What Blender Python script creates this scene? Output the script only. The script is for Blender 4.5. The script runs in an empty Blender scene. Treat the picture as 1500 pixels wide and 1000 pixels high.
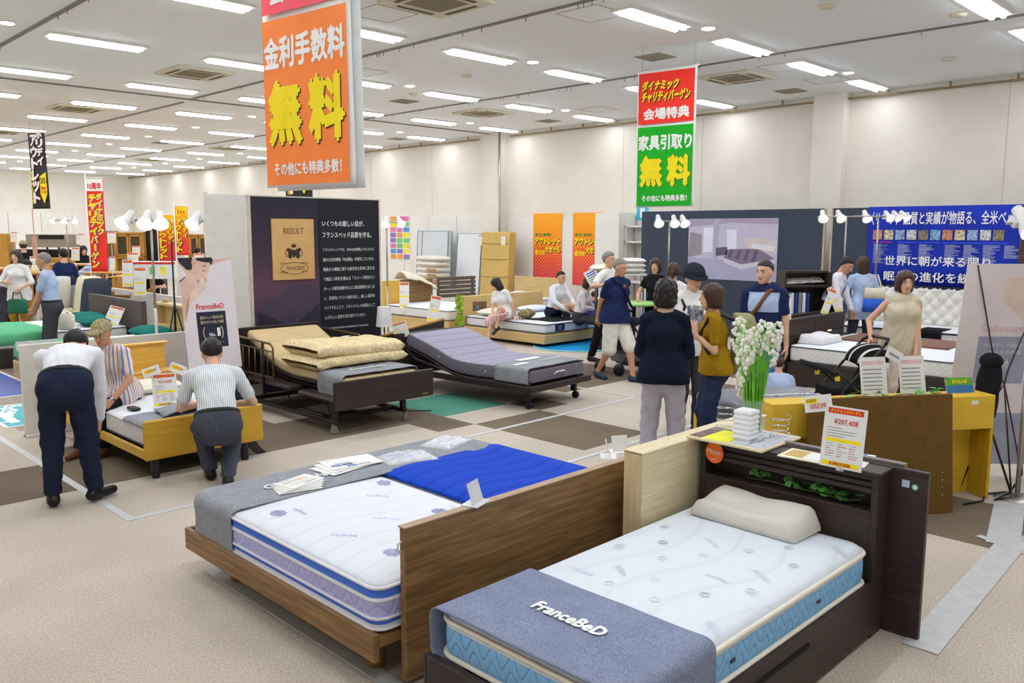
import bpy, math, random
import numpy as np
from mathutils import Matrix, Vector, Euler
random.seed(7); np.random.seed(7)
SC = bpy.context.scene
COL = SC.collection
# ------------------------------------------------------------------ camera, world, exposure
H = 2.05; FPX = 1224.6; PITCH = math.radians(7.5); YAW = math.radians(45.05); ROLL = 0.0026
cam_d = bpy.data.cameras.new('camera'); cam = bpy.data.objects.new('camera', cam_d); COL.objects.link(cam)
cam_d.sensor_width = 36.0; cam_d.lens = FPX / 1500 * 36; cam_d.clip_end = 200; cam_d.clip_start = 0.05
cam.matrix_world = (Matrix.Translation((0, 0, H)) @ Matrix.Rotation(-YAW, 4, 'Z')
                    @ Matrix.Rotation(math.pi / 2 - PITCH, 4, 'X') @ Matrix.Rotation(ROLL, 4, 'Z'))
SC.camera = cam
w = bpy.data.worlds.new('world'); SC.world = w; w.use_nodes = True
w.node_tree.nodes['Background'].inputs[0].default_value = (0.9, 0.95, 1.0, 1)
w.node_tree.nodes['Background'].inputs[1].default_value = 0.3
SC.view_settings.view_transform = 'Standard'; SC.view_settings.look = 'None'
SC.view_settings.gamma = 1.0; SC.view_settings.use_curve_mapping = False
SC.view_settings.exposure = 0.0
LAMP = 19.0; LAMP_W = 12.3                      # ceiling strip lights: brightness of the tubes, watts of each lamp
SC.cycles.use_denoising = True; SC.cycles.max_bounces = 8; SC.cycles.diffuse_bounces = 5
SC.cycles.glossy_bounces = 3; SC.cycles.transparent_max_bounces = 8
SC.cycles.caustics_reflective = False; SC.cycles.caustics_refractive = False
SC.cycles.sample_clamp_indirect = 4.0

# ------------------------------------------------------------------ measuring helpers (photo pixel -> place in the hall)
def ray(px, py):
    x = (px - 750) / FPX; z = -(py - 500) / FPX
    c, s = math.cos(ROLL), math.sin(ROLL)
    x, z = x * c - z * s, x * s + z * c
    y = math.cos(PITCH) + math.sin(PITCH) * z; u = -math.sin(PITCH) + math.cos(PITCH) * z
    return Vector((x * math.cos(YAW) + y * math.sin(YAW), -x * math.sin(YAW) + y * math.cos(YAW), u))
def at(px, py, z=0.0):
    d = ray(px, py); return Vector((0, 0, H)) + d * ((z - H) / d.z)
def onX(px, py, X):
    d = ray(px, py); return Vector((0, 0, H)) + d * (X / d.x)
def onY(px, py, Y):
    d = ray(px, py); return Vector((0, 0, H)) + d * (Y / d.y)
def onD(px, py, D):
    d = ray(px, py); return Vector((0, 0, H)) + d * (D / (d.x * math.sin(YAW) + d.y * math.cos(YAW)))

# ------------------------------------------------------------------ materials
def lin(c):
    return tuple((v / 255 / 12.92 if v / 255 <= 0.04045 else ((v / 255 + 0.055) / 1.055) ** 2.4) for v in c) + (1.0,)
MATS = {}
class NT:
    def __init__(s, name, rough):
        m = bpy.data.materials.new(name); m.use_nodes = True; s.m = m; s.t = m.node_tree; s.n = s.t.nodes
        s.b = s.n['Principled BSDF']; s.b.inputs['Roughness'].default_value = rough
        s.b.inputs['Specular IOR Level'].default_value = 0.3
        s.tc = s.node('ShaderNodeTexCoord')
    def node(s, t, **kw):
        n = s.n.new(t)
        for k, v in kw.items(): setattr(n, k, v)
        return n
    def link(s, a, b): s.t.links.new(a, b)
    def mapping(s, scale, rot=(0, 0, 0)):
        m = s.node('ShaderNodeMapping'); m.inputs['Scale'].default_value = scale; m.inputs['Rotation'].default_value = rot
        s.link(s.tc.outputs['Object'], m.inputs['Vector']); return m.outputs[0]
    def noise(s, scale, detail=3, vec=None, dist=0.0):
        n = s.node('ShaderNodeTexNoise'); n.inputs['Scale'].default_value = scale; n.inputs['Detail'].default_value = detail
        n.inputs['Distortion'].default_value = dist
        s.link(vec or s.tc.outputs['Object'], n.inputs['Vector']); return n.outputs['Fac']
    def ramp(s, fac, stops):
        r = s.node('ShaderNodeValToRGB'); e = r.color_ramp.elements
        while len(e) < len(stops): e.new(0.5)
        for i, (p, c) in enumerate(stops): e[i].position = p; e[i].color = c
        s.link(fac, r.inputs[0]); return r.outputs[0]
    def math(s, op, a, b=None):
        n = s.node('ShaderNodeMath', operation=op)
        for i, v in enumerate((a, b)):
            if v is None: continue
            if isinstance(v, (int, float)): n.inputs[i].default_value = v
            else: s.link(v, n.inputs[i])
        return n.outputs[0]
    def bump(s, h, strength, dist=0.01):
        b = s.node('ShaderNodeBump'); b.inputs['Strength'].default_value = strength; b.inputs['Distance'].default_value = dist
        s.link(h, b.inputs['Height']); s.link(b.outputs[0], s.b.inputs['Normal'])
    def color(s, c): s.link(c, s.b.inputs['Base Color'])
def shade(c, f): return tuple(min(255, v * f) for v in c)
def M(name, rgb=None, rough=0.6, var=0.06, sc=6.0, metal=0.0, spec=None):
    """plain surface with a slight procedural mottling"""
    if name in MATS: return MATS[name]
    t = NT(name, rough); t.b.inputs['Metallic'].default_value = metal
    if spec is not None: t.b.inputs['Specular IOR Level'].default_value = spec
    t.color(t.ramp(t.noise(sc), [(0.3, lin(shade(rgb, 1 - var))), (0.7, lin(shade(rgb, 1 + var)))]))
    MATS[name] = t.m; return t.m
def wood(name, a, b, axis='x', rough=0.45, sc=1.0):
    if name in MATS: return MATS[name]
    t = NT(name, rough); s = {'x': (1.2, 22, 22), 'y': (22, 1.2, 22), 'z': (22, 22, 1.2)}[axis]
    v = t.mapping(tuple(q * sc for q in s))
    n = t.noise(2.2, 6, v, 0.6); n2 = t.noise(9.0, 3, v)
    f = t.math('ADD', t.math('MULTIPLY', n, 0.75), t.math('MULTIPLY', n2, 0.25))
    t.color(t.ramp(f, [(0.3, lin(a)), (0.5, lin([(p + q) / 2 for p, q in zip(a, b)])), (0.68, lin(b))]))
    t.bump(f, 0.08, 0.002); MATS[name] = t.m; return t.m
def fabric(name, rgb, var=0.18, sc=420.0, rough=0.9, bump=0.35, big=0.05):
    if name in MATS: return MATS[name]
    t = NT(name, rough); t.b.inputs['Specular IOR Level'].default_value = 0.1
    n = t.noise(sc, 2); n2 = t.noise(7.0, 3)
    f = t.math('ADD', t.math('MULTIPLY', n, 0.8), t.math('MULTIPLY', n2, 0.2))
    t.color(t.ramp(f, [(0.3, lin(shade(rgb, 1 - var))), (0.7, lin(shade(rgb, 1 + var)))]))
    t.bump(n, bump, 0.003); MATS[name] = t.m; return t.m
def stripes(name, cols, axis='x', period=0.03, rough=0.85):
    if name in MATS: return MATS[name]
    t = NT(name, rough); t.b.inputs['Specular IOR Level'].default_value = 0.1
    sx = t.node('ShaderNodeSeparateXYZ'); t.link(t.tc.outputs['Object'], sx.inputs[0])
    f = t.math('FRACT', t.math('MULTIPLY', sx.outputs['XYZ'.index(axis.upper())], 1 / period))
    r = t.node('ShaderNodeValToRGB'); r.color_ramp.interpolation = 'CONSTANT'; e = r.color_ramp.elements
    while len(e) < len(cols): e.new(0.5)
    p = 0
    for i, (wd, c) in enumerate(cols): e[i].position = p; e[i].color = lin(c); p += wd
    t.link(f, r.inputs[0]); t.color(r.outputs[0]); MATS[name] = t.m; return t.m
def waves(name, base, line, lu, lv, amp, rough=0.75, strength=0.9, horiz=False):
    """stitched wavy quilting: rows of sine waves raised between seams"""
    if name in MATS: return MATS[name]
    t = NT(name, rough); t.b.inputs['Specular IOR Level'].default_value = 0.2
    sx = t.node('ShaderNodeSeparateXYZ'); t.link(t.tc.outputs['Object'], sx.inputs[0])
    X, Y, Z = sx.outputs
    if horiz: u, v = X, Y
    else: u, v = t.math('ADD', X, Y), Z
    ph = t.math('ADD', t.math('MULTIPLY', v, 1 / lv), t.math('MULTIPLY', t.math('SINE', t.math('MULTIPLY', u, 2 * math.pi / lu)), amp))
    h = t.math('ABSOLUTE', t.math('SINE', t.math('MULTIPLY', ph, math.pi)))
    h = t.math('POWER', h, 0.4)
    t.color(t.ramp(h, [(0.0, lin(line)), (0.35, lin([(a * 2 + b) / 3 for a, b in zip(base, line)])), (0.7, lin(base))]))
    t.bump(h, strength, 0.006); MATS[name] = t.m; return t.m
def glow(name, rgb, strength):
    if name in MATS: return MATS[name]
    m = bpy.data.materials.new(name); m.use_nodes = True; n = m.node_tree.nodes; n.remove(n['Principled BSDF'])
    e = n.new('ShaderNodeEmission'); e.inputs[0].default_value = lin(rgb); e.inputs[1].default_value = strength
    m.node_tree.links.new(e.outputs[0], n['Material Output'].inputs[0]); MATS[name] = m; return m
def clear(name, rgb, alpha, rough=0.15):
    if name in MATS: return MATS[name]
    t = NT(name, rough); t.color(t.ramp(t.noise(14), [(0.3, lin(shade(rgb, 0.94))), (0.7, lin(rgb))]))
    t.b.inputs['Alpha'].default_value = alpha; t.b.inputs['Specular IOR Level'].default_value = 0.5; MATS[name] = t.m; return t.m
def gradient(name, stops, axis='z', lo=0.0, hi=1.0, dots=None, rough=0.6):
    """printed sheet whose inks blend along one axis, with optional halftone dots"""
    if name in MATS: return MATS[name]
    t = NT(name, rough)
    sx = t.node('ShaderNodeSeparateXYZ'); t.link(t.tc.outputs['Object'], sx.inputs[0])
    f = t.math('DIVIDE', t.math('SUBTRACT', sx.outputs['XYZ'.index(axis.upper())], lo), hi - lo)
    c = t.ramp(f, [(p, lin(q)) for p, q in stops])
    if dots:
        a, per, ink = dots
        u = t.math('SINE', t.math('MULTIPLY', sx.outputs['XYZ'.index(a.upper())], 2 * math.pi / per))
        v = t.math('SINE', t.math('MULTIPLY', sx.outputs[2], 2 * math.pi / per))
        d = t.math('ADD', t.math('MULTIPLY', u, v), t.math('MULTIPLY', f, 0.9))
        k = t.math('GREATER_THAN', d, 0.75)
        mx = t.node('ShaderNodeMix', data_type='RGBA'); t.link(k, mx.inputs[0]); t.link(c, mx.inputs[6]); mx.inputs[7].default_value = lin(ink)
        c = mx.outputs[2]
    t.color(c); MATS[name] = t.m; return t.m

# ------------------------------------------------------------------ mesh builder
def rrect(x0, x1, y0, y1, r, n=6):
    pts = []
    for cx, cy, a0 in ((x1 - r, y1 - r, 0), (x0 + r, y1 - r, 90), (x0 + r, y0 + r, 180), (x1 - r, y0 + r, 270)):
        for i in range(n + 1):
            a = math.radians(a0 + 90 * i / n); pts.append((cx + r * math.cos(a), cy + r * math.sin(a)))
    return pts
class MB:
    def __init__(s, mat=None): s.v = []; s.f = []; s.mi = []; s.sm = []; s.mats = []; s.T = Matrix.Identity(4); s.d = mat
    def add(s, vs, fs, mat=None, smooth=False):
        mat = mat or s.d
        if mat not in s.mats: s.mats.append(mat)
        k = s.mats.index(mat); o = len(s.v)
        s.v += [tuple(s.T @ Vector(p)) for p in vs]
        for f in fs: s.f.append(tuple(i + o for i in f)); s.mi.append(k); s.sm.append(smooth)
        return s
    def box(s, x0, x1, y0, y1, z0, z1, mat=None, b=0.0):
        b = min(b, abs(x1 - x0) * .45, abs(y1 - y0) * .45, abs(z1 - z0) * .45)
        if b <= 0:
            vs = [(x, y, z) for x in (x0, x1) for y in (y0, y1) for z in (z0, z1)]
            fs = [(0, 1, 3, 2), (4, 6, 7, 5), (0, 4, 5, 1), (2, 3, 7, 6), (0, 2, 6, 4), (1, 5, 7, 3)]
            return s.add(vs, fs, mat)
        rings = []
        for z, ins in ((z0, b), (z0 + b, 0), (z1 - b, 0), (z1, b)):
            rings.append([(x, y, z) for x, y in ((x0 + ins, y0 + b), (x0 + b, y0 + ins), (x1 - b, y0 + ins), (x1 - ins, y0 + b),
                          (x1 - ins, y1 - b), (x1 - b, y1 - ins), (x0 + b, y1 - ins), (x0 + ins, y1 - b))] if ins == 0 else
                         [(x, y, z) for x, y in ((x0 + b, y0 + b), (x0 + b, y0 + b), (x1 - b, y0 + b), (x1 - b, y0 + b),
                          (x1 - b, y1 - b), (x1 - b, y1 - b), (x0 + b, y1 - b), (x0 + b, y1 - b))])
        return s.loft(rings, mat, smooth=False)
    def loft(s, rings, mat=None, smooth=True, caps=True, mats=None, closed=True):
        n = len(rings[0]); vs = [p for r in rings for p in r]
        for i in range(len(rings) - 1):
            fs = []
            for j in range(n if closed else n - 1):
                a, b2 = i * n + j, i * n + (j + 1) % n
                fs.append((a, b2, b2 + n, a + n))
            if i == 0: base = len(s.v); s.add(vs, fs, mats[0] if mats else mat, smooth)
            else:
                m = (mats[i] if mats else mat) or s.d
                if m not in s.mats: s.mats.append(m)
                k = s.mats.index(m)
                for f in fs: s.f.append(tuple(q + base for q in f)); s.mi.append(k); s.sm.append(smooth)
        if caps:
            for idx, m in ((list(range(n))[::-1], mats[0] if mats else mat), (list(range((len(rings) - 1) * n, len(rings) * n)), mats[-1] if mats else mat)):
                m = m or s.d
                if m not in s.mats: s.mats.append(m)
                s.f.append(tuple(q + base for q in idx)); s.mi.append(s.mats.index(m)); s.sm.append(False)
        return s
    def tube(s, pts, r, mat=None, n=8, closed=False, caps=True):
        pts = [Vector(p) for p in pts]; m = len(pts); rr = r if isinstance(r, (list, tuple)) else [r] * m
        rings = []; nrm = None
        for i, p in enumerate(pts):
            a = pts[(i - 1) % m] if (closed or i > 0) else p; b2 = pts[(i + 1) % m] if (closed or i < m - 1) else p
            t = (b2 - a); t = t.normalized() if t.length > 1e-9 else Vector((0, 0, 1))
            if nrm is None:
                nrm = t.orthogonal().normalized()
            nrm = (nrm - t * nrm.dot(t)); nrm = nrm.normalized() if nrm.length > 1e-6 else t.orthogonal().normalized()
            bi = t.cross(nrm)
            rings.append([tuple(p + (nrm * math.cos(2 * math.pi * k / n) + bi * math.sin(2 * math.pi * k / n)) * rr[i]) for k in range(n)])
        if closed: rings.append(rings[0])
        return s.loft(rings, mat, True, caps and not closed)
    def lathe(s, prof, mat=None, n=20, c=(0, 0, 0), caps=True):
        return s.loft([[(c[0] + r * math.cos(2 * math.pi * k / n), c[1] + r * math.sin(2 * math.pi * k / n), c[2] + z) for k in range(n)] for r, z in prof], mat, True, caps)
    def ball(s, c, r, mat=None, n=10, sq=(1, 1, 1)):
        rings = [[(c[0] + sq[0] * r * max(math.sin(math.pi * i / n), 1e-3) * math.cos(2 * math.pi * k / (n + 4)), c[1] + sq[1] * r * max(math.sin(math.pi * i / n), 1e-3) * math.sin(2 * math.pi * k / (n + 4)), c[2] - sq[2] * r * math.cos(math.pi * i / n)) for k in range(n + 4)] for i in range(n + 1)]
        return s.loft(rings, mat, True, True)
    def grid(s, nu, nv, fn, mat=None, thick=0.0):
        P = [[Vector(fn(i / nu, j / nv)) for j in range(nv + 1)] for i in range(nu + 1)]
        vs = [tuple(P[i][j]) for i in range(nu + 1) for j in range(nv + 1)]; q = nv + 1
        fs = [(i * q + j, (i + 1) * q + j, (i + 1) * q + j + 1, i * q + j + 1) for i in range(nu) for j in range(nv)]
        if thick:
            N = len(vs)
            for i in range(nu + 1):
                for j in range(nv + 1):
                    du = P[min(i + 1, nu)][j] - P[max(i - 1, 0)][j]; dv = P[i][min(j + 1, nv)] - P[i][max(j - 1, 0)]
                    nn = du.cross(dv); nn = nn.normalized() if nn.length > 1e-12 else Vector((0, 0, 1))
                    vs.append(tuple(P[i][j] - nn * thick))
            fs += [tuple(N + k for k in f[::-1]) for f in fs]
            rim = [i * q for i in range(nu + 1)] + [nu * q + j for j in range(1, nv + 1)] + [i * q + nv for i in range(nu - 1, -1, -1)] + [j for j in range(nv - 1, 0, -1)]
            fs += [(rim[k], rim[(k + 1) % len(rim)], N + rim[(k + 1) % len(rim)], N + rim[k])[::-1] for k in range(len(rim))]
        return s.add(vs, fs, mat, True)
    def poly(s, pts, mat=None, h=None):
        """flat n-gon, or a prism when h (vector) is given"""
        n = len(pts)
        if h is None: return s.add(pts, [tuple(range(n))], mat)
        q = [tuple(Vector(p) + Vector(h)) for p in pts]
        return s.add(list(pts) + q, [tuple(range(n))[::-1], tuple(range(n, 2 * n))] + [(i, (i + 1) % n, n + (i + 1) % n, n + i) for i in range(n)], mat)
    def build(s, name, parent=None, label=None):
        me = bpy.data.meshes.new(name); me.from_pydata(s.v, [], s.f)
        for m in s.mats: me.materials.append(m)
        me.polygons.foreach_set('material_index', s.mi); me.polygons.foreach_set('use_smooth', s.sm); me.update()
        o = bpy.data.objects.new(name, me); COL.objects.link(o)
        if parent: o.parent = parent
        if label: o['label'] = label
        return o
def tag(o, label, cat, group=None, kind=None):
    if label: o['label'] = label
    if cat: o['category'] = cat
    if group: o['group'] = group
    if kind: o['kind'] = kind
    return o
def thing(name, label, cat, loc=(0, 0, 0), rz=0.0, group=None):
    o = bpy.data.objects.new(name, None); COL.objects.link(o); o.empty_display_size = 0.1
    o.location = loc; o.rotation_euler = (0, 0, rz); return tag(o, label, cat, group)
def struct(name, mb): return tag(mb.build(name), None, None, None, 'structure')
def place(o, loc, rz=0.0, rot=None):
    o.location = loc; o.rotation_euler = rot or (0, 0, rz); return o
def dup(root, loc, rz, label=None, group=None):
    r = root.copy(); COL.objects.link(r); r.location = loc; r.rotation_euler = (0, 0, rz)
    if label: r['label'] = label
    if group: r['group'] = group
    for ch in list(root.children):
        c = ch.copy(); COL.objects.link(c); c.parent = r
        for g in list(ch.children):
            d = g.copy(); COL.objects.link(d); d.parent = c
    return r

# ------------------------------------------------------------------ lettering
TXT = {}
def glyphs(s, bold):
    if s not in TXT:
        c = bpy.data.curves.new('lettering', 'FONT'); c.body = s; c.resolution_u = 2
        o = bpy.data.objects.new('lettering', c); m = o.to_mesh()
        v = [(p.co[0], p.co[1]) for p in m.vertices]; f = [tuple(p.vertices) for p in m.polygons]
        o.to_mesh_clear(); bpy.data.objects.remove(o); TXT[s] = (v, f)
    return TXT[s]
def text(mb, s, o, r, u, wid, hgt, mat, bold=0.0, shear=0.0, vertical=False):
    """write s on the plane (r,u) with its lower left corner at o, stretched into wid x hgt; vertical stacks the characters"""
    o, r, u = Vector(o), Vector(r).normalized(), Vector(u).normalized()
    if vertical:
        n = len(s)
        for i, ch in enumerate(s):
            if ch == ' ': continue
            if ch in 'ー-': text(mb, ch, o + u * (hgt * (n - i - .1) / n) + r * (wid * .5), -u, r, hgt / n * .8, wid * .15, mat, bold); continue
            text(mb, ch, o + u * (hgt * (n - 1 - i + .06) / n), r, u, wid, hgt / n * .88, mat, bold, shear)
        return
    v, f = glyphs(s, bold)
    if not v: return
    x0 = min(p[0] for p in v); x1 = max(p[0] for p in v); y0 = min(p[1] for p in v); y1 = max(p[1] for p in v)
    sx = wid / max(x1 - x0, 1e-6); sy = hgt / max(y1 - y0, 1e-6)
    nn = r.cross(u) * .00025
    for q_, (a, b) in enumerate(((0, 0), (bold, 0), (-bold, 0), (0, bold), (0, -bold)) if bold >= .015 else ((0, 0),)):
        a, b = a * (.9 if bold >= .04 else .6), b * (.9 if bold >= .04 else .6)
        mb.add([tuple(o + nn * q_ + r * ((p[0] - x0 + a) * sx + (p[1] - y0) * sy * shear) + u * ((p[1] - y0 + b) * sy)) for p in v], f, mat)

# ------------------------------------------------------------------ shared colours
WHITE = M('white paint', (226, 224, 218), 0.5, 0.02); PAPER = M('white paper', (232, 232, 230), 0.5, 0.02)
INK = M('black ink', (30, 30, 36), 0.6); RED = M('red ink', (214, 48, 42), 0.6); YEL = M('yellow ink', (250, 226, 20), 0.6, 0.02)
ORANGE = M('orange ink', (240, 110, 30), 0.6, 0.02); GREEN = M('green ink', (22, 140, 40), 0.6, 0.03); BLUE = M('blue ink', (40, 90, 190), 0.6)
GREYTXT = M('grey print', (150, 152, 158), 0.7); STEEL = M('brushed steel', (168, 166, 160), 0.35, 0.05, 20, metal=0.9)
CHROME = M('chrome', (210, 210, 212), 0.15, 0.02, 10, metal=1.0)
BLACK = M('black plastic', (26, 26, 28), 0.4); DARKMETAL = M('dark brown metal', (50, 42, 40), 0.4, metal=0.3)
LWHITE = M('white lettering', (244, 244, 242), 0.6, 0.01)
ESP = wood('espresso wood', (44, 35, 33), (64, 53, 49), 'y'); ESPX = wood('espresso wood along', (42, 33, 31), (60, 50, 46), 'x')
WAL = wood('walnut wood', (102, 75, 45), (160, 123, 80), 'x'); WALY = wood('walnut wood across', (102, 75, 45), (160, 123, 80), 'y')
MAPLE = wood('pale maple', (212, 196, 156), (234, 222, 188), 'x'); MAPLEZ = wood('pale maple upright', (204, 180, 136), (228, 208, 168), 'z')
OAK = wood('natural oak', (190, 158, 104), (216, 186, 132), 'x'); OAKY = wood('natural oak across', (190, 158, 104), (216, 186, 132), 'y')
HONEY = wood('honey beech', (206, 160, 66), (226, 182, 88), 'x'); HONEYZ = wood('honey beech upright', (204, 156, 58), (224, 178, 78), 'z')
PINE = wood('golden pine', (170, 122, 50), (200, 150, 70), 'z')
GREY = fabric('grey woven cloth', (138, 141, 148), .26, 170, .95, .5); GREYB = fabric('blue grey woven cloth', (126, 134, 158), .2, 180, .95, .6)
MWHITE = waves('white quilted ticking', (228, 232, 238), (216, 220, 228), 0.5, 0.16, 0.35, 0.8, 0.35, True)
MSIDE = waves('white quilted border', (226, 226, 224), (196, 196, 196), 0.09, 0.07, 0.4)
# ------------------------------------------------------------------ the hall
CEIL = 4.6; XW = 15.75; YF = 41.3; X0 = -2.6; Y0 = -3.2
def carpet(name, rgb, sp):
    t = NT(name, 0.95); t.b.inputs['Specular IOR Level'].default_value = 0.05
    n = t.noise(150, 3); n2 = t.noise(70, 2); n3 = t.noise(0.9, 3)
    f = t.math('ADD', t.math('ADD', t.math('MULTIPLY', n, 0.5), t.math('MULTIPLY', n2, 0.3)), t.math('MULTIPLY', n3, 0.2))
    t.color(t.ramp(f, [(0.33, lin(shade(rgb, 1 - sp))), (0.5, lin(rgb)), (0.67, lin(shade(rgb, 1 + sp)))]))
    t.bump(n, 0.5, 0.004); MATS[name] = t.m; return t.m
CB = carpet('beige carpet', (190, 179, 166), 0.2); CD = carpet('brown grey carpet', (112, 100, 86), 0.3); CT = carpet('green carpet', (84, 140, 122), 0.16)
WF = wood('vinyl plank floor', (120, 98, 84), (150, 128, 112), 'y', 0.4, 0.5)
TS = 0.5075; TX, TY = 5.93, 6.48     # carpet tile size and one tile corner
dark = [(-9, 6.99, 6.92, 7.99), (4.42, 6.94, 5.42, 7.5), (5.42, 6.48, 5.93, 6.99), (5.93, 4.96, 6.94, 6.48), (6.94, 6.48, 7.45, 6.99), (7.96, 6.99, 10.0, 8.0),
        (8.97, 4.45, 9.99, 5.97), (5.93, 1.42, 6.94, 2.93), (4.92, 8.5, 6.44, 10.0), (8.97, 8.01, 9.99, 9.5), (10.5, 5.0, 12.0, 6.5), (7.45, 0.4, 8.5, 1.4), (8.5, 1.4, 10.0, 3.0), (2.4, 8.0, 4.4, 8.5), (11.5, 7.0, 13.0, 8.5)]
teal = [(5.93, 6.99, 6.94, 8.01)]
mb = MB()
i0, i1 = int((X0 - TX) / TS) - 1, int((XW - TX) / TS) + 1
j0, j1 = int((Y0 - TY) / TS) - 1, int((YF - TY) / TS) + 1
for i in range(i0, i1 + 1):
    for j in range(j0, j1 + 1):
        x, y = TX + i * TS, TY + j * TS; cx, cy = x + TS / 2, y + TS / 2
        m = CB
        if any(a < cx < c and b < cy < d for a, b, c, d in dark): m = CD
        if any(a < cx < c and b < cy < d for a, b, c, d in teal): m = CT
        if cy > 9.6 and 2.4 < cx < 3.9 and cy < 30: m = WF
        mb.add([(x, y, 0), (x + TS, y, 0), (x + TS, y + TS, 0), (x, y + TS, 0)], [(0, 1, 2, 3)], m)
struct('floor', mb)
CEILM = M('ceiling board', (240, 244, 246), 0.9, 0.02, 90)
WALLM = M('cream wall', (234, 228, 218), 0.8, 0.015, 2); PANELM = M('white wall panel', (236, 234, 228), 0.6, 0.015, 2)
GROOVE = M('ceiling rail grey', (120, 118, 114), 0.5)
struct('ceiling', MB(CEILM).box(X0, XW, Y0, YF, CEIL, CEIL + 0.1))
wr = MB(WALLM).box(XW, XW + .2, Y0, YF, 0, CEIL)
for y0, y1 in ((6.85, 7.45), (15.95, 16.6)): wr.box(XW - .25, XW, y0, y1, 0, CEIL)
for y in (4.2, 10.0, 12.1, 19.0, 22, 25, 28, 31, 34): wr.box(XW - .004, XW, y, y + .008, 0, CEIL, M('wall seam', (200, 186, 166), .8))
struct('wall_right', wr)
wf = MB(WALLM).box(X0, XW + .2, YF, YF + .2, 0, CEIL); struct('wall_far', wf)
struct('wall_left', MB(WALLM).box(X0 - .2, X0, Y0, YF, 0, CEIL)); struct('wall_back', MB(WALLM).box(X0 - .2, XW + .2, Y0 - .2, Y0, 0, CEIL))
pm = MB(PANELM); sm_ = M('panel seam', (190, 186, 178), .7)
for k in range(14): pm.box(X0 + .05 + k * 1.3, X0 + 1.33 + k * 1.3, YF - .06, YF - .002, 0.0, 2.8)
struct('trim_1', pm)
pm = MB(PANELM)
for k in range(20): pm.box(XW - .05, XW - .002, 16.7 + k * 1.2, 17.88 + k * 1.2, 0, 2.5)
for k in range(3): pm.box(XW - .05, XW - .002, 12.2 + k * 1.2, 13.38 + k * 1.2, 0, 2.42)
struct('trim_2', pm)
pole = MB(STEEL).tube([(XW - .3, 15.9, 0), (XW - .3, 15.9, CEIL)], 0.03); struct('trim_3', pole)
g = MB(GROOVE)
for x in (-0.5, 3.5, 7.45, 11.5):
    g.box(x - .025, x + .025, Y0, 16.3, CEIL - .02, CEIL + .01)
    g.box(x + .03, x + .08, 16.8, YF, CEIL - .02, CEIL + .01)
g.box(X0, XW, 16.33, 16.4, CEIL - .02, CEIL + .01)
for x in (3.5, 7.45, 11.5):
    for k in range(26):
        y = random.uniform(2, 16); g.box(x - .004, x + .004, y, y + .008, CEIL - .07, CEIL - .02)
struct('trim_4', g)
g = MB(M('picture rail', (150, 132, 104), .5)).tube([(XW - .1, Y0, 4.5), (XW - .1, 15.7, 4.5)], .02).tube([(XW - .1, 16.9, 4.5), (XW - .1, YF, 4.5)], .02)
y = 1.0
while y < YF:
    g.box(XW - .112, XW - .088, y, y + .03, 4.5, CEIL); y += 1.02
struct('trim_5', g)
# ceiling fittings
TUBE = glow('lit tube', (240, 246, 255), LAMP); TRAY = M('lamp tray', (236, 234, 228), .4, .01)
LAMPD = bpy.data.lights.new('lamp', 'AREA'); LAMPD.shape = 'RECTANGLE'; LAMPD.size = 1.17; LAMPD.size_y = .22; LAMPD.energy = LAMP_W; LAMPD.spread = math.radians(168); LAMPD.color = (.94, .97, 1.0)
LAMPW_ = LAMPD.copy(); LAMPW_.energy = LAMP_W * .62; TUBEW = glow('lit tube by the wall', (240, 246, 255), LAMP * .42)
def make_fixture(LAMPD=LAMPD, TUBE=TUBE):
    t = thing('ceiling_light', '', 'ceiling light')
    f = MB(TRAY)
    f.box(-.63, .63, -.15, -.128, -.03, 0).box(-.63, .63, .128, .15, -.03, 0).box(-.63, -.6, -.128, .128, -.03, 0).box(.6, .63, -.128, .128, -.03, 0).box(-.6, .6, -.128, .128, -.006, 0)
    f.build('housing', t)
    lo = bpy.data.objects.new('lamp', LAMPD); COL.objects.link(lo); lo.parent = t; lo.location = (0, 0, -.066)
    for y in (-.062, .062): MB(TUBE).box(-.585, .585, y - .03, y + .03, -.062, -.022, b=.012).build('tube', t)
    return t
rows = [(.2, 0), (3.2, 1)] + [(y, 2) for y in (6.2, 9.25, 12.3, 15.35, 18.2, 21.1, 24.1, 27.1, 30.1, 33.1, 36.1, 39.1)]
cols = [.15, 2.25, 4.35, 6.5, 8.6, 10.7, 12.8, 14.9]
ords = ['first', 'second', 'third', 'fourth', 'fifth', 'sixth', 'seventh', 'eighth', 'ninth', 'tenth', 'eleventh', 'twelfth', 'thirteenth', 'fourteenth']
fx = make_fixture(); used = False
for ci, x in enumerate(cols):
    for ri, (y, _) in enumerate(rows):
        lab = f'strip light, {ords[7 - ci]} from right wall in {ords[ri - 1]} row from near end' if ri else f'strip light, {ords[7 - ci]} from right wall in the row over the viewer'
        if ci == 7 and ri == 0: fx = make_fixture(LAMPW_, TUBEW); used = False
        if not used: place(fx, (x, y, CEIL)); fx['label'] = lab; fx['group'] = 'strip lights in the ceiling'; used = True
        else: dup(fx, (x, y, CEIL), 0, lab, 'strip lights in the ceiling')
DISC = glow('lit downlight', (255, 253, 250), LAMP)
dl = thing('downlight', '', 'downlight')
MB(TRAY).lathe([(.095, -.012), (.1, 0)], n=20).build('rim', dl); MB(DISC).lathe([(.082, -.016), (.082, -.012)], n=20).build('lens', dl)
used = False
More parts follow.
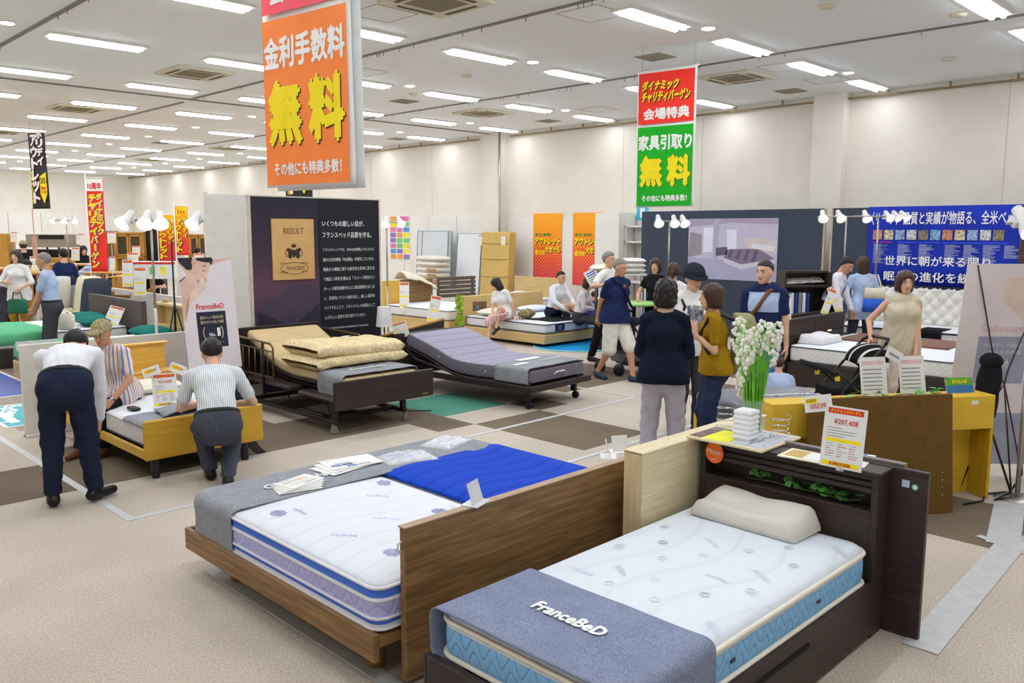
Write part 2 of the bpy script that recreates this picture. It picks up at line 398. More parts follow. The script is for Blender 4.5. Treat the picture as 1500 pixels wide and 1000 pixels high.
for x, nm in ((3.2, 'left-hand'), (9.5, 'middle'), (13.65, 'right-hand')):
    for k, y in enumerate((6.0, 9.05, 12.05, 15.05, 17.75, 20.6, 23.5, 26.4, 29.4, 32.4, 35.4)):
        if x == 3.2 and k not in (2,): continue
        if x == 13.65 and k in (1,): continue
        lab = f'small round white downlight, {ords[k]} along the {nm} line of the ceiling'
        if not used: place(dl, (x, y, CEIL)); dl['label'] = lab; dl['group'] = 'round downlights'; used = True
        else: dup(dl, (x, y, CEIL), 0, lab, 'round downlights')
IV = M('ivory plastic', (214, 206, 184), .5, .02); GRL = M('filter grille', (128, 118, 92), .7, .1, 60)
ac = thing('air_conditioner', '', 'air conditioner')
f = MB(IV); o, i_ = .475, .27
for z, b in ((-.035, 0),):
    f.box(-o, o, -o, -i_, -.035, 0, b=.01).box(-o, o, i_, o, -.035, 0, b=.01).box(-o, -i_, -i_, i_, -.035, 0, b=.01).box(i_, o, -i_, i_, -.035, 0, b=.01)
f.build('frame', ac); MB(GRL).box(-i_, i_, -i_, i_, -.028, -.004).build('grille', ac)
for dx, dy, a, b in ((0, .37, .26, .03), (0, -.37, .26, .03), (.37, 0, .03, .26), (-.37, 0, .03, .26)):
    MB(M('vent slot', (84, 74, 58), .6)).box(dx - a, dx + a, dy - b, dy + b, -.039, -.034).build('louver', ac)
acs = [(6.3, 7.5, 'nearest the front of the hall, above the orange banner'), (6.3, 13.6, 'above the left aisle, left of the orange banner'), (6.3, 19.3, 'second back on the left, above the black hanging banner'), (6.3, 25.2, 'far back on the left'), (12.75, 7.5, 'beside the green and red banner'), (12.7, 13.6, 'between the two hanging banners'), (12.6, 19.2, 'behind the orange banner by the wall'), (12.6, 25, 'far back near the right wall'), (6.3, 31, 'deepest on the left side'), (12.6, 31, 'deepest near the right wall')]
for k, (x, y, s) in enumerate(acs):
    lab = 'square ivory ceiling cassette unit ' + s
    if k == 0: place(ac, (x, y, CEIL)); ac['label'] = lab; ac['group'] = 'ceiling cassette units'
    else: dup(ac, (x, y, CEIL), 0, lab, 'ceiling cassette units')
VENT = M('vent grey', (166, 158, 140), .7, .06, 50)
for k, (px, py, s) in enumerate(((960, 83, 'above and left of the green banner'), (1158, 133, 'right of the green banner near the wall'), (592, 148, 'right of the orange banner'), (803, 177, 'above the orange posters'), (582, 203, 'far back behind the orange banner'), (237, 209, 'far back over the left aisle'))):
    p = at(px, py, CEIL); v = MB(VENT).box(-.22, .22, -.22, .22, -.012, 0)
    for q in range(-5, 6): v.box(-.2, .2, q * .036 - .006, q * .036 + .006, -.018, -.012)
    tag(place(v.build('ceiling_vent'), p), 'grey square ceiling vent ' + s, 'vent', 'ceiling vents')
HL = M('hatch line', (182, 174, 164), .8)
for k, (px, py, s) in enumerate(((868, 20, 'in front of the near strip light at top centre'), (1147, 98, 'right of the cassette unit by the green banner'), (1213, 117, 'nearest the right wall'), (560, 20, 'left of the near cassette unit'), (530, 105, 'right of the orange banner edge'), (875, 160, 'left of the green banner'))):
    p = at(px, py, CEIL); v = MB(HL)
    for a in (-.3, .3): v.box(a - .006, a + .006, -.3, .3, -.006, 0).box(-.3, .3, a - .006, a + .006, -.006, 0)
    v.box(-.294, .294, -.294, .294, -.002, 0, CEILM)
    tag(place(v.build('ceiling_hatch'), p), 'outlined ceiling hatch ' + s, 'access hatch', 'ceiling hatches')
for px, py, s in ((1475 / 5.77 * 0 + 1404, 20, 'near the top right strip light'), (1390, 85, 'near the right wall'), (1212, 8, 'at the top of the ceiling'), (606, 137, 'right of the orange banner'), (683, 110, 'between two strip lights')):
    p = at(px, py, CEIL); tag(place(MB(IV).lathe([(.05, -.04), (.085, -.03), (.1, 0)], n=18).build('smoke_detector'), p), 'round pale smoke detector on the ceiling ' + s, 'smoke detector', 'smoke detectors')
# floor tape
TAPE = M('white floor tape', (196, 197, 198), .45, .03, 30)
TZ = [0]
def tape(a, b, wd, lab):
    TZ[0] += .0007
    a, b = Vector((a[0], a[1], 0)), Vector((b[0], b[1], 0)); d = b - a; L = d.length
    o = MB(TAPE).box(0, L, -wd / 2, wd / 2, .0005, .002 + TZ[0]).build('floor_tape'); place(o, a, math.atan2(d.y, d.x)); tag(o, lab, 'floor tape', 'floor tape lines')
tape((2.15, 5.97), (2.15, 13.5), .06, 'long white tape line running back under the bending man')
tape((2.12, 6.0), (4.9, 6.0), .06, 'white tape line in front of the yellow bed meeting the grey covered bed')
tape((5.1, 6.1), (8.36, 6.16), .055, 'white tape line across the dark carpet in front of the grey adjustable bed')
tape((8.34, 6.18), (8.34, 7.4), .05, 'short white tape line beside the walking man')
tape((5.0, 4.78), (9.0, 4.84), .06, 'white tape line behind the walnut headboard towards the navy blouse woman')
tape((2.15, 4.73), (2.15, 0.4), .075, 'white tape line on the carpet under the walnut bed side')
tape((2.12, 4.70), (2.75, 4.70), .075, 'short white tape piece at the corner by the walnut bed leg')
tape((9.3, 6.6), (10.4, 6.4), .05, 'short white tape line in front of the stroller with black seat')
tape((9.0, 2.1), (12, 1.9), .06, 'white tape line behind the banner stand on the right')
CTAPE = clear('translucent cable tape', (222, 224, 226), .8, .3)
q = MB(CTAPE)
for a, b, wd in (((4.2, 1.33), (6.2, 1.42), .17), ((6.05, 1.45), (7.3, 1.72), .2), ((6.0, 1.3), (6.12, 1.62), .06), ((6.95, 1.75), (7.05, 1.3), .08), ((7.2, 1.6), (8.6, 1.0), .2)):
    a, b = Vector((*a, 0)), Vector((*b, 0)); d = (b - a).normalized(); n = Vector((-d.y, d.x, 0)) * wd / 2
    q.add([a - n, b - n, b + n, a + n], [(0, 1, 2, 3)]); z = .004 + .001 * len(q.f)
    for k in range(4): q.v[-1 - k] = (q.v[-1 - k][0], q.v[-1 - k][1], z)
for k in range(len(q.f)): q.add([(q.v[i][0], q.v[i][1], q.v[i][2] - .0006) for i in q.f[k]], [(3, 2, 1, 0)])
tag(q.build('cable_tape'), 'wide translucent tape strip covering a cable on the carpet at the right', 'floor tape')
# ------------------------------------------------------------------ furniture builders
def wm(root, mat=None):
    """builder that takes hall coordinates and stores them relative to its thing"""
    m = MB(mat); m.T = (Matrix.Translation(root.location) @ Matrix.Rotation(root.rotation_euler[2], 4, 'Z')).inverted(); return m
def wb(base, mat=None):
    m = MB(mat); m.T = Matrix.Translation(-Vector(base)); m.base = Vector(base); return m
def solo(m, name, label, cat, group=None):
    o = m.build(name); o.location = m.base; return tag(o, label, cat, group)
def nz(x, y, k=1.0, ph=0.0):
    return (math.sin(3.1 * k * x + 1.7 * k * y + ph) + math.sin(-2.3 * k * x + 4.1 * k * y + 1.3 + ph) + .6 * math.sin(7.7 * k * x - 5.2 * k * y + 2.1 + ph) + .4 * math.sin(13.1 * k * x + 11.2 * k * y + ph)) / 3
def slab(m, x0, x1, y0, y1, z0, z1, side, top, r=.06, bands=None, crown=.008, edge=.02, bottom=None):
    """mattress body: bulging sides, soft edges, slightly crowned top"""
    rings, mats = [], []
    def ring(ins, z): return [(x, y, z) for x, y in rrect(x0 + ins, x1 - ins, y0 + ins, y1 - ins, min(max(r - ins, .012), (min(x1 - x0, y1 - y0) / 2 - ins) * .8))]
    hh = z1 - z0
    zs = [(z0, edge), (z0 + edge * .4, edge * .35), (z0 + edge, .0)]
    lv = bands or [(1.0, side)]
    for z, i in zs: rings.append(ring(i, z)); mats.append(bottom or lv[0][1])
    mats.pop()
    prev = 0
    for fr, mm in lv:
        n = max(1, int((fr - prev) * 5))
        for k in range(1, n + 1):
            t = prev + (fr - prev) * k / n; z = z0 + edge + (hh - 2 * edge) * t
            rings.append(ring(-.006 * math.sin(math.pi * t), z)); mats.append(mm)
        prev = fr
    for z, i in ((z1 - edge * .4, edge * .35), (z1, edge)): rings.append(ring(i, z)); mats.append(top)
    mx = min(x1 - x0, y1 - y0) / 2
    for f in (.12, .3, .55, .8): rings.append(ring(edge + (mx - edge) * f, z1 + crown * (1 - (1 - f) ** 2))); mats.append(top)
    m.loft(rings, None, True, True, mats + [top]); return m
def piping(m, x0, x1, y0, y1, z, rad, mat, r=.06, out=.004):
    m.tube([(x, y, z) for x, y in rrect(x0 - out, x1 + out, y0 - out, y1 + out, r, 5)], rad, mat, 6, closed=True); return m
def drape(m, x0, x1, y0, y1, zt, thk, sx0, sx1, sy0, sy1, mat, amp=.004, ra=.03, under=False, thick=.004, n=(48, 48), r=.06, fx=True, fy=True, lift=.014):
    """cloth laid over a mattress block; beyond the block's edge it folds down"""
    def fn(u, v):
        X = sx0 + (sx1 - sx0) * u; Y = sy0 + (sy1 - sy0) * v
        cx = min(max(X, x0 + r), x1 - r) if fx else X; cy = min(max(Y, y0 + r), y1 - r) if fy else Y
        dx, dy = X - cx, Y - cy; d = math.hypot(dx, dy); k = nz(X, Y, 3.0) * amp
        a0 = r - ra + .016
        if d <= a0: return (X, Y, zt + lift + k)
        s = d - a0; nx, ny = dx / d, dy / d; arc = ra * math.pi / 2; drop = thk - 2 * ra
        if s < arc: off, dz = a0 + ra * math.sin(s / ra), -ra * (1 - math.cos(s / ra))
        elif s < arc + drop or not under: off, dz = a0 + ra, -ra - (s - arc)
        elif s < 2 * arc + drop: q = (s - arc - drop) / ra; off, dz = a0 + ra * math.cos(q), -ra - drop - ra * math.sin(q)
        else: off, dz = a0 - (s - 2 * arc - drop), -thk - .004
        f = min(1, s / arc); off += f * abs(nz(X + Y, Y - X, 4.0)) * amp * 2.2
        return (cx + nx * off, cy + ny * off, zt + lift + k * (1 - f) + dz)
    return m.grid(n[0], n[1], fn, mat, thick)
def puff(m, c, lx, ly, h, mat, rz=0.0, n=14, p=2.6, lift=0.0, wr=.0, tilt=0.0):
    """filled pillow"""
    R = Matrix.Translation(c) @ Matrix.Rotation(rz, 4, 'Z') @ Matrix.Rotation(tilt, 4, 'X')
    def half(sg):
        def fn(u, v):
            a, b = 2 * u - 1, 2 * v - 1
            k = max(0, (1 - abs(a) ** p) * (1 - abs(b) ** p)) ** .55
            pin = 1 - .06 * (a * a * b * b) ; x = a * lx / 2 * (1 - .07 * b * b * (1 - a * a) * 0 - .05 * (1 - b * b) * 0) * pin
            y = b * ly / 2 * pin
            z = h / 2 + sg * h / 2 * k + (wr * nz(a, b, 2.3, sg) * k if sg > 0 else 0)
            return R @ Vector((x, y, z))
        return fn
    m.grid(n, n, half(1), mat); f = half(-1); m.grid(n, n, lambda u, v: f(v, u), mat); return m
def contour_pillow(m, c, lx, ly, h, mat, rz=0.0, back=None):
    """memory foam pillow: low front ridge, dip, higher back ridge; local y runs front to back"""
    R = Matrix.Translation(c) @ Matrix.Rotation(rz, 4, 'Z'); rings = []
    back = back or h * 1.25; N = 26; prof = []
    for i in range(N + 1):
        t = i / N; z = h * .95 + (back - h) * t * t * (3 - 2 * t) + .05 * h * math.exp(-((t - .14) / .1) ** 2) - .10 * h * math.exp(-((t - .38) / .16) ** 2)
        e = min(t, 1 - t) / .1; z *= math.sqrt(max(.12, 1 - (1 - min(e, 1)) ** 2)); prof.append((-ly / 2 + ly * t, z))
    K = 22
    for k in range(K + 1):
        q = min(k, K - k) / K / .09; s = math.sqrt(max(.12, 1 - (1 - min(q, 1)) ** 2)); x = -lx / 2 + lx * k / K
        dip = 1 - .12 * math.exp(-((k / K - .5) / .16) ** 2); wy = 1 - .05 * (1 - min(q, 1))
        top = [(x, y * wy, z * dip * s) for y, z in prof]; bot = [(x, y * wy, 0.0) for y, z in prof[::-1]]
        rings.append([tuple(R @ Vector(p)) for p in top + bot])
    m.loft(rings, mat, True, True); return m
def bent(m, path, wid, thk, x0, mat, matside=None, r=.03, nsub=6):
    """mattress that follows a bent base: path = (y, z) of its underside, x from x0 to x0+wid"""
    P = []
    for i in range(len(path) - 1):
        p0 = path[max(i - 1, 0)]; p1 = path[i]; p2 = path[i + 1]; p3 = path[min(i + 2, len(path) - 1)]
        for k in range(nsub):
            t = k / nsub
            P.append(tuple(.5 * ((2 * b) + (-a + c) * t + (2 * a - 5 * b + 4 * c - d) * t * t + (-a + 3 * b - 3 * c + d) * t ** 3) for a, b, c, d in zip(p0, p1, p2, p3)))
    P.append(path[-1]); out = []
    for i, (y, z) in enumerate(P):
        a = P[max(i - 1, 0)]; b = P[min(i + 1, len(P) - 1)]; d = Vector((b[0] - a[0], b[1] - a[1])).normalized(); nrm = Vector((-d.y, d.x))
        if nrm.y < 0: nrm = -nrm
        out.append((Vector((y, z)), nrm))
    rings = []; N = len(out)
    for i, (c, nr) in enumerate(out):
        e = min(i, N - 1 - i); ins = .02 if e == 0 else 0
        sec = rrect(x0 + ins, x0 + wid - ins, ins, thk - ins, r, 4)
        rings.append([(x, c.x + nr.x * h, c.y + nr.y * h) for x, h in sec])
    if matside:
        m.loft(rings, mat, True, True)
        ks, kt = None, None
        if matside not in m.mats: m.mats.append(matside)
        ks = m.mats.index(matside); n = len(rings[0])
        for fi, f in enumerate(m.f[-(len(rings) - 1) * n - 2:]):
            pass
        base = len(m.f) - ((len(rings) - 1) * n + 2)
        sec = rrect(0, wid, 0, thk, r, 4)
        for i in range(len(rings) - 1):
            for j in range(n):
                hh = (sec[j][1] + sec[(j + 1) % n][1]) / 2
                if hh < thk - .012: m.mi[base + i * n + j] = ks
        m.mi[-1] = m.mi[-2] = ks
    else: m.loft(rings, mat, True, True)
    return m
def sheet(name, label, cat, size, loc, rot, draw=None, mat=None, thick=.002, group=None, curve=0.0):
    """card or paper: local x right, y up (in its plane), printed on +z"""
    a, b = size; m = MB(mat or PAPER).box(-a / 2, a / 2, 0, b, -thick, 0)
    o = m.build(name); o.location = loc; o.rotation_euler = rot; tag(o, label, cat, group)
    if draw:
        p = MB(); draw(p, a, b)
        if p.f: p.build('print', o)
    return o
def qd(p, x0, x1, y0, y1, mat, z=.0006): p.add([(x0, y0, z), (x1, y0, z), (x1, y1, z), (x0, y1, z)], [(0, 1, 2, 3)], mat)
def price_draw(price, seed=0, head=True, full=False):
    def d(p, a, b):
        rr = random.Random(seed); e = (0, 0, .0012)
        if head: qd(p, -a * .42, a * .42, b * .88, b * .97, RED); text(p, 'ダイナミックバーゲン', (-a * .36, b * .895, .0012), (1, 0, 0), (0, 1, 0), a * .72, b * .06, YEL, .02)
        if price: text(p, price, (-a * .25, b * .70, .0012), (1, 0, 0), (0, 1, 0), a * .56, b * .10, RED, .015)
        for k in range(4 if full else 3):
            y = b * (.64 - .045 * k); qd(p, -a * .4, a * rr.uniform(-.1, .38), y, y + b * .012, GREYTXT)
        qd(p, -a * .42, a * .42, b * .42, b * .48, YEL)
        if full:
            for i in range(3):
                for k in range(6):
                    y = b * (.38 - .04 * k); x = -a * .4 + i * a * .28; qd(p, x, x + a * rr.uniform(.1, .24), y, y + b * .01, RED if rr.random() < .3 else GREYTXT)
            qd(p, -a * .45, a * .42, b * .03, b * .10, YEL); text(p, '会場特別価格', (-a * .28, b * .035, .0012), (1, 0, 0), (0, 1, 0), a * .52, b * .06, RED, .02)
        else: qd(p, -a * .42, a * .42, b * .05, b * .12, YEL)
    return d
def leaflet_draw(seed, cols):
    def d(p, a, b):
        rr = random.Random(seed)
        for k in range(5):
            c = M('print tone %d' % rr.randrange(6), [(70, 110, 190), (200, 120, 90), (120, 120, 130), (230, 190, 150), (150, 180, 220), (90, 90, 110)][0], .5)
            c = cols[rr.randrange(len(cols))]; x0 = rr.uniform(-.45, .1) * a; y0 = rr.uniform(.05, .75) * b
            qd(p, x0, x0 + rr.uniform(.15, .35) * a, y0, y0 + rr.uniform(.05, .18) * b, c, .0006 + k * .0002)
        for k in range(6): y = b * rr.uniform(.05, .95); qd(p, -a * .4, a * rr.uniform(-.1, .4), y, y + b * .012, GREYTXT, .0018)
    return d
IVY = M('ivy leaf', (92, 158, 78), .5, .35, 30); IVYS = M('ivy stem', (70, 84, 44), .6)
def ivy_leaf(m, p, s, yaw, pitch):
    R = Matrix.Translation(p) @ Matrix.Rotation(yaw, 4, 'Z') @ Matrix.Rotation(pitch, 4, 'X') @ Matrix.Scale(s, 4)
    o = [(0, 0), (.35, -.12), (.5, .2), (.32, .45), (.3, .62), (0, 1.05), (-.3, .62), (-.32, .45), (-.5, .2), (-.35, -.12)]
    vs = [R @ Vector((x, y, .22 * abs(x) - .12 * y * y)) for x, y in o] + [R @ Vector((0, .5, 0))]
    m.add(vs, [(i, (i + 1) % 10, 10) for i in range(10)], IVY, True)
def ivy(name, label, pts, n, s, seed):
    rr = random.Random(seed); base = Vector(pts[0]); t = thing(name, label, 'artificial plant', base)
    st = wm(t); st.tube(pts, .0035, IVYS, 5); st.build('stem', t)
    m = wm(t)
    for k in range(n):
        q = rr.uniform(0, len(pts) - 1.001); i = int(q); p = Vector(pts[i]).lerp(Vector(pts[i + 1]), q - i)
        ivy_leaf(m, p + Vector((rr.uniform(-.02, .02), rr.uniform(-.03, .03), rr.uniform(.0, .03))), s * rr.uniform(.7, 1.2), rr.uniform(0, 6.3), rr.uniform(.1, 1.0))
    m.build('foliage', t)
    return t

# ------------------------------------------------------------------ near bed: espresso storage bed with the blue mattress
bed = thing('storage_bed', 'espresso storage bed with open shelf headboard, under the blue and white mattress', 'bed', (3.1, 2.07, 0))
m = wm(bed, ESP)
HX = 4.13
m.box(HX, 4.26, 1.55, 1.585, 0, .85, b=.003).box(HX, 4.26, 2.535, 2.57, 0, .85, b=.003).box(HX + .004, 4.26, 1.58, 2.54, 0, .655, b=.002)
m.box(4.245, 4.26, 1.58, 2.54, .655, .85)
m.build('headboard', bed)
m = wm(bed, ESP).box(HX - .012, 4.275, 1.54, 2.58, .845, .868, b=.004); m.build('headboard_top', bed)
for k in range(3): wm(bed, ESP).box(HX + .004 + .006 * k, 4.16, 1.585, 2.535, .752 + k * .032, .778 + k * .032, b=.004).build('headboard_slat', bed)
wm(bed, ESP).box(HX, 4.25, 1.585, 2.535, .645, .66, b=.002).build('shelf', bed)
wm(bed, ESPX).box(2.06, HX, 1.545, 1.566, .02, .31, b=.004).box(2.06, HX, 2.556, 2.575, .02, .31, b=.004).box(2.06, 2.1, 1.566, 2.556, .02, .31, b=.004).build('side_rail', bed)
wm(bed, ESPX).box(2.08, HX, 1.58, 2.53, .25, .29).build('base_board', bed)
dr = wm(bed, ESPX).box(2.12, 3.52, 1.543, 1.556, .035, .215, b=.003).build('drawer', bed)
m = wm(bed, M('dark slot', (12, 10, 10), .8)).box(2.7, 3.42, 1.539, 1.548, .222, .24); m.build('drawer_slot', bed)
m = wm(bed).lathe([(.058, 0), (.058, .003)], M('orange sticker', (238, 112, 36), .4), 28)
for i in range(len(m.v)):
    x, y, z = m.v[i]
m2 = wm(bed); st = [(HX - .016, 2.47 + .058 * math.cos(a), .80 + .062 * math.sin(a)) for a in np.linspace(0, 2 * math.pi, 28, False)]
m2.poly(st[::-1], M('orange sticker', (238, 112, 36), .4), (.003, 0, 0)); stk = m2.build('sticker', bed, 'round orange firmness sticker')
m2 = wm(bed); text(m2, 'M', (HX - .018, 2.515, .79), (0, -1, 0), (0, 0, 1), .024, .03, LWHITE, .01); text(m2, 'EDIUM', (HX - .018, 2.489, .79), (0, -1, 0), (0, 0, 1), .06, .019, LWHITE, .01)
text(m2, 'FRANCEBED', (HX - .018, 2.49, .758), (0, -1, 0), (0, 0, 1), .04, .007, LWHITE); m2.build('lettering', stk)
pb = wb((4.3, 1.9, 0), ESP).box(4.28, 4.315, 1.37, 2.62, 0, .872, b=.003).box(4.315, 4.36, 1.5, 2.62, .84, .885, M('grey edge band', (120, 112, 104), .5))
pb = solo(pb, 'leaning_board', 'tall espresso panel with two small stickers standing behind the near dark headboard', 'panel')
for y, z, mm, n in ((1.475, .80, M('pale blue sticker', (196, 214, 240), .4), 'square'), (1.43, .79, M('green ring sticker', (110, 180, 140), .4), 'round')):
    m = MB(); m.T = Matrix.Translation(-pb.location)
    if n == 'square': m.box(4.278, 4.28, y - .018, y + .018, z - .018, z + .018, mm)
    else:
        for rad, mt in ((.016, mm), (.010, LWHITE)): m.poly([(4.2795 - (.001 if mt is LWHITE else 0), y + rad * math.cos(a), z + rad * math.sin(a)) for a in np.linspace(0, 6.283, 18, False)][::-1], mt)
    m.build('sticker', pb)
BLUEW = waves('sky blue quilted border', (132, 186, 232), (70, 140, 204), .105, .062, .55)
TICK = waves('white aqua ticking', (220, 227, 236), (208, 215, 226), 1.2, .24, .3, .8, .3, True)
mt = wb((3.13, 2.065, .29)); x0, x1, y0, y1 = 2.12, 4.115, 1.575, 2.545
slab(mt, x0, x1, y0, y1, .292, .50, BLUEW, TICK, .09, [(.80, BLUEW), (1.0, TICK)], .012, .03, TICK)
mat1 = solo(mt, 'mattress', 'white topped mattress with sky blue wave quilted sides on the espresso bed', 'mattress')
m = MB(); m.T = Matrix.Translation(-mat1.location)
CREAM = fabric('cream piping', (236, 230, 216), .05)
piping(m, x0, x1, y0, y1, .314, .012, CREAM, .09); piping(m, x0, x1, y0, y1, .466, .011, CREAM, .09); m.build('piping', mat1)
for x in (2.8, 3.55):
    m = MB(M('dark vent eyelet', (60, 62, 70), .4)); m.T = Matrix.Translation(-mat1.location); m.box(x - .018, x + .018, y0 - .014, y0 - .004, .375, .392, b=.005); m.build('vent_eyelet', mat1)
m = MB(); m.T = Matrix.Translation(-mat1.location); PT = M('pale print', (206, 212, 222), .8)
rr = random.Random(3)
for i in range(7):
    for j in range(4):
        x, y = 2.8 + .19 * i + rr.uniform(-.02, .02), 1.7 + .24 * j + (.12 if i % 2 else 0)
        if y > 2.45 or (x > 3.7 and 1.95 < y < 2.5): continue
        zz = .5125
        if (i + j) % 3 == 0: text(m, 'AGliza', (x, y, zz), (0, -1, 0) if j % 2 else (-.5, -.8, 0), (1, 0, 0) if j % 2 else (.8, -.5, 0), .13, .035, PT)
        else:
            for rad in (.024, .014): m.tube([(x + rad * math.cos(a), y + rad * math.sin(a), zz - .001) for a in np.linspace(0, 6.283, 12, False)], .0016, PT, 4, True)
m.build('print', mat1)
m = wb((2.38, 2.06, .5)); drape(m, x0, x1, y0, y1, .505, .225, 2.09, 2.66, 1.20, 2.92, GREYB, .003, .045, True, .005, (30, 110), .09, fx=False)
cl = solo(m, 'foot_cloth', 'blue grey cloth band with white lettering around the foot of the near blue mattress', 'cloth')
m = MB(); m.T = Matrix.Translation(-cl.location); text(m, 'FranceBeD', (2.36, 2.245, .5265), (0, -1, 0), (1, 0, 0), .36, .068, LWHITE, .05); m.build('lettering', cl)
FOAM = fabric('ivory pillow cloth', (216, 212, 202), .02, 200, .9, .15)
m = wb((3.99, 2.15, .51)); contour_pillow(m, (3.965, 2.13, .514), .62, .29, .085, FOAM, math.radians(-92), .128)
solo(m, 'pillow', 'ivory contour foam pillow lying on the near blue mattress', 'pillow')
ivy('ivy_garland', 'green ivy garland lying inside the open shelf of the espresso headboard', [(4.18, 2.3, .675), (4.17, 2.15, .69), (4.19, 2.0, .675), (4.17, 1.85, .69), (4.18, 1.75, .67), (4.17, 1.65, .7)], 26, .06, 5)
# things standing on the near headboard
bd = thing('sample_board', 'pale wooden display board with printed sheets, resting on the headboard corner', 'display board', (4.28, 2.38, .87))
wm(bed and bd, MAPLE).box(4.05, 4.5, 2.14, 2.62, .87, .884, b=.003).build('board', bd)
wm(bd, M('grey print sheet', (196, 200, 210), .5)).box(4.08, 4.47, 2.155, 2.36, .884, .886).build('sheet', bd)
wm(bd, M('lime print sheet', (226, 226, 40), .5)).box(4.07, 4.32, 2.37, 2.53, .884, .8865).build('sheet', bd)
wm(bd, M('dark print sheet', (96, 70, 70), .5, .5, 40)).box(4.07, 4.30, 2.535, 2.612, .884, .8862).build('sheet', bd)
m = wm(bd); rr = random.Random(2)
for k in range(10): y = rr.uniform(2.17, 2.33); x = rr.uniform(4.1, 4.42); m.box(x, x + .035, y, y + .01, .886, .8868, GREYTXT)
m.box(4.085, 4.46, 2.255, 2.259, .886, .8868, M('dark line', (70, 72, 80), .6)); m.build('print', bd)
FOAMW = fabric('white spring pocket felt', (238, 240, 246), .03, 300, .8)
m = wb((4.22, 2.33, .886)); rings = []
for k in range(13):
    z = .886 + .17 * k / 12; b = .006 * (k % 2); rings.append([(4.21 + (hx + b) * 1.0 * math.copysign(1, cx) + (.001 * k), 2.335 + (hy + b) * math.copysign(1, cy), z) for hx, hy, cx, cy in ((.045, .05, 1, 1), (.045, .05, -1, 1), (.045, .05, -1, -1), (.045, .05, 1, -1))])
m.loft(rings, FOAMW, False, True); solo(m, 'spring_pocket_sample', 'white ribbed felt block standing on the pale display board', 'sample')
def coil(base, r, h, turns, wr, lab):
    m = wb(base, CHROME); pts = []
    for k in range(turns * 20 + 1):
        a = 2 * math.pi * k / 20; t = k / (turns * 20); rad = r * (.72 + .28 * abs(2 * t - 1)); pts.append((base[0] + rad * math.cos(a), base[1] + rad * math.sin(a), base[2] + wr + h * t))
    m.tube(pts, wr, CHROME, 5); solo(m, 'coil_spring', lab, 'spring', 'mattress coil springs')
coil((4.36, 2.2, .886), .06, .13, 4, .0022, 'bare steel mattress coil right of the white felt block')
coil((4.36, 2.54, .886), .066, .15, 4, .0022, 'bare steel mattress coil left of the flower vase')
vs = thing('flower_vase', 'tall bunch of white bell flowers with green stems standing behind the felt block', 'flowers', (4.42, 2.4, .885))
GL = clear('clear glass', (232, 240, 240), .25, .05); STEM = M('flower stem', (112, 186, 52), .5, .15, 12); FLW = M('white petals', (238, 238, 226), .6, .03, 30)
m = wm(vs, GL); m.lathe([(.05, 0), (.055, .01), (.05, .02), (.058, .16), (.06, .19)], GL, 18, (4.42, 2.4, .886), caps=False); m.lathe([(.055, 0), (.055, .012)], GL, 18, (4.42, 2.4, .886)); m.build('vase', vs)
rr = random.Random(11); ms = wm(vs)
for k in range(52):
    a = rr.uniform(0, 6.28); r0 = rr.uniform(0, .045); r1 = r0 + rr.uniform(.0, .09); hh = rr.uniform(.35, .62)
    p0 = Vector((4.42 + r0 * math.cos(a), 2.4 + r0 * math.sin(a), .90)); p1 = Vector((4.42 + r1 * math.cos(a), 2.4 + r1 * math.sin(a), .9 + hh))
    ms.tube([p0, p0.lerp(p1, .5) + Vector((0, 0, .01)), p1], [.005, .0042, .0015], STEM, 5)
ms.build('stems', vs)
for k in range(15):
    a = rr.uniform(0, 6.28); r1 = rr.uniform(.03, .13); top = rr.choice([.64, .6, .55, .62, .45, .36]); L = rr.uniform(.14, .26)
    m = wm(vs); rr2 = rr
    for i in range(26):
        t = i / 25; z = .9 + top - L * t; rad = .012 + .022 * math.sin(math.pi * min(1, t + .15)); b = rr.uniform(0, 6.28)
        m.ball((4.42 + r1 * math.cos(a) * (1 + .1 * t) + rad * math.cos(b), 2.4 + r1 * math.sin(a) * (1 + .1 * t) + rad * math.sin(b), z), rr.uniform(.009, .0135), FLW, 5, (1, 1, 1.15))
    m.tube([(4.42 + .02 * math.cos(a), 2.4 + .02 * math.sin(a), .92), (4.42 + r1 * math.cos(a), 2.4 + r1 * math.sin(a), .9 + top)], .003, STEM, 5)
    m.build('flower_spike', vs)
sheet('open_binder', 'cream open binder with brown card lying on the near headboard beside the price sign', 'binder', (.24, .31), (4.09, 1.95, .869), (0, 0, math.radians(-86)), lambda p, a, b: (qd(p, -.1, .0, .03, .17, M('kraft card', (196, 164, 104), .7)), qd(p, .01, .1, .03, .17, PAPER, .001), qd(p, -.1, .1, .2, .29, M('pale green print', (214, 222, 176), .6))), M('cream card', (232, 228, 200), .6), .006)
sheet('brochure', 'white brochure with blue corner lying behind the price sign', 'brochure', (.2, .28), (4.15, 1.74, .8705), (0, 0, math.radians(-80)), lambda p, a, b: (qd(p, -.1, .06, .22, .28, M('azure print', (60, 150, 220), .5)), [qd(p, -.08, .06, .05 + .03 * k, .06 + .03 * k, GREYTXT) for k in range(5)]), None, .003)
o = sheet('price_sign', 'white price sign reading 207,408 yen standing on the espresso headboard', 'price sign', (.215, .31), (4.06, 1.72, .871), (math.radians(90 - 8), 0, math.radians(-90)), price_draw('¥207,408', 1, True, True), None, .003)
o = sheet('discount_card', 'small white discount card tilted at the corner of the 207,408 yen price sign', 'card', (.15, .085), (4.10, 1.86, 1.135), (math.radians(84), math.radians(-14), math.radians(-90)), lambda p, a, b: (qd(p, -.065, .0, .045, .07, YEL), text(p, '3万円', (-.06, .05, .0012), (1, 0, 0), (0, 1, 0), .05, .016, INK, .02), text(p, '10%OFF', (-.045, .016, .0012), (1, 0, 0), (0, 1, 0), .09, .026, RED, .02)), None, .001)
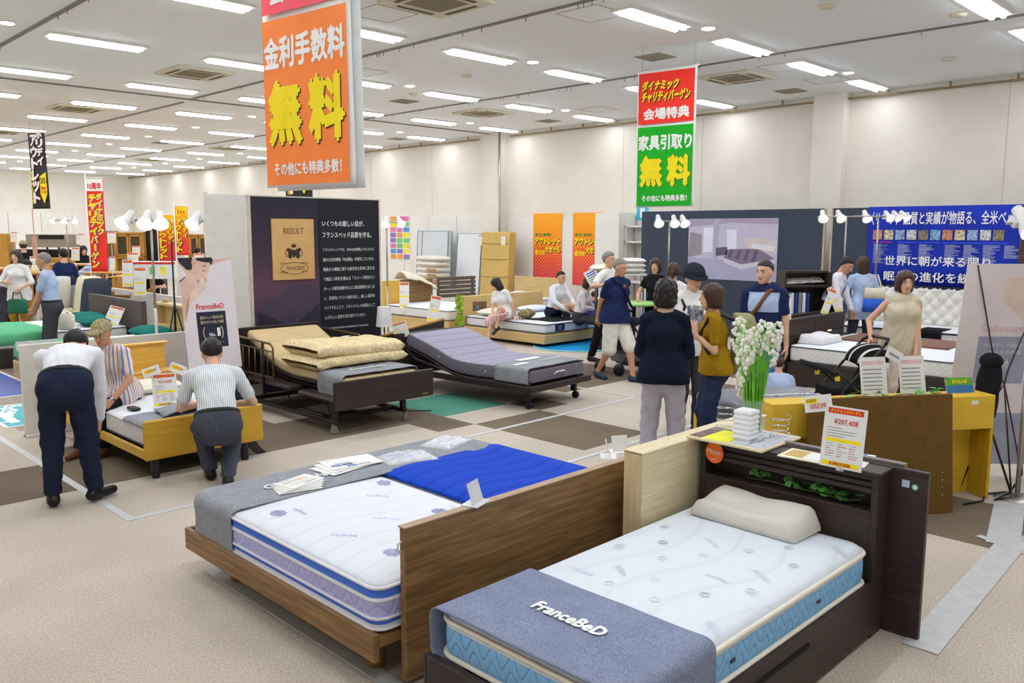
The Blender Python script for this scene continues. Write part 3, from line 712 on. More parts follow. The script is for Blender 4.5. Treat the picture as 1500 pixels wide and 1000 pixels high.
sl = MB(clear('clear acrylic', (236, 240, 244), .35, .08)).box(-.02, .02, -.012, .012, 0, .004).box(-.003, .003, -.01, .01, .002, .02); o2 = sl.build('sign_clip'); o2.parent = bpy.data.objects['price_sign']; o2.location = (.0, -.0005, -.004)

# ------------------------------------------------------------------ maple headboard, walnut double bed
m = wb((4.2, 2.66, 0), MAPLE); m.box(3.605, 4.95, 2.6, 2.72, 0, .86, MAPLE, .004).box(3.6, 3.606, 2.6, 2.72, 0, .86, MAPLEZ).box(3.6, 4.96, 2.595, 2.725, .852, .868, MAPLE, .004)
solo(m, 'headboard_cabinet', 'pale maple box headboard standing between the walnut panel and the espresso headboard', 'headboard')
wb_ = thing('double_bed', 'walnut double bed on short round legs with a long plain headboard panel', 'bed', (3.1, 3.85, 0))
wm(wb_, WAL).box(2.175, 4.24, 2.835, 2.875, 0.03, .75, b=.003).build('headboard', wb_)
wm(wb_, M('light edge band', (168, 142, 116), .5)).box(2.17, 4.245, 2.83, 2.88, .748, .756, b=.002).build('edge_band', wb_)
m = wm(wb_, WALY); m.box(2.03, 2.06, 2.88, 4.8, .155, .285, WALY, .004).box(4.13, 4.16, 2.88, 4.8, .155, .285, WALY, .004).box(2.06, 4.13, 4.77, 4.8, .155, .285, WAL, .004); m.build('side_rail', wb_)
wm(wb_, WAL).box(2.06, 4.13, 2.88, 4.77, .22, .265).build('base_board', wb_)
for x in (2.2, 3.1, 4.0):
    for y in (3.1, 4.48): wm(wb_, WAL).lathe([(.038, 0), (.042, .005), (.042, .16)], WAL, 16, (x, y, 0)).build('leg', wb_)
PURW = waves('lavender quilted border', (184, 186, 236), (146, 146, 208), .10, .06, .5); COB = fabric('cornflower band', (78, 122, 222), .06); LAVW = fabric('white border band', (232, 232, 240), .03)
TK2 = waves('white relax ticking', (222, 227, 235), (210, 215, 225), 1.0, .15, .35, .8, .3, True)
mt = wb((2.58, 3.82, .27)); x0, x1, y0, y1 = 2.065, 3.085, 2.9, 4.75
slab(mt, x0, x1, y0, y1, .268, .50, PURW, TK2, .07, [(.10, LAVW), (.2, COB), (.24, LAVW), (.70, PURW), (.74, LAVW), (.92, COB), (1.0, TK2)], .012, .018)
mat2 = solo(mt, 'mattress', 'white mattress with lavender and blue striped border on the walnut bed', 'mattress')
m = MB(); m.T = Matrix.Translation(-mat2.location)
for z in (.285, .335, .42, .478): piping(m, x0, x1, y0, y1, z, .008, LAVW, .07, .005)
m.build('piping', mat2); m = MB(); m.T = Matrix.Translation(-mat2.location); PV = M('violet print', (176, 176, 218), .8)
for k, (x, y) in enumerate(((2.2, 4.0), (2.25, 3.55), (2.3, 3.1), (2.75, 3.95), (2.85, 3.4), (2.55, 3.6), (2.95, 4.05), (2.7, 3.05))):
    if k % 2: text(m, 'refres', (x, y, .512), (.6, -.8, 0), (.8, .6, 0), .14, .035, PV)
    else:
        for i in range(5):
            for j in range(5):
                if abs(i - 2) + abs(j - 2) < 4: m.box(x + i * .016, x + i * .016 + .009, y + j * .02, y + j * .02 + .012, .509, .5125, PV)
    if k in (0, 4): text(m, 'refres', (x + .12, y + .05, .512), (0, -1, 0), (1, 0, 0), .13, .035, PV)
m.build('print', mat2)
mt = wb((3.61, 3.82, .27)); x0b, x1b = 3.1, 4.12; slab(mt, x0b, x1b, y0, y1, .268, .485, MSIDE, MWHITE, .07, None, .008, .018)
solo(mt, 'mattress', 'right hand mattress of the walnut bed hidden under the blue pad', 'mattress')
ROYAL = waves('royal blue quilted pad', (4, 62, 182), (3, 30, 130), .9, .15, .35, .85, .8, True)
m = wb((3.6, 3.7, .495)); m.loft([[(x, y, z) for x, y in rrect(3.1 + i, 4.13 - i, 2.9 + i, 4.3 - i, .05)] for i, z in ((.012, .494), (0, .502), (0, .512), (.012, .52), (.15, .523), (.36, .524))], ROYAL, True); solo(m, 'bed_pad', 'royal blue quilted pad lying on the right half of the walnut bed', 'bed pad')
GR2 = waves('grey quilted foot cloth', (128, 129, 134), (112, 112, 118), .8, .16, .3, .95, .4, True)
m = wb((3.1, 4.5, .5)); drape(m, x0, x1b, y0, y1, .505, .2, 1.80, 4.40, 4.23, 4.98, GREY, .004, .05, False, .005, (90, 34), .09)
cl2 = solo(m, 'foot_cloth', 'grey cloth with white lettering over the foot end of the walnut bed', 'cloth')
m = MB(); m.T = Matrix.Translation(-cl2.location); text(m, 'FranceBeD', (2.80, 4.50, .5285), (-1, 0, 0), (0, -1, 0), .42, .075, LWHITE, .03); m.build('lettering', cl2)
LC = [M('print blue', (90, 130, 200), .5), M('print peach', (230, 180, 150), .5), M('print grey', (170, 172, 180), .5), M('print sand', (226, 206, 160), .5), M('print navy', (60, 70, 120), .5)]
for k in range(5): sheet('leaflet', ['lowest leaflet of the fan near the cloth lettering', 'leaflet second from the bottom of the fan on the grey foot cloth', 'middle leaflet of the fan on the grey foot cloth', 'leaflet second from the top of the fan on the grey foot cloth', 'top leaflet of the fan of leaflets beside the cloth lettering'][k], 'leaflet', (.26, .17), (2.55 + .022 * (k - 2), 4.26 + .012 * k, .527 + .0045 * k), (0, 0, math.radians(-14 + 7 * k)), leaflet_draw(20 + k, LC[1:4]), None, .004, 'fan of leaflets on the grey foot cloth')
for k in range(3): sheet('leaflet', ['lowest leaflet of the blue printed pile on the grey foot cloth', 'middle leaflet of the blue printed pile on the grey foot cloth', 'top leaflet of the blue printed pile on the grey foot cloth'][k], 'leaflet', (.36, .24), (3.0 + .02 * k, 4.42 + .012 * k, .527 + .0045 * k), (0, 0, math.radians(8 - 9 * k)), leaflet_draw(40 + k, LC[0:1] + LC[2:3] + LC[4:]), None, .004, 'blue printed leaflets on the grey foot cloth')
PLAS = clear('clear plastic bag', (236, 238, 242), .55, .12)
def bag(c, lx, ly, rz, seed, lab, blue=False):
    R = Matrix.Translation(c) @ Matrix.Rotation(rz, 4, 'Z'); m = wb(c); rr = random.Random(seed); ph = rr.uniform(0, 6)
    for sg in (1, 0):
        def fn(u, v):
            a, b = 2 * u - 1, 2 * v - 1; e = (1 - a ** 4) * (1 - b ** 4)
            return R @ Vector((a * lx / 2, b * ly / 2, .003 + sg * (.03 * e + .012 * e * (nz(a, b, 4, ph) + nz(a, b, 9, ph) * .8))))
        m.grid(22, 18, fn if sg else (lambda u, v: fn(v, u)), PLAS)
    o = solo(m, 'plastic_bag', lab, 'plastic bag', 'clear plastic bags on the foot cloth')
    p = MB(M('folded white cloth', (226, 228, 232), .8)); p.T = Matrix.Translation(-Vector(c)) @ R; p.box(-lx * .42, lx * .42, -ly * .42, ly * .42, .001, .012, b=.005)
    if blue: p.box(-lx * .4, lx * .1, -ly * .1, ly * .36, .012, .014, M('print blue', (90, 130, 200), .5))
    p.build('contents', o)
bag((3.88, 4.55, .518), .36, .26, .3, 1, 'clear plastic bag of folded white cloth at the far corner of the grey foot cloth')
bag((3.42, 4.42, .518), .36, .26, -.3, 2, 'clear plastic bag with blue print between the leaflets and the other bag', True)
ACR = clear('acrylic card', (240, 240, 244), .75, .12)
def tent(base, lab, rz=0.0, s=1.0, m_=ACR):
    m = MB(m_); m.box(-.07 * s, .07 * s, -.03, .06, 0, .003); o = m.build('card_holder'); place(o, base, rz); tag(o, lab, 'card holder', 'small clear card holders')
    p = MB(m_); p.T = Matrix.Rotation(math.radians(-18), 4, 'X'); p.box(-.055 * s, .055 * s, 0, .003, .003, .11 * s); p.build('card', o)
tent((2.63, 2.85, .757), 'clear acrylic card holder lying on the walnut headboard edge beside the blue pad', .35)
tent((3.75, 2.93, .757), 'left of two white card holders behind the walnut headboard end', .7, .9, PAPER); tent((3.87, 2.95, .757), 'right of two white card holders behind the walnut headboard end', -.5, .9, PAPER)
m = wb((2.172, 2.86, .66), M('white clip', (230, 228, 222), .4)).tube([(2.168, 2.855, .64), (2.15, 2.855, .65), (2.15, 2.855, .68), (2.168, 2.855, .69)], .006, None, 6); solo(m, 'cable_clip', 'small white clip on the left edge of the walnut headboard', 'clip')
# ------------------------------------------------------------------ people
def V3(*a): return np.array(a, float)
def smin(a, b, k):
    h = np.clip(.5 + .5 * (b - a) / k, 0, 1); return b * (1 - h) + a * h - k * h * (1 - h)
def cap(P, a, b, r1, r2):
    a, b = np.asarray(a, float), np.asarray(b, float); d = b - a; L = float(d @ d) + 1e-9
    t = np.clip(((P - a) @ d) / L, 0, 1); return np.linalg.norm(P - a - t[..., None] * d, axis=-1) - (r1 + (r2 - r1) * t)
def ell(P, c, r):
    r = np.asarray(r, float); q = (P - np.asarray(c, float)) / r; k = np.linalg.norm(q, axis=-1); return (k - 1) * r.min() * .85
def snets(F, o, h):
    """surface nets: turn a signed distance grid into a closed quad mesh"""
    ins = F < 0; nx, ny, nz_ = F.shape
    acc = np.zeros((nx - 1, ny - 1, nz_ - 1, 3)); cnt = np.zeros((nx - 1, ny - 1, nz_ - 1))
    I = np.stack(np.meshgrid(np.arange(nx - 1), np.arange(ny - 1), np.arange(nz_ - 1), indexing='ij'), -1).astype(float)
    cor = [(i, j, k) for i in (0, 1) for j in (0, 1) for k in (0, 1)]
    sl = lambda c: (slice(c[0], nx - 1 + c[0]), slice(c[1], ny - 1 + c[1]), slice(c[2], nz_ - 1 + c[2]))
    for a in cor:
        for ax in range(3):
            if a[ax]: continue
            b = list(a); b[ax] = 1; fa, fb = F[sl(a)], F[sl(b)]; m = (fa < 0) != (fb < 0)
            t = np.where(m, fa / np.where(m, fa - fb, 1), 0); p = np.zeros(m.shape + (3,)); p[...] = a; p[..., ax] = t
            acc += np.where(m[..., None], p, 0); cnt += m
    act = cnt > 0; idx = -np.ones(act.shape, int); idx[act] = np.arange(act.sum())
    V = o + h * (I[act] + acc[act] / cnt[act][:, None]); faces = []
    for ax in range(3):
        s0 = [slice(1, -1)] * 3; s1 = list(s0); s0[ax] = slice(0, F.shape[ax] - 1); s1[ax] = slice(1, F.shape[ax])
        a, b = ins[tuple(s0)], ins[tuple(s1)]; m = a != b; ii = np.argwhere(m)
        off = np.array([1, 1, 1]); off[ax] = 0; ii = ii + off; u, v = (ax + 1) % 3, (ax + 2) % 3
        def g(du, dv):
            q = ii.copy(); q[:, u] -= du; q[:, v] -= dv; return idx[q[:, 0], q[:, 1], q[:, 2]]
        Q = np.stack([g(1, 1), g(0, 1), g(0, 0), g(1, 0)], 1); flip = b[m]; Q[flip] = Q[flip][:, ::-1]; faces.append(Q)
    return V, np.concatenate(faces)
def mesh_sdf(fn, lo, hi, h):
    lo, hi = np.asarray(lo, float) - 2 * h, np.asarray(hi, float) + 2 * h
    n = np.ceil((hi - lo) / h).astype(int) + 1
    G = np.stack(np.meshgrid(*[lo[i] + h * np.arange(n[i]) for i in range(3)], indexing='ij'), -1)
    F = fn(G); F[0], F[-1], F[:, 0], F[:, -1], F[:, :, 0], F[:, :, -1] = [1e-3 + np.abs(x) for x in (F[0], F[-1], F[:, 0], F[:, -1], F[:, :, 0], F[:, :, -1])]
    return snets(F, lo, h)
def obj_np(name, parts, parent, label=None):
    """parts: list of (V, F, material or per-face list)"""
    vs, fs, mi, mats, off = [], [], [], [], 0
    for V, F, m in parts:
        ms = m if isinstance(m, list) else [m] * len(F)
        for x in dict.fromkeys(ms):
            if x not in mats: mats.append(x)
        vs += [tuple(p) for p in V]; fs += [tuple(int(i) + off for i in f) for f in F]; mi += [mats.index(x) for x in ms]; off += len(V)
    me = bpy.data.meshes.new(name); me.from_pydata(vs, [], fs)
    for m in mats: me.materials.append(m)
    me.polygons.foreach_set('material_index', mi); me.polygons.foreach_set('use_smooth', [True] * len(fs)); me.update()
    o = bpy.data.objects.new(name, me); COL.objects.link(o); o.parent = parent
    if label: o['label'] = label
    return o
def ik(a, b, l1, l2, hint):
    d = b - a; L = np.linalg.norm(d); L2 = min(L, (l1 + l2) * .999); d = d / L; b = a + d * L2
    x = (l1 * l1 - l2 * l2 + L2 * L2) / (2 * L2); y = math.sqrt(max(l1 * l1 - x * x, 0)); hv = hint - d * (hint @ d); hv = hv / (np.linalg.norm(hv) + 1e-9)
    return a + d * x + hv * y, b
def rotm(yaw=0, pitch=0, roll=0):
    """head or torso frame: columns right, forward, up; pitch>0 looks down"""
    return np.array((Matrix.Rotation(yaw, 3, 'Z') @ Matrix.Rotation(-pitch, 3, 'X') @ Matrix.Rotation(roll, 3, 'Y')))
SKIN = M('skin', (214, 168, 140), .55, .03, 8); SKINT = M('tanned skin', (196, 146, 116), .55, .03, 8); LIP = M('lips', (178, 106, 96), .5); EYEW = M('eye white', (226, 222, 216), .4); EYED = M('dark eye', (36, 28, 26), .3)
HAIRB = M('black hair', (30, 26, 26), .45, .25, 60); HAIRBR = M('brown hair', (62, 42, 34), .45, .25, 60); HAIRG = M('grey hair', (128, 124, 120), .6, .2, 60)
LEATHER = M('black leather', (24, 24, 26), .3); BROWNL = M('brown leather', (110, 66, 40), .4)
def person(label, loc, face, ht=1.68, lean=0.0, side=0.0, twist=0.0, pz=None, py=0.0, px=0.0, hands=None, elbows=None, feet=None, knees=None, head=(0, 0, 0), female=False, skin=None,
           hair=('short', None), top=None, top2=None, loose=0.0, sleeve=.5, hem=.9, bottom=None, leg='trousers', leglen=.06, shoes=None, res=.014, belt=None, curl=.5, extra=None, fingers=True, fat=1.0, group=None, hunch=.0, collar=None):
    """face: direction looked at (radians from +X); pose given in the body frame (x right, y ahead, z up), metres for a 1.70 m figure"""
    k = ht / 1.70; skin = skin or SKIN
    root = thing('person', label, 'person', loc, face - math.pi / 2, group)
    sh_w = (.155 if female else .178) * k; hip_w = .085 * k; pz = (pz if pz is not None else .90) * k
    pel = V3(px * k, py * k, pz)
    R1 = rotm(0, lean * .55, side * .5); R2 = rotm(twist, lean, side); R3 = rotm(twist, lean + hunch, side)
    waist = pel + R1 @ V3(0, 0, .17 * k); chest = waist + R2 @ V3(0, .01, .20 * k); shl = chest + R3 @ V3(0, 0, .12 * k); nb = shl + R3 @ V3(0, -.005, .055 * k)
    fA = fat; fW = .86 if female else 1.0
    st = [(pel - R1 @ V3(0, 0, .05 * k), R1, .150 * fA, .10), (pel + R1 @ V3(0, -.005, .05 * k), R1, .155 * (1.05 if female else 1) * fA, .108 * fA), (waist, R1 if lean < .5 else R2, .133 * fA * fW, .095 * fA), (chest, R2, .155 * (.93 if female else 1) * fA, .112 * fA), (shl, R3, .145 * (.9 if female else 1), .07)]
    def torso(P, infl=0.0):
        d = None
        for i in range(len(st) - 1):
            c0, Ra, a0, b0 = st[i]; c1, Rb, a1, b1 = st[i + 1]
            for s in (-1, 0, 1):
                q = cap(P, c0 + Ra @ V3(s * (a0 - b0) * k, 0, 0), c1 + Rb @ V3(s * (a1 - b1) * k, 0, 0), b0 * k + infl, b1 * k + infl); d = q if d is None else smin(d, q, .025)
        if female:
            for s in (-1, 1): d = smin(d, np.linalg.norm(P - (chest + R2 @ V3(s * .07 * k, .085 * k, -.01)), axis=-1) - (.046 * k + infl), .06)
        return d
    # limbs
    la, lf = .285 * k, .25 * k; lt, ls = .412 * k, .392 * k
    S = {s: shl + R3 @ V3(s * sh_w, 0, -.015 * k) for s in (-1, 1)}
    hands = hands or {}; elbows = elbows or {}; feet = feet or {}; knees = knees or {}
    E, Wr, K, A, FD = {}, {}, {}, {}, {}
    for s in (-1, 1):
        h = hands.get(s); tgt = (V3(*h[:3]) * k) if h else S[s] + V3(s * .07 * k, .05 * k, -.50 * k)
        E[s], Wr[s] = ik(S[s], tgt, la, lf, V3(*elbows.get(s, (s * .6, -1, -.2))))
        f = feet.get(s, (s * .1, 0, 0)); fd = f[3] if len(f) > 3 else s * -.12; pitch_ = f[4] if len(f) > 4 else 0.0; FD[s] = (fd, pitch_)
        ank = V3(f[0] * k, f[1] * k, f[2] * k + .085 * k); K[s], A[s] = ik(pel + R1 @ V3(s * hip_w, 0, -.02), ank, lt, ls, V3(*knees.get(s, (s * .1, 1, 0))))
    hp = {s: pel + R1 @ V3(s * hip_w, 0, -.02) for s in (-1, 1)}
    hdR = R3 @ rotm(*head) if not isinstance(head, np.ndarray) else head
    hdR = rotm(head[0] + twist, head[1] + (lean + hunch) * .75, head[2] + side)
    hc = nb + R3 @ V3(0, .012 * k, .055 * k) + hdR @ V3(0, .012, .095) * k
    armr = (.043, .036, .027) if not female else (.038, .032, .024)
    def arms(P, infl=0.0, upto=1.0, loose=0.0):
        d = None
        for s in (-1, 1):
            if upto <= 1: q = cap(P, S[s], S[s] + (E[s] - S[s]) * upto, (armr[0] + .008) * k + infl, armr[1] * k + infl + loose)
            else:
                q = cap(P, S[s], E[s], (armr[0] + .008) * k + infl, armr[1] * k + infl + loose)
                q = smin(q, cap(P, E[s], E[s] + (Wr[s] - E[s]) * (upto - 1), armr[1] * k + infl + loose, armr[2] * k + infl + loose * .8), .012)
            d = q if d is None else np.minimum(d, q)
        return d
    def legs(P, infl=0.0, loose=0.0):
        d = None
        for s in (-1, 1):
            q = smin(cap(P, hp[s], K[s], .082 * k * fA + infl, .055 * k + infl + loose), cap(P, K[s], A[s], .052 * k + infl + loose, .034 * k + infl + loose * 1.15), .02)
            if not loose: q = smin(q, np.linalg.norm((P - (K[s] * .7 + A[s] * .3) + V3(0, .012, 0)), axis=-1) - .052 * k, .03)
            d = q if d is None else smin(d, q, .008)
        return d
    def footf(P):
        d = None
        for s in (-1, 1):
            fd, pt = FD[s]; R = np.array(Matrix.Rotation(fd, 3, 'Z') @ Matrix.Rotation(-pt, 3, 'X')); a = A[s]
            q = smin(cap(P, a + R @ V3(0, -.03, -.045) * k, a + R @ V3(0, .15, -.058) * k, .036 * k, .027 * k), cap(P, a, a + R @ V3(0, 0, -.05) * k, .035 * k, .04 * k), .02); d = q if d is None else np.minimum(d, q)
        return d
    pts = [pel, waist, chest, shl, nb, hc] + [x[s] for x in (S, E, Wr, K, A) for s in (-1, 1)]
    lo, hi = np.min(pts, 0) - .2 * k, np.max(pts, 0) + .2 * k; lo[2] = max(lo[2], -.02)
    def bodyf(P):
        d = smin(torso(P), legs(P), .03); d = smin(d, arms(P, 0, 2.0), .02); d = smin(d, cap(P, nb - R3 @ V3(0, 0, .03), hc - hdR @ V3(0, .01, .03) * k, .056 * k, .05 * k), .025); return smin(d, footf(P), .02)
    parts = []
    V, F = mesh_sdf(bodyf, lo, hi, res); parts.append((V, F, skin))
    # head with a face
    def hl(P): return (P - hc) @ hdR / k
    def headf(P):
        q = hl(P); d = smin(ell(q, (0, -.012, .032), (.076, .094, .088)), ell(q, (0, .022, -.028), (.06, .072, .086)), .03)
        d = smin(d, np.linalg.norm(q - V3(0, .062, -.088), axis=-1) - .024, .03)
        d = smin(d, cap(q, (0, .088, .012), (0, .108, -.026), .007, .013), .012)
        for s in (-1, 1):
            d = smin(d, ell(q, (s * .075, -.008, -.008), (.011, .02, .031)), .006); e = np.linalg.norm(q - V3(s * .031, .103, .014), axis=-1) - .014; d = -smin(-d, e, .012)
            d = smin(d, cap(q, (0, .092, -.054), (s * .02, .083, -.054), .008, .005), .008); d = smin(d, cap(q, (s * .012, .092, .034), (s * .048, .074, .032), .006, .005), .012)
        return d * k
    hr = .0065 if res < .018 else .011
    V, F = mesh_sdf(headf, hc - .15 * k, hc + .15 * k, hr); C = V[F].mean(1); q = hl(C); fm = [skin] * len(F); ax = np.abs(q[:, 0])
    eye = (((ax - .031) / .015) ** 2 + ((q[:, 2] - .013) / .0075) ** 2 < 1) & (q[:, 1] > .05); pup = ((ax - .031) / .008) ** 2 + ((q[:, 2] - .013) / .008) ** 2 < 1
    brow = (np.abs(ax - .033) < .019) & (np.abs(q[:, 2] - .036) < .0045) & (q[:, 1] > .05); lip = (ax < .022) & (np.abs(q[:, 2] + .055) < .008) & (q[:, 1] > .06)
    hs, hcol = hair; hcol = hcol or HAIRB
    for i in np.nonzero(eye | brow | lip)[0]: fm[i] = (EYED if pup[i] else EYEW) if eye[i] else (hcol if brow[i] else LIP)
    parts.append((V, F, fm))
    # hands
    for s in (-1, 1):
        h = hands.get(s); d0 = Wr[s] - E[s]; d0 = d0 / np.linalg.norm(d0)
        dv = V3(*h[3]) if h and len(h) > 3 and h[3] is not None else d0; dv = dv / np.linalg.norm(dv)
        pn = V3(*h[4]) if h and len(h) > 4 and h[4] is not None else V3(-s, 0, 0); pn = pn - dv * (pn @ dv); pn = pn / (np.linalg.norm(pn) + 1e-9); sd = np.cross(dv, pn)
        if h and len(h) > 5: cu = h[5]
        else: cu = curl
        if sd @ V3(0, 1, 0) < 0 and not (h and len(h) > 4): sd = -sd
        w0 = Wr[s]; sg = []
        for i, (o, L) in enumerate(((.030, .068), (.010, .076), (-.010, .071), (-.029, .056))):
            b = w0 + dv * .088 * k + sd * o * k; a1 = cu * (.55 + .08 * i); a2 = a1 + cu * .9; p1 = b + (dv * math.cos(a1) + pn * math.sin(a1)) * L * .55 * k + sd * o * .12 * k; p2 = p1 + (dv * math.cos(a2) + pn * math.sin(a2)) * L * .5 * k; sg += [(b, p1, .0092, .0085), (p1, p2, .0085, .007)]
        t0 = w0 + dv * .03 * k + sd * .03 * k; t1 = t0 + (dv * .6 + sd * .65 + pn * .45) * .045 * k; t2 = t1 + (dv * .85 + sd * .15 + pn * .5) * .034 * k; sg += [(t0, t1, .0125, .0105), (t1, t2, .0105, .008)]
        def handf(P, w0=w0, dv=dv, sd=sd, sg=sg):
            d = cap(P, w0 - dv * .03 * k, w0 + dv * .02 * k, .025 * k, .024 * k)
            for o in (-.024, -.008, .008, .024): d = smin(d, cap(P, w0 + dv * .015 * k + sd * o * .7 * k, w0 + dv * .085 * k + sd * o * k, .015 * k, .0125 * k), .012)
            f = None
            for a, b, r1, r2 in sg: q = cap(P, a, b, r1 * k, r2 * k); f = q if f is None else np.minimum(f, q)
            return smin(d, f, .006)
        pp = np.array([x for g in sg for x in g[:2]] + [w0 - dv * .04 * k])
        V, F = mesh_sdf(handf, pp.min(0) - .03, pp.max(0) + .03, .0055 if res < .018 else .009); parts.append((V, F, skin))
    obj_np('body', parts, root)
    # hair
    if hs:
        def hairf(P):
            q = hl(P); x, y, z = q[..., 0], q[..., 1], q[..., 2]; wob = .004 * np.sin(x * 95 + np.sin(z * 60)) * np.sin(z * 45 + y * 50)
            big = ell(q, (0, -.014, .036), (.089, .108, .101)) + wob * (.7 if hs in ('short', 'crop') else 1.2)
            if hs == 'crop': big = ell(q, (0, -.014, .034), (.083, .102, .097)) + wob * .4
            line = np.where(y > .02, .058 + .35 * (y - .02) + .0 * z, np.where(y > -.03, .0 + (y + .03) * 1.16, -.078 + (y + .09) * 1.1))
            d = np.maximum(big, (line - z) * .7)
            if hs in ('bob', 'long', 'wavy', 'pony'):
                bot = {'bob': -.105, 'long': -.17, 'wavy': -.12, 'pony': -.06}[hs]; w2 = .02 if hs == 'wavy' else .0
                b2 = smin(ell(q, (0, -.016, .034), (.096, .112, .104)), ell(q, (0, -.03, -.05), (.1, .088, .10 if hs != 'long' else .16)), .03) + wob * (.35 + 60 * w2)
                b2 = np.maximum(b2, bot - z); fo = ell(q, (0, .10, -.055), (.062, .075, .115)); fr = np.maximum(b2, -fo)
                d = smin(d, np.maximum(fr, y - .085 - .0 * z), .01) if hs != 'pony' else smin(d, np.maximum(fr, y - .01), .01)
                if hs == 'pony': d = smin(d, cap(q, (0, -.12, .0), (0, -.14, -.16), .03, .012), .02)
            return d * k
        V, F = mesh_sdf(hairf, hc - .24 * k, hc + .17 * k, .008 if res < .018 else .013); obj_np('hair', [(V, F, hcol)], root)
    def fold(P, a=.004): return a * (np.sin(P[..., 0] * 31 + P[..., 2] * 17) * np.sin(P[..., 1] * 27 - P[..., 2] * 23) + .6 * np.sin(P[..., 2] * 52 + 9 * np.sin(P[..., 0] * 14)))
    upv = R1 @ V3(0, 0, 1); 
    if top:
        tm = top; zt = hem
        def shirtf(P):
            d = smin(torso(P, .010 + loose), cap(P, shl - R3 @ V3(.12 * k, 0, .0), shl + R3 @ V3(.12 * k, 0, .0), .056 * k, .056 * k), .03)
            if loose:
                for s in (-1, 0, 1): d = smin(d, cap(P, chest + R2 @ V3(s * .055 * k, .005, 0), pel + R1 @ V3(s * .06 * k, .005, -.02), .105 * k + loose * .6, .115 * k + loose), .04)
            if sleeve > .02: d = smin(d, arms(P, .010, sleeve * 2 * (.74 if sleeve < .55 else 1), .007), .016)
            d = smin(d, cap(P, nb - R3 @ V3(0, 0, .04), nb + R3 @ V3(0, 0, .004), .066 * k, .06 * k), .02)
            if hem < .9:
                for s in (-1, 1): d = smin(d, cap(P, pel + R1 @ V3(s * .06 * k, -.01, .08 * k), hp[s] + (K[s] - hp[s]) * .35, .10 * k * fA + .03, .082 * k * fA + .05), .05)
                for s in (-1, 1): d = smin(d, np.linalg.norm(P - (hp[s] + R1 @ V3(0, -.045 * k, .015 * k)), axis=-1) - .1 * k * fA - .022, .04)
            d = d + fold(P); d = np.maximum(d, ((pel + upv * (zt - .90) * k) - P) @ upv)
            return np.maximum(d, (P - (nb + R3 @ V3(0, 0, .018 * k))) @ (R3 @ V3(0, -.35, .94)))
        lo2, hi2 = np.min([pel, waist, shl] + [x[s] for x in (S, E, Wr) for s in (-1, 1)], 0) - .2 * k, np.max([pel, waist, shl, nb] + [x[s] for x in (S, E, Wr) for s in (-1, 1)], 0) + .2 * k
        V, F = mesh_sdf(shirtf, lo2, hi2, res); fm2 = tm
        if top2:
            C = (V[F].mean(1) - chest) @ R2 / k; mk = top2[1](C); fm2 = [top2[0] if b else tm for b in mk]
        obj_np('shirt', [(V, F, fm2)], root)
        if collar:
            def colf(P): return np.abs(cap(P, nb - R3 @ V3(0, .0, .012), nb + R3 @ V3(0, .006, .03), .060 * k, .054 * k)) - .005
            def colf2(P): return np.maximum(np.maximum(colf(P), (P - nb - R3 @ V3(0, .0, .026) * k) @ (R3 @ V3(0, -.4, .92))), -((P - nb + R3 @ V3(0, 0, .012)) @ (R3 @ V3(0, 0, 1))))
            V, F = mesh_sdf(colf2, nb - .1, nb + .1, .009); obj_np('collar', [(V, F, collar)], root)
    if bottom:
        def pantf(P):
            t = torso(P, .018 if not top or hem >= .9 else .008); cut = (P - (pel + R1 @ V3(0, 0, .11 * k))) @ (R1 @ V3(0, 0, 1))
            if leg == 'skirt':
                d = None
                for s in (-1, 0, 1):
                    q = cap(P, pel + R1 @ V3(s * .05 * k, 0, .03), (hp[1] + hp[-1]) / 2 * .0 + (K[1] + K[-1]) / 2 + ((K[1] - K[-1]) / 2) * s * .8 + V3(s * .03, 0, -leglen), .12 * k, .125 * k); d = q if d is None else smin(d, q, .05)
                for s in (-1, 1): d = smin(d, cap(P, hp[s], K[s], .105 * k, .082 * k), .03)
                d = d + fold(P, .006); d = np.maximum(d, ((K[1] + K[-1]) / 2 - V3(0, 0, leglen) - P) @ V3(0, 0, 1)) if pz > .7 else d
            elif leg == 'shorts':
                d = None
                for s in (-1, 1): q = cap(P, hp[s], hp[s] + (K[s] - hp[s]) * .98, .10 * k * fA, .098 * k); d = q if d is None else smin(d, q, .01)
                d = d + fold(P)
            else:
                d = legs(P, .013, .011 if leg == 'trousers' else .004)
                for s in (-1, 1): d = smin(d, np.linalg.norm(P - (hp[s] + R1 @ V3(0, -.045 * k, .015 * k)), axis=-1) - .1 * k * fA, .04)
                d = d + fold(P, .0045)
                for s in (-1, 1): d = np.maximum(d, np.where(np.linalg.norm(P - A[s], axis=-1) < .16 * k, (A[s] + V3(0, 0, leglen - .06) * k - P) @ V3(0, 0, 1), -1))
            d = smin(d, t, .03); return np.maximum(d, cut)
        lo3, hi3 = np.min([pel, hp[1], hp[-1], K[1], K[-1], A[1], A[-1]], 0) - .2 * k, np.max([pel, hp[1], hp[-1], K[1], K[-1], A[1], A[-1]], 0) + .2 * k; lo3[2] = max(lo3[2], 0)
        V, F = mesh_sdf(pantf, lo3, hi3, res); obj_np('skirt' if leg == 'skirt' else 'shorts' if leg == 'shorts' else 'trousers', [(V, F, bottom)], root)
        if belt:
            def beltf(P):
                z = (P - (pel + R1 @ V3(0, 0, .095 * k))) @ (R1 @ V3(0, 0, 1)); return np.maximum(torso(P, .025), np.abs(z) - .018 * k)
            V, F = mesh_sdf(beltf, pel - .3 * k, pel + .35 * k, max(res * .8, .01)); obj_np('belt', [(V, F, belt)], root)
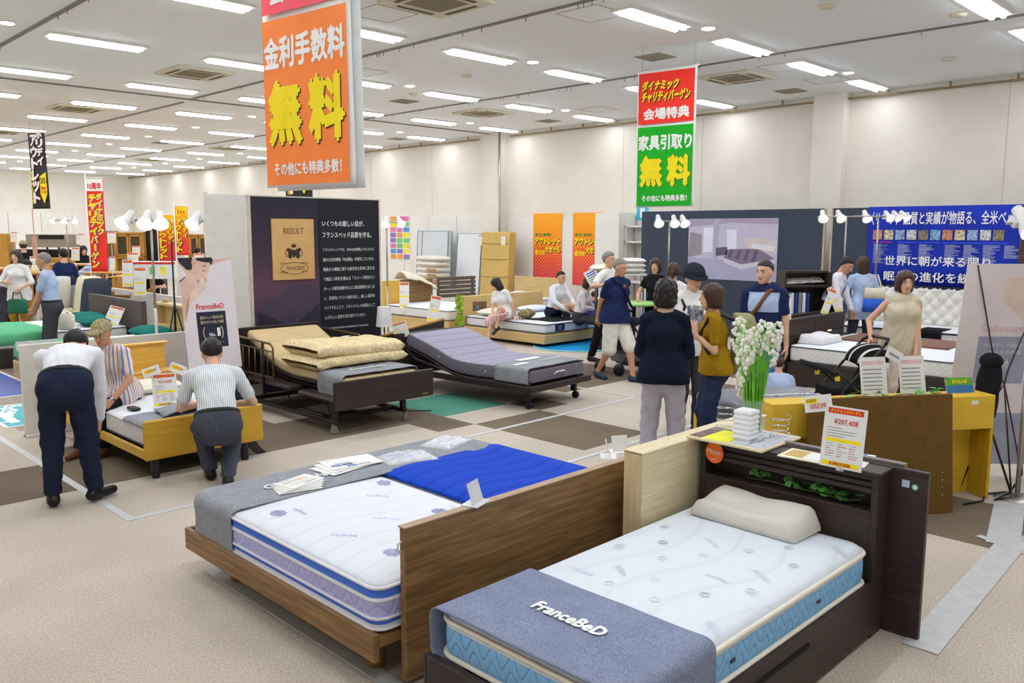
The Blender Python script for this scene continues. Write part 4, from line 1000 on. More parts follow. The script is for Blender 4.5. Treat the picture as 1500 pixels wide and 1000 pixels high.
    if shoes:
        sh_m = shoes
        for s in (-1, 1):
            fd, pt = FD[s]; R = np.array(Matrix.Rotation(fd, 3, 'Z') @ Matrix.Rotation(-pt, 3, 'X')); a = A[s]
            def shf(P, a=a, R=R):
                d = smin(cap(P, a + R @ V3(0, -.035, -.042) * k, a + R @ V3(0, .165, -.052) * k, .043 * k, .034 * k), cap(P, a + R @ V3(0, -.01, .0) * k, a + R @ V3(0, 0, -.05) * k, .042 * k, .046 * k), .02)
                q = (P - a) @ R; d = np.maximum(d, q[..., 2] + .012 * k * 0 - np.where(q[..., 1] > .04, .02, .015) * k); return np.maximum(d, -.084 * k - q[..., 2])
            V, F = mesh_sdf(shf, a - .24 * k, a + .24 * k, max(res * .7, .009)); obj_np('shoe', [(V, F, sh_m)], root)
    info = dict(root=root, hc=hc, hdR=hdR, k=k, shl=shl, nb=nb, R2=R2, R3=R3, S=S, E=E, Wr=Wr, pel=pel, chest=chest, waist=waist, K=K, A=A, R1=R1, torso=torso)
    if extra: extra(info)
    return info
def on_head(i, fn, name, mat, pad=.24):
    V, F = mesh_sdf(lambda P: fn((P - i['hc']) @ i['hdR'] / i['k']) * i['k'], i['hc'] - pad, i['hc'] + pad, .009); return obj_np(name, [(V, F, mat)], i['root'])
def strap(i, pts, mat, name='bag_strap', wd=.018, th=.004):
    m = MB(mat); n = len(pts)
    m.tube(pts, wd * .5, mat, 6); return m.build(name, i['root'])
def around(i, a_off, b_off, n=10):
    """strap path lying on the chest and back, from shoulder point a to hip point b (body frame, torso surface)"""
    return None
def W(px, py, z=0.0): p = at(px, py, z); return (p.x, p.y, 0.0)
def toward(dx, dy):
    """heading of a screen direction: dx to the right, dy away from the viewer"""
    r = Vector((math.cos(YAW), -math.sin(YAW))); f = Vector((math.sin(YAW), math.cos(YAW))); v = r * dx + f * dy; return math.atan2(v.y, v.x)
# ------------------------------------------------------------------ adjustable beds in front of the black partition
MS = M('grey rubber', (120, 116, 106), .6); BRZ = M('bronze tube', (110, 92, 66), .35, metal=.6)
BEI = waves('beige quilted ticking', (206, 182, 138), (188, 162, 118), 1.2, .3, .5, .85, .5, True); BEIS = waves('beige quilted border', (200, 178, 138), (176, 152, 112), .09, .07, .4)
DKB = fabric('dark brown border', (66, 56, 58), .1); SHG = waves('charcoal lilac ticking', (160, 158, 176), (112, 108, 126), 3.0, .19, .12, .9, .8, True); SHGS = waves('charcoal lilac border', (118, 112, 126), (88, 82, 96), .1, .06, .5)
def bev_mat(o, a, b): pass
ab = thing('adjustable_bed', 'electric bed with raised beige mattress, bronze side rails and dark footboard', 'bed', (5.2, 8.1, 0))
wm(ab, ESPX).box(4.55, 5.82, 7.03, 7.07, .255, .55, b=.006).build('footboard', ab)
wm(ab, M('brass plate', (190, 150, 70), .3, metal=.8)).box(5.66, 5.74, 7.025, 7.03, .285, .30).build('name_plate', ab)
wm(ab, ESPX).box(4.6, 5.8, 9.28, 9.33, .2, .9, b=.006).build('headboard', ab)
m = wm(ab, DARKMETAL)
for x in (4.64, 5.52): m.box(x - .025, x + .025, 7.15, 9.2, .09, .13, b=.005).box(x - .025, x + .025, 7.17, 7.23, .13, .30, b=.005)
m.box(4.62, 5.54, 7.35, 7.4, .09, .13).box(4.62, 5.54, 8.9, 8.95, .09, .13).box(4.9, 4.94, 7.2, 9.2, .26, .3).box(5.3, 5.34, 7.2, 9.2, .26, .3); m.build('base_frame', ab)
for x in (4.64, 5.55):
    for y in (7.2, 9.15): wm(ab).lathe([(.05, 0), (.05, .01), (.028, .06), (.024, .1), (.024, .13)], MS, 14, (x, y, 0)).build('foot', ab)
m = wm(ab, M('dark platform', (60, 46, 44), .5)); 
for a, b, z in ((7.12, 7.85, .31), (8.0, 8.95, .33)): m.box(4.6, 5.72, a, b, z, z + .05, b=.02)
m.build('platform', ab)
m = wm(ab, DARKMETAL); pth = [(7.12, .40), (7.65, .42), (8.15, .42), (8.5, .47), (8.85, .61), (9.2, .76)]
bent(m, [(y, z - .038) for y, z in pth], .9, .03, 4.76, DARKMETAL); m.build('mattress_deck', ab)
for x in (4.6, 5.78):
    m = wm(ab, BRZ); m.tube([(x, 9.25, .43), (x, 9.25, .8), (x, 9.2, .83), (x, 8.38, .81), (x, 8.32, .77), (x, 8.32, .43), (x, 9.25, .43)], .014, BRZ, 8).tube([(x, 8.32, .72), (x, 9.25, .74)], .009, BRZ, 6)
    for k in range(6): y = 8.45 + k * .14; m.tube([(x, y, .43), (x, y, .73)], .008, BRZ, 6)
    m.tube([(x, 8.55, .2), (x, 8.55, .82)], .018, BLACK, 6).tube([(x, 9.1, .2), (x, 9.1, .43)], .018, BLACK, 6); m.build('side_rail', ab)
m = wm(ab, BLACK); m.tube([(4.9, 8.6, .28), (4.8, 8.3, .1), (5.0, 7.9, .02), (4.85, 7.6, .02), (5.1, 7.5, .2)], .008, BLACK, 6).tube([(5.2, 8.3, .3), (5.1, 8.0, .02), (5.4, 7.8, .015), (6.0, 7.3, .012)], .007, BLACK, 6); m.build('cable', ab)
mt = wb((5.2, 8.1, .42)); bent(mt, pth, .94, .05, 4.74, DKB); bm_ = solo(mt, 'mattress', 'beige quilted mattress with dark brown lower border, raised at the head end', 'mattress')
m = MB(); m.T = Matrix.Translation(-bm_.location); bent(m, [(y, z + .045) for y, z in pth], .95, .10, 4.735, BEI, BEIS, .035); m.build('top_panel', bm_)
FLE = fabric('beige fleece', (228, 206, 164), .14, 45, .95, 1.0)
m = wb((5.25, 8.0, .6))
def fold_layer(m, x0, x1, yf, yb, z, th, seed):
    def fn(u, v):
        a = 2 * math.pi * v; y = (yf + yb) / 2 + (yb - yf) / 2 * math.copysign(abs(math.cos(a)) ** .5, math.cos(a)); zz = z + th / 2 + th / 2 * math.copysign(abs(math.sin(a)) ** .6, math.sin(a)); x = x0 + (x1 - x0) * u
        e = min(u, 1 - u) / .06; s = math.sqrt(max(.05, 1 - (1 - min(e, 1)) ** 2)); n_ = nz(x * 2 + seed, y * 3 + zz * 9, 3) * .012
        return (x, y + n_, z + th / 2 + (zz - z - th / 2) * s + n_ * .8 + .02 * math.sin(3 * u + seed))
    m.grid(28, 28, fn, FLE)
fold_layer(m, 4.68, 5.88, 7.55, 8.3, .57, .14, 0); fold_layer(m, 4.70, 5.86, 7.57, 8.3, .69, .16, 2.1)
solo(m, 'folded_blanket', 'thick beige fleece blanket folded across the beige electric bed', 'blanket')
sheet('tag_card', 'small cream tag lying on the folded fleece blanket', 'tag', (.14, .06), (5.3, 7.9, .875), (0, 0, .4), lambda p, a, b: qd(p, -.05, .05, .02, .035, GREYTXT))
m = wb((5.25, 7.3, .5)); drape(m, 4.74, 5.69, 7.1, 9.0, .572, .17, 4.48, 5.92, 7.16, 7.62, GREY, .006, .05, False, .005, (60, 20), .05, fy=False)
c3 = solo(m, 'foot_cloth', 'blue grey cloth over the foot of the beige electric bed', 'cloth')
m = MB(); m.T = Matrix.Translation(-c3.location); text(m, 'FranceBeD', (4.98, 7.36, .594), (1, 0, 0), (0, 1, 0), .46, .07, LWHITE, .03); m.build('lettering', c3)
# grey adjustable bed
gb = thing('adjustable_bed', 'low electric bed on black castors with a charcoal lilac mattress raised at the head', 'bed', (6.8, 6.5, 0), math.radians(4))
def gl(mat=None): return MB(mat)
m = MB(M('dark frame', (46, 38, 38), .45)); m.box(-.04, 1.14, -.05, -.0, .22, .29, b=.006).box(-.04, .0, 0, 2.15, .22, .29, b=.006).box(1.1, 1.14, 0, 2.15, .22, .29, b=.006).box(0, 1.1, 2.1, 2.15, .22, .29); m.build('frame', gb)
m = MB(ESPX).box(-.1, 1.2, 2.2, 2.25, .15, .72, b=.006); m.build('headboard', gb)
for x, y in ((.1, .12), (1.0, .12), (.1, 1.9), (1.0, 1.9)):
    m = MB(BLACK).box(x - .03, x + .03, y - .03, y + .03, .09, .23, b=.004); m.T = Matrix.Translation((x, y - .03, .045)) @ Matrix.Rotation(math.pi / 2, 4, 'Y'); m.lathe([(.044, -.02), (.046, 0), (.044, .02)], BLACK, 14); m.build('castor', gb)
gp = [(.02, .30), (.55, .31), (.95, .30), (1.3, .33), (1.7, .46), (2.14, .58)]
m = MB(DARKMETAL); bent(m, [(y, z - .036) for y, z in gp], 1.06, .028, .02, DARKMETAL); m.build('mattress_deck', gb)
m = MB(DARKMETAL)
for x in (-.02, 1.12): m.tube([(x, 1.0, .28), (x, 1.9, .42), (x, 2.1, .56)], .014, DARKMETAL, 6)
m.build('lift_arm', gb)
m = MB(); bent(m, gp, 1.06, .17, .02, SHG, SHGS, .03); g2 = m.build('mattress'); place(g2, gb.location, math.radians(4)); tag(g2, 'charcoal lilac quilted mattress bent up at the head on the castor bed', 'mattress')
m = MB(DKB); piping(m, .03, 1.07, .03, .06, .465, .007, DKB, .014); m.build('piping', g2)
for y, z in ((.7, .385), (1.5, .48)): MB(M('cream eyelet', (200, 190, 150), .5)).ball((.012, y, z), .012, None, 6).build('eyelet', g2)
m = MB(STEEL).tube([(.45, -.0, .38), (.47, -.025, .41), (.62, -.025, .41), (.64, -.0, .38)], .008, LWHITE, 6); m.build('handle', g2)
m = MB(); drape(m, .02, 1.08, .0, 2.0, .478, .17, -.17, 1.08, .03, .55, GREY, .002, .04, False, .004, (50, 18), .04, fy=False)
c4 = m.build('foot_cloth'); place(c4, gb.location, math.radians(4)); tag(c4, 'thin grey cloth on the foot of the charcoal lilac mattress', 'cloth')
m = MB(); text(m, 'FranceBeD', (.62, .30, .498), (1, 0, 0), (0, 1, 0), .36, .055, LWHITE, .03); qd(m, .1, .34, .28, .36, LWHITE, .4975); qd(m, .38, .78, .46, .56, LWHITE, .4975); m.build('lettering', c4)
# ------------------------------------------------------------------ black two-panel partition
NV = gradient('night photo print', [(0, (40, 38, 56)), (.3, (52, 44, 66)), (.55, (96, 66, 84)), (.7, (66, 50, 66)), (1, (34, 34, 48))], 'z', 0, 2.46); INKN = M('navy black board', (26, 28, 38), .55)
bp = thing('partition_screen', 'tall dark two-panel screen with a gold square sign and white Japanese text', 'partition', (6.0, 9.62, 0))
PY = 9.6
wm(bp, INKN).box(6.03, 6.99, PY, PY + .04, 0, 2.47).build('text_panel', bp)
wm(bp, NV).box(5.07, 6.02, PY, PY + .04, 0, 2.47).build('photo_panel', bp)
m = wm(bp, M('pale edge', (206, 196, 180), .5)); m.box(5.04, 5.07, PY - .005, PY + .05, 0, 2.48).box(6.99, 7.01, PY - .005, PY + .05, 0, 2.48).box(5.04, 7.01, PY, PY + .05, 2.47, 2.485); m.build('edge_frame', bp)
m = wm(bp); DP = M('dim mattress print', (74, 62, 84), .6); DPL = M('dim line print', (44, 40, 58), .6); e = .003
m.poly([(5.12, PY - e, 1.05), (5.6, PY - e, .82), (6.0, PY - e, 1.1), (6.0, PY - e, 1.35), (5.6, PY - e, 1.35)], DP); m.poly([(5.12, PY - e, 1.05), (5.12, PY - e, .8), (5.6, PY - e, .5), (6.0, PY - e, .85), (6.0, PY - e, 1.1), (5.6, PY - e, .82)], M('dim side print', (48, 44, 62), .6))
for k in range(5): m.tube([(5.12, PY - .004, 1.0 - .05 * k), (5.6, PY - .004, .77 - .06 * k), (6.0, PY - .004, 1.05 - .05 * k)], .004, DPL, 4)
m.build('photo_print', bp)
GOLD = M('gold sign board', (214, 172, 112), .5, .03)
gs = wm(bp, GOLD).box(5.34, 5.94, PY - .02, PY, 1.43, 2.20).build('sign_board', bp)
m = wm(bp); y_ = PY - .0215; B3 = M('dark brown print', (58, 42, 34), .6); text(m, 'RESULT', (5.5, y_, 2.01), (1, 0, 0), (0, 0, 1), .29, .075, B3); text(m, 'FRANCEBED', (5.53, y_, 1.55), (1, 0, 0), (0, 0, 1), .26, .05, B3, .01)
m.tube([(5.45 + .2 * (1 - math.cos(a)) * .97, y_, 1.575 + .075 * math.sin(a)) for a in np.linspace(0, 6.28, 22, False)], .003, B3, 4, True)
for sx in (-1, 1):   # crest: shield between two rearing beasts under a crown
    c = 5.64 + sx * .065
    m.poly([(c + sx * x, y_, 1.78 + z) for x, z in ((-.035, -.07), (-.01, -.09), (.02, -.06), (.015, 0), (.045, .03), (.02, .06), (-.01, .04), (-.03, .05), (-.035, 0))][::-sx], B3)
    m.tube([(c + sx * .03, y_, 1.72), (c + sx * .06, y_, 1.76), (c + sx * .04, y_, 1.81)], .005, B3, 4)
    for zz in (1.52, 1.63): m.tube([(5.64 + sx * .2, y_, zz), (5.64 + sx * .15, y_, zz + .02), (5.64 + sx * .1, y_, zz)], .004, B3, 4)
m.poly([(5.64 + x, y_, 1.76 + z) for x, z in ((-.03, .05), (-.03, -.02), (0, -.06), (.03, -.02), (.03, .05))], B3); m.poly([(5.64 + x, y_, 1.84 + z) for x, z in ((-.03, 0), (.03, 0), (.04, .05), (.015, .025), (0, .06), (-.015, .025), (-.04, .05))], B3)
m.build('lettering', gs)
m = wm(bp); y_ = PY - .002
for s, z, wd, hh in (('いくつもの厳しい目が、', 2.11, .66, .075), ('フランスベッド品質を守る。', 1.96, .78, .075)): text(m, s, (6.08, y_, z), (1, 0, 0), (0, 0, 1), wd, hh, LWHITE, .02)
for k, (s, wd) in enumerate((('フランスベッドでは、日本のJIS規格よりもさらに', .82), ('細かな社内規格「FES規格」を制定しています。', .82), ('寝具から睡眠に関する医学的な見地に至るま', .82), ('で幅広く研究を重ねる「スリープ研究セン', .82), ('ター」の研究成果をもとに製品開発をおこな', .82), ('い、定期的にテストを繰り返し、厳しい基準を', .82), ('クリアすることで、フランスベッドの製品として', .82), ('ふさわしい品質を保ち続けています。', .66))): text(m, s, (6.08, y_, 1.775 - .128 * k), (1, 0, 0), (0, 0, 1), wd, .048, LWHITE, .01)
text(m, 'FRENCE FRANCEBED ENGINEERING STANDARD', (6.08, y_, .745), (1, 0, 0), (0, 0, 1), .7, .022, LWHITE); m.build('lettering', bp)

# ------------------------------------------------------------------ left: honey beech bed, its sign, the banner stand
yb = thing('single_bed', 'honey yellow beech bed with dark legs that the staff are bending over', 'bed', (3.12, 7.85, 0))
HON2 = wood('yellow beech panel', (196, 152, 42), (214, 170, 62), 'x')
wm(yb, HON2).box(2.6, 3.66, 6.84, 6.88, .165, .50, b=.012).build('footboard', yb)
m = wm(yb, HONEY); m.box(2.62, 3.62, 8.83, 8.87, .2, .88, b=.008).box(2.6, 3.66, 8.8, 8.9, .865, .885, b=.004); m.build('headboard', yb)
wm(yb, HONEY).box(2.62, 3.66, 8.62, 8.66, .35, .60, b=.006).box(2.62, 3.66, 8.62, 8.85, .585, .605, b=.004).build('headboard_shelf', yb)
m = wm(yb, wood('yellow beech rail', (204, 160, 62), (222, 180, 84), 'y')); m.box(2.6, 2.63, 6.88, 8.85, .175, .255, None, .006); m.build('side_rail', yb); m = wm(yb, wood('yellow beech rail', (204, 160, 62), (222, 180, 84), 'y')).box(3.62, 3.65, 6.88, 8.85, .175, .255, None, .006); m.build('side_rail', yb)
wm(yb, BLACK).box(2.63, 3.62, 6.88, 8.84, .2, .24).build('base_board', yb)
for x, y in ((2.7, 6.9), (3.5, 6.9), (2.7, 8.7), (3.5, 8.7)): wm(yb).lathe([(.03, 0), (.034, .02), (.036, .2)], M('black leg', (40, 40, 42), .4), 14, (x, y, 0)).build('leg', yb)
m = wm(yb, M('dark bent wood', (48, 38, 36), .4)); m.grid(6, 12, lambda u, v: (3.60 + .14 * u, 7.05 + .1 * max(0, (v - .6)) * 0 - .0, .30 - .30 * v) if False else (3.56 + .10 * u + .16 * max(0, v - .55) ** 1.5 * 2.2, 7.0, .30 - .298 * v), None, .012); m.build('bent_support', yb)
m = wm(yb, HONEYZ); m.tube([(2.68, 8.2, .42), (2.66, 8.2, .60), (2.7, 8.2, .63), (2.85, 8.25, .63), (2.9, 8.5, .60), (2.92, 8.55, .42)], .02, HONEYZ, 8); m.build('grab_rail', yb)
mt = wb((3.12, 7.8, .24)); slab(mt, 2.65, 3.60, 6.92, 8.6, .245, .44, MSIDE, MWHITE, .06); ym = solo(mt, 'mattress', 'white mattress with dark piping on the honey yellow beech bed', 'mattress')
m = MB(); m.T = Matrix.Translation(-ym.location); PG = fabric('dark grey piping', (70, 70, 76), .05); piping(m, 2.65, 3.60, 6.92, 8.6, .268, .009, PG); piping(m, 2.65, 3.60, 6.92, 8.6, .422, .007, CREAM); m.build('piping', ym)
m = wb((3.15, 8.35, .45)); puff(m, (3.25, 8.38, .446), .62, .38, .13, fabric('cream pillow', (232, 226, 204), .04, 200), .05); solo(m, 'pillow', 'cream pillow at the head of the honey yellow beech bed', 'pillow')
m = wb((2.95, 7.1, .45)); drape(m, 2.65, 3.60, 6.9, 8.7, .442, .18, 2.62, 3.45, 6.96, 7.4, GREY, .008, .05, False, .005, (40, 20), .06, fy=False)
def fl(u, v):
    x = 2.85 + .55 * u; y = 7.06 + .3 * v; return (x + .04 * v, y, .475 + .05 * math.sin(math.pi * u) * (1 - v * .6) + .03 * nz(x, y, 3))
m.grid(16, 10, fl, GREY, .006); solo(m, 'folded_cloth', 'blue grey cloth folded over the foot of the honey yellow bed', 'cloth')
sheet('price_sign', 'white price sign reading 215,000 yen standing on the honey yellow bed', 'price sign', (.21, .30), (3.08, 7.55, .455), (math.radians(82), 0, -.25), price_draw('¥215,000', 4, True, True), None, .003)
for k, (dx, dz, rr_, lab) in enumerate(((-.09, .29, -.3, 'left yellow and white card clipped above the 215,000 yen sign'), (.12, .29, .45, 'right yellow and white card clipped above the 215,000 yen sign'))):
    sheet('discount_card', lab, 'card', (.15, .085), (3.08 + dx, 7.58, .455 + dz), (math.radians(82), rr_, -.25), lambda p, a, b: (qd(p, -.06, .02, .03, .065, YEL), text(p, '1万円OFF', (-.055, .035, .0012), (1, 0, 0), (0, 1, 0), .1, .024, RED, .02)), None, .001, 'discount cards over the 215,000 yen sign')
LC2 = [M('print magenta', (200, 80, 130), .5), M('print red', (210, 70, 60), .5), M('print grey', (170, 172, 180), .5)]
for k in range(3): sheet('leaflet', ['lowest pink printed leaflet on the honey yellow bed', 'middle pink printed leaflet on the honey yellow bed', 'top pink printed leaflet beside the 215,000 yen sign'][k], 'leaflet', (.3, .21), (3.2 + .06 * k, 7.22 + .05 * k, .50 + .005 * k), (0, 0, -.3 + .4 * k), leaflet_draw(60 + k, LC2), None, .004, 'pink leaflets on the honey yellow bed')
m = wb((2.75, 7.9, .45), BLACK); m.box(2.78, 2.86, 7.55, 7.7, .45, .475, b=.01); solo(m, 'remote_control', 'small black remote control lying on the honey yellow bed', 'remote control')
# X-stand banners
def xbanner(loc, rz, lab, wd=.6, ht=1.68, z0=.1, lean=math.radians(8)):
    t = thing('banner_stand', lab, 'banner stand', loc, rz)
    T = Matrix.Translation((0, 0, z0)) @ Matrix.Rotation(-lean, 4, 'X'); T2 = T
    def mk(mat=None): m = MB(mat); m.T = T2; return m
    BG = M('banner pale fabric', (230, 222, 229), .6, .015); m = mk(BG); m.box(-wd / 2, wd / 2, 0, .003, 0, ht); bn = m.build('banner', t)
    e = -.002; m = mk(); SK = M('print skin', (222, 186, 170), .6); SK2 = M('print skin shade', (198, 152, 136), .6); SK3 = M('print skin light', (234, 206, 194), .6); HR = M('print hair', (44, 38, 46), .6); TOPW = M('print top white', (236, 228, 230), .6)
    def tr_(pts, mat, kk):
        m.poly([((x - 155 - (y - 75) * .125) / 425 * wd - wd / 2, e - .0005 * kk, ht - (y - 75) * .00172) for x, y in pts][::-1], mat)
    tr_([(156, 100), (190, 122), (225, 150), (262, 150), (285, 215), (300, 240), (272, 300), (252, 350), (240, 400), (222, 470), (206, 465), (190, 330), (172, 215), (160, 140)], SK, 0)
    tr_([(300, 290), (262, 330), (238, 400), (222, 468), (214, 440), (228, 350), (250, 300)], SK2, 1)
    tr_([(312, 232), (384, 252), (340, 300), (270, 352), (240, 384), (250, 310), (290, 260)], SK3, 2)
    tr_([(264, 120), (300, 92), (345, 100), (400, 106), (412, 118), (408, 136), (398, 165), (392, 190), (372, 208), (350, 226), (312, 236), (296, 216), (272, 172)], SK, 3)
    tr_([(330, 228), (344, 204), (364, 188), (386, 172), (392, 200), (382, 236), (364, 262), (338, 250)], SK3, 4); tr_([(300, 214), (330, 218), (322, 232), (304, 230)], SK2, 5)
    for fx_ in (0, 10, 20): m.tube([((352 + fx_ - 155 - 125 * .125) / 425 * wd - wd / 2, e - .003, ht - (190 - 75 + fx_ * .3) * .00172), ((366 + fx_ * .9 - 155 - 150 * .125) / 425 * wd - wd / 2, e - .003, ht - (232 - 75) * .00172)], .0018, SK2, 4)
    tr_([(156, 76), (272, 75), (264, 105), (272, 132), (262, 154), (225, 150), (192, 124), (168, 104)], HR, 4)
    tr_([(296, 78), (420, 76), (434, 92), (424, 128), (404, 108), (380, 108), (340, 102), (304, 94)], HR, 4)
    tr_([(270, 88), (284, 80), (300, 88), (300, 112), (288, 124), (274, 116)], SK2, 5); tr_([(276, 92), (286, 87), (294, 94), (292, 110), (284, 116)], SK, 6)
    tr_([(342, 154), (360, 160), (378, 158), (360, 166)], HR, 6); tr_([(340, 128), (372, 126), (384, 132), (360, 132)], HR, 6)
    tr_([(434, 92), (580, 76), (582, 92), (500, 104), (430, 124)], SK, 3)
    tr_([(158, 108), (200, 150), (224, 182), (210, 196), (172, 216), (162, 160)], TOPW, 2); tr_([(170, 220), (212, 192), (216, 198), (173, 228)], HR, 4)
    tr_([(520, 285), (538, 302), (518, 322), (502, 304)], WHITE, 3); tr_([(556, 548), (572, 560), (556, 574), (544, 562)], WHITE, 3)
    m.build('photo_print', bn)
    m = mk(); NVY = M('navy print', (34, 38, 58), .6); y = e - .0002
    m.add([(-.16, y, .70), (.17, y, .70), (.17, y, 1.09), (-.16, y, 1.09)], [(0, 1, 2, 3)], NVY); m.add([(-.3, y, 0), (.3, y, 0), (.3, y, .46), (-.3, y, .46)], [(0, 1, 2, 3)], NVY)
    y -= .001; TN = M('tan print', (206, 190, 160), .6)
    text(m, 'FranceBeD', (-.15, y, 1.12), (1, 0, 0), (0, 0, 1), .31, .055, RED, .03); text(m, '国内ベッド販売台数', (-.12, y, 1.01), (1, 0, 0), (0, 0, 1), .26, .035, TN, .02); text(m, '国内ホテル納入実績', (-.12, y, .96), (1, 0, 0), (0, 0, 1), .26, .035, TN, .02)
    text(m, 'No.', (-.035, y, .82), (1, 0, 0), (0, 0, 1), .07, .04, LWHITE, .02); text(m, '1', (.055, y, .82), (1, 0, 0), (0, 0, 1), .036, .09, LWHITE)
    for s in (-1, 1): m.tube([(.01 + s * (.085 + .025 * math.sin(a)), y, .86 + .065 * math.cos(a)) for a in np.linspace(.2, 2.94, 9)], .006, TN, 4)
    text(m, '販売台数実績 第1位', (-.08, y, .745), (1, 0, 0), (0, 0, 1), .2, .014, TN); text(m, 'SPRINGTHE VAULT', (-.24, y, .38), (1, 0, 0), (0, 0, 1), .46, .045, TN); m.build('lettering', bn)
    m = mk(M('carbon rod', (44, 38, 40), .4)); c = (0, .12, .75)
    for s in (-1, 1): m.tube([(s * .29, .006, ht - .01), (s * .05, .05, .85), c], .006, None, 6); m.tube([(s * .29, .006, .02), c], .006, None, 6)
    m.tube([c, (0, .45, -.02)], .007, None, 6); m.build('cross_rods', t); return t
xb = xbanner((4.08, 8.55, 0), 0, 'pale banner stand with a sleeping woman photo behind the kneeling man')
# ------------------------------------------------------------------ simple beds: local x across, head at y=0, foot at y=-L
def abed(label, mlabel, loc, rz, wd=1.0, L=2.0, zb=.25, zt=.5, hb=.9, fm=None, fmx=None, base_from=0.0, hthick=.06, hw=None, pipe=True, side=None, top=None, legs=False, ghead=None):
    fm = fm or ESP; fmx = fmx or fm; hw = hw or wd
    t = thing('bed', label, 'bed', loc, rz)
    if hb: MB(fmx).box(-hw / 2, hw / 2, 0, hthick, 0, hb, b=.006).build('headboard', t)
    m = MB(fm).box(-wd / 2, wd / 2, -L, -.003, base_from, zb, b=.008); m.build('base', t)
    if base_from > .05:
        for x in (-wd / 2 + .08, wd / 2 - .08):
            for y in (-L + .08, -.1): MB(fm).box(x - .03, x + .03, y - .03, y + .03, 0, base_from).build('leg', t)
    mt = MB(); w2 = wd - .04; slab(mt, -w2 / 2, w2 / 2, -L + .03, -.02, zb + .004, zt, side or MSIDE, top or MWHITE, .06); mo = mt.build('mattress'); place(mo, loc, rz); tag(mo, mlabel, 'mattress')
    if pipe:
        m = MB(PG); piping(m, -w2 / 2, w2 / 2, -L + .03, -.02, zt - .02, .008, PG); piping(m, -w2 / 2, w2 / 2, -L + .03, -.02, zb + .025, .007, PG); m.build('piping', mo)
    return t, mo
def loc2(loc, rz, x, y, z=0.0):
    c, s = math.cos(rz), math.sin(rz); return (loc[0] + c * x - s * y, loc[1] + s * x + c * y, loc[2] + z)
# ------------------------------------------------------------------ behind the near headboard: yellow cabinet headboard with its bed
YH = M('mustard laminate', (214, 176, 54), .5, .05, 3); YHD = wood('mustard laminate side', (196, 154, 36), (212, 170, 50), 'z')
yl = (6.28, 2.33, 0); yr = math.atan2(-1.02, 1.55)
t = thing('cabinet_bed', 'bed with a mustard yellow box headboard seen from behind, grey cloth on its foot', 'bed', yl, yr)
MB(YH).box(-.93, .93, 0, .22, .56, .82, b=.004).build('headboard_box', t)
MB(YHD).box(-.93, -.905, .0, .22, 0, .56).build('side_panel', t); MB(YHD).box(.905, .93, .0, .22, 0, .56).build('side_panel', t); MB(YH).box(-.905, .905, .2, .22, .0, .56).build('back_panel', t)
m = MB(BLACK)
for k in range(4): m.box(.52 + .012, .535, .196, .2, .16 + .05 * k, .175 + .05 * k)
m.build('peg_hole', t)
MB(YH).box(-.55, .55, .22, 2.2, .05, .27, b=.006).build('base', t)
MB(M('white sticker', (232, 234, 226), .4)).box(.72, .78, -.002, 0, .755, .785).build('sticker', t)
mt = MB(); slab(mt, -.53, .53, .24, 2.18, .274, .50, MSIDE, MWHITE, .06); mo = mt.build('mattress'); place(mo, yl, yr); tag(mo, 'white mattress behind the mustard yellow headboard, half covered by grey cloth', 'mattress')
m = MB(); drape(m, -.53, .53, .24, 2.18, .50, .2, -.7, .7, 1.0, 2.3, GREY, .006, .05, False, .005, (40, 40), .06); o = m.build('foot_cloth'); place(o, yl, yr); tag(o, 'grey cloth spread on the bed behind the flowers and mustard headboard', 'cloth')
m = MB(); text(m, 'FranceBeD', (.4, 1.75, .5225), (-1, 0, 0), (0, -1, 0), .45, .07, LWHITE, .03); m.build('lettering', o)
BRP = fabric('dark tan panel', (100, 74, 36), .2, 120, .7, .15)
pb2 = wb((6.05, 2.27, 0)); a, b = Vector((5.58, 2.58, 0)), Vector((6.53, 1.93, 0)); d = (b - a).normalized(); n_ = Vector((d.y, -d.x, 0)) * .035
pb2.poly([a, b, b + n_, a + n_], BRP, (.07, .08, .87)); o = solo(pb2, 'leaning_board', 'large dark tan board leaning on the mustard yellow headboard', 'board')
m = MB(M('steel insert', (170, 160, 140), .3, metal=.8)); m.T = Matrix.Translation(-o.location)
for k in range(4): p = b + n_ * 1.06 - d * .09 + Vector((.07, .08, .87)) * (.16 + .062 * k); m.ball(p, .007, None, 6)
m.build('insert', o)
for k, (x, y, lab) in enumerate(((-.03, .11, 'left of two tall white leaflets behind the dark tan board'), (.30, .11, 'right pink printed leaflet standing behind the dark tan board'))):
    p = loc2(yl, yr, x, y, .822); sheet('leaflet', lab, 'leaflet', (.22, .30), p, (math.radians(78), 0, yr), lambda q, a, b: (qd(q, -.09, .09, .24, .27, M('print pink', (226, 190, 194), .5)), [qd(q, -.09, .07, .05 + .03 * j, .06 + .03 * j, GREYTXT) for j in range(6)]), None, .002, 'white leaflets on the mustard headboard')
p = loc2(yl, yr, .12, .14, 1.09); sheet('discount_card', 'small white card between the two tall leaflets', 'card', (.15, .09), p, (math.radians(80), .5, yr), lambda q, a, b: qd(q, -.05, .05, .03, .05, GREYTXT), None, .001)
p = loc2(yl, yr, .72, .12, .822); sheet('price_sign', 'green and blue sign standing on the right end of the mustard headboard', 'sign', (.24, .12), p, (math.radians(70), 0, yr), lambda q, a, b: (qd(q, -.12, .12, .06, .12, M('leaf green print', (90, 160, 50), .5)), qd(q, -.12, .12, 0, .06, M('sea blue print', (50, 110, 170), .5)), text(q, '展示品入替', (-.06, .075, .0012), (1, 0, 0), (0, 1, 0), .13, .03, YEL, .02)), None, .003)
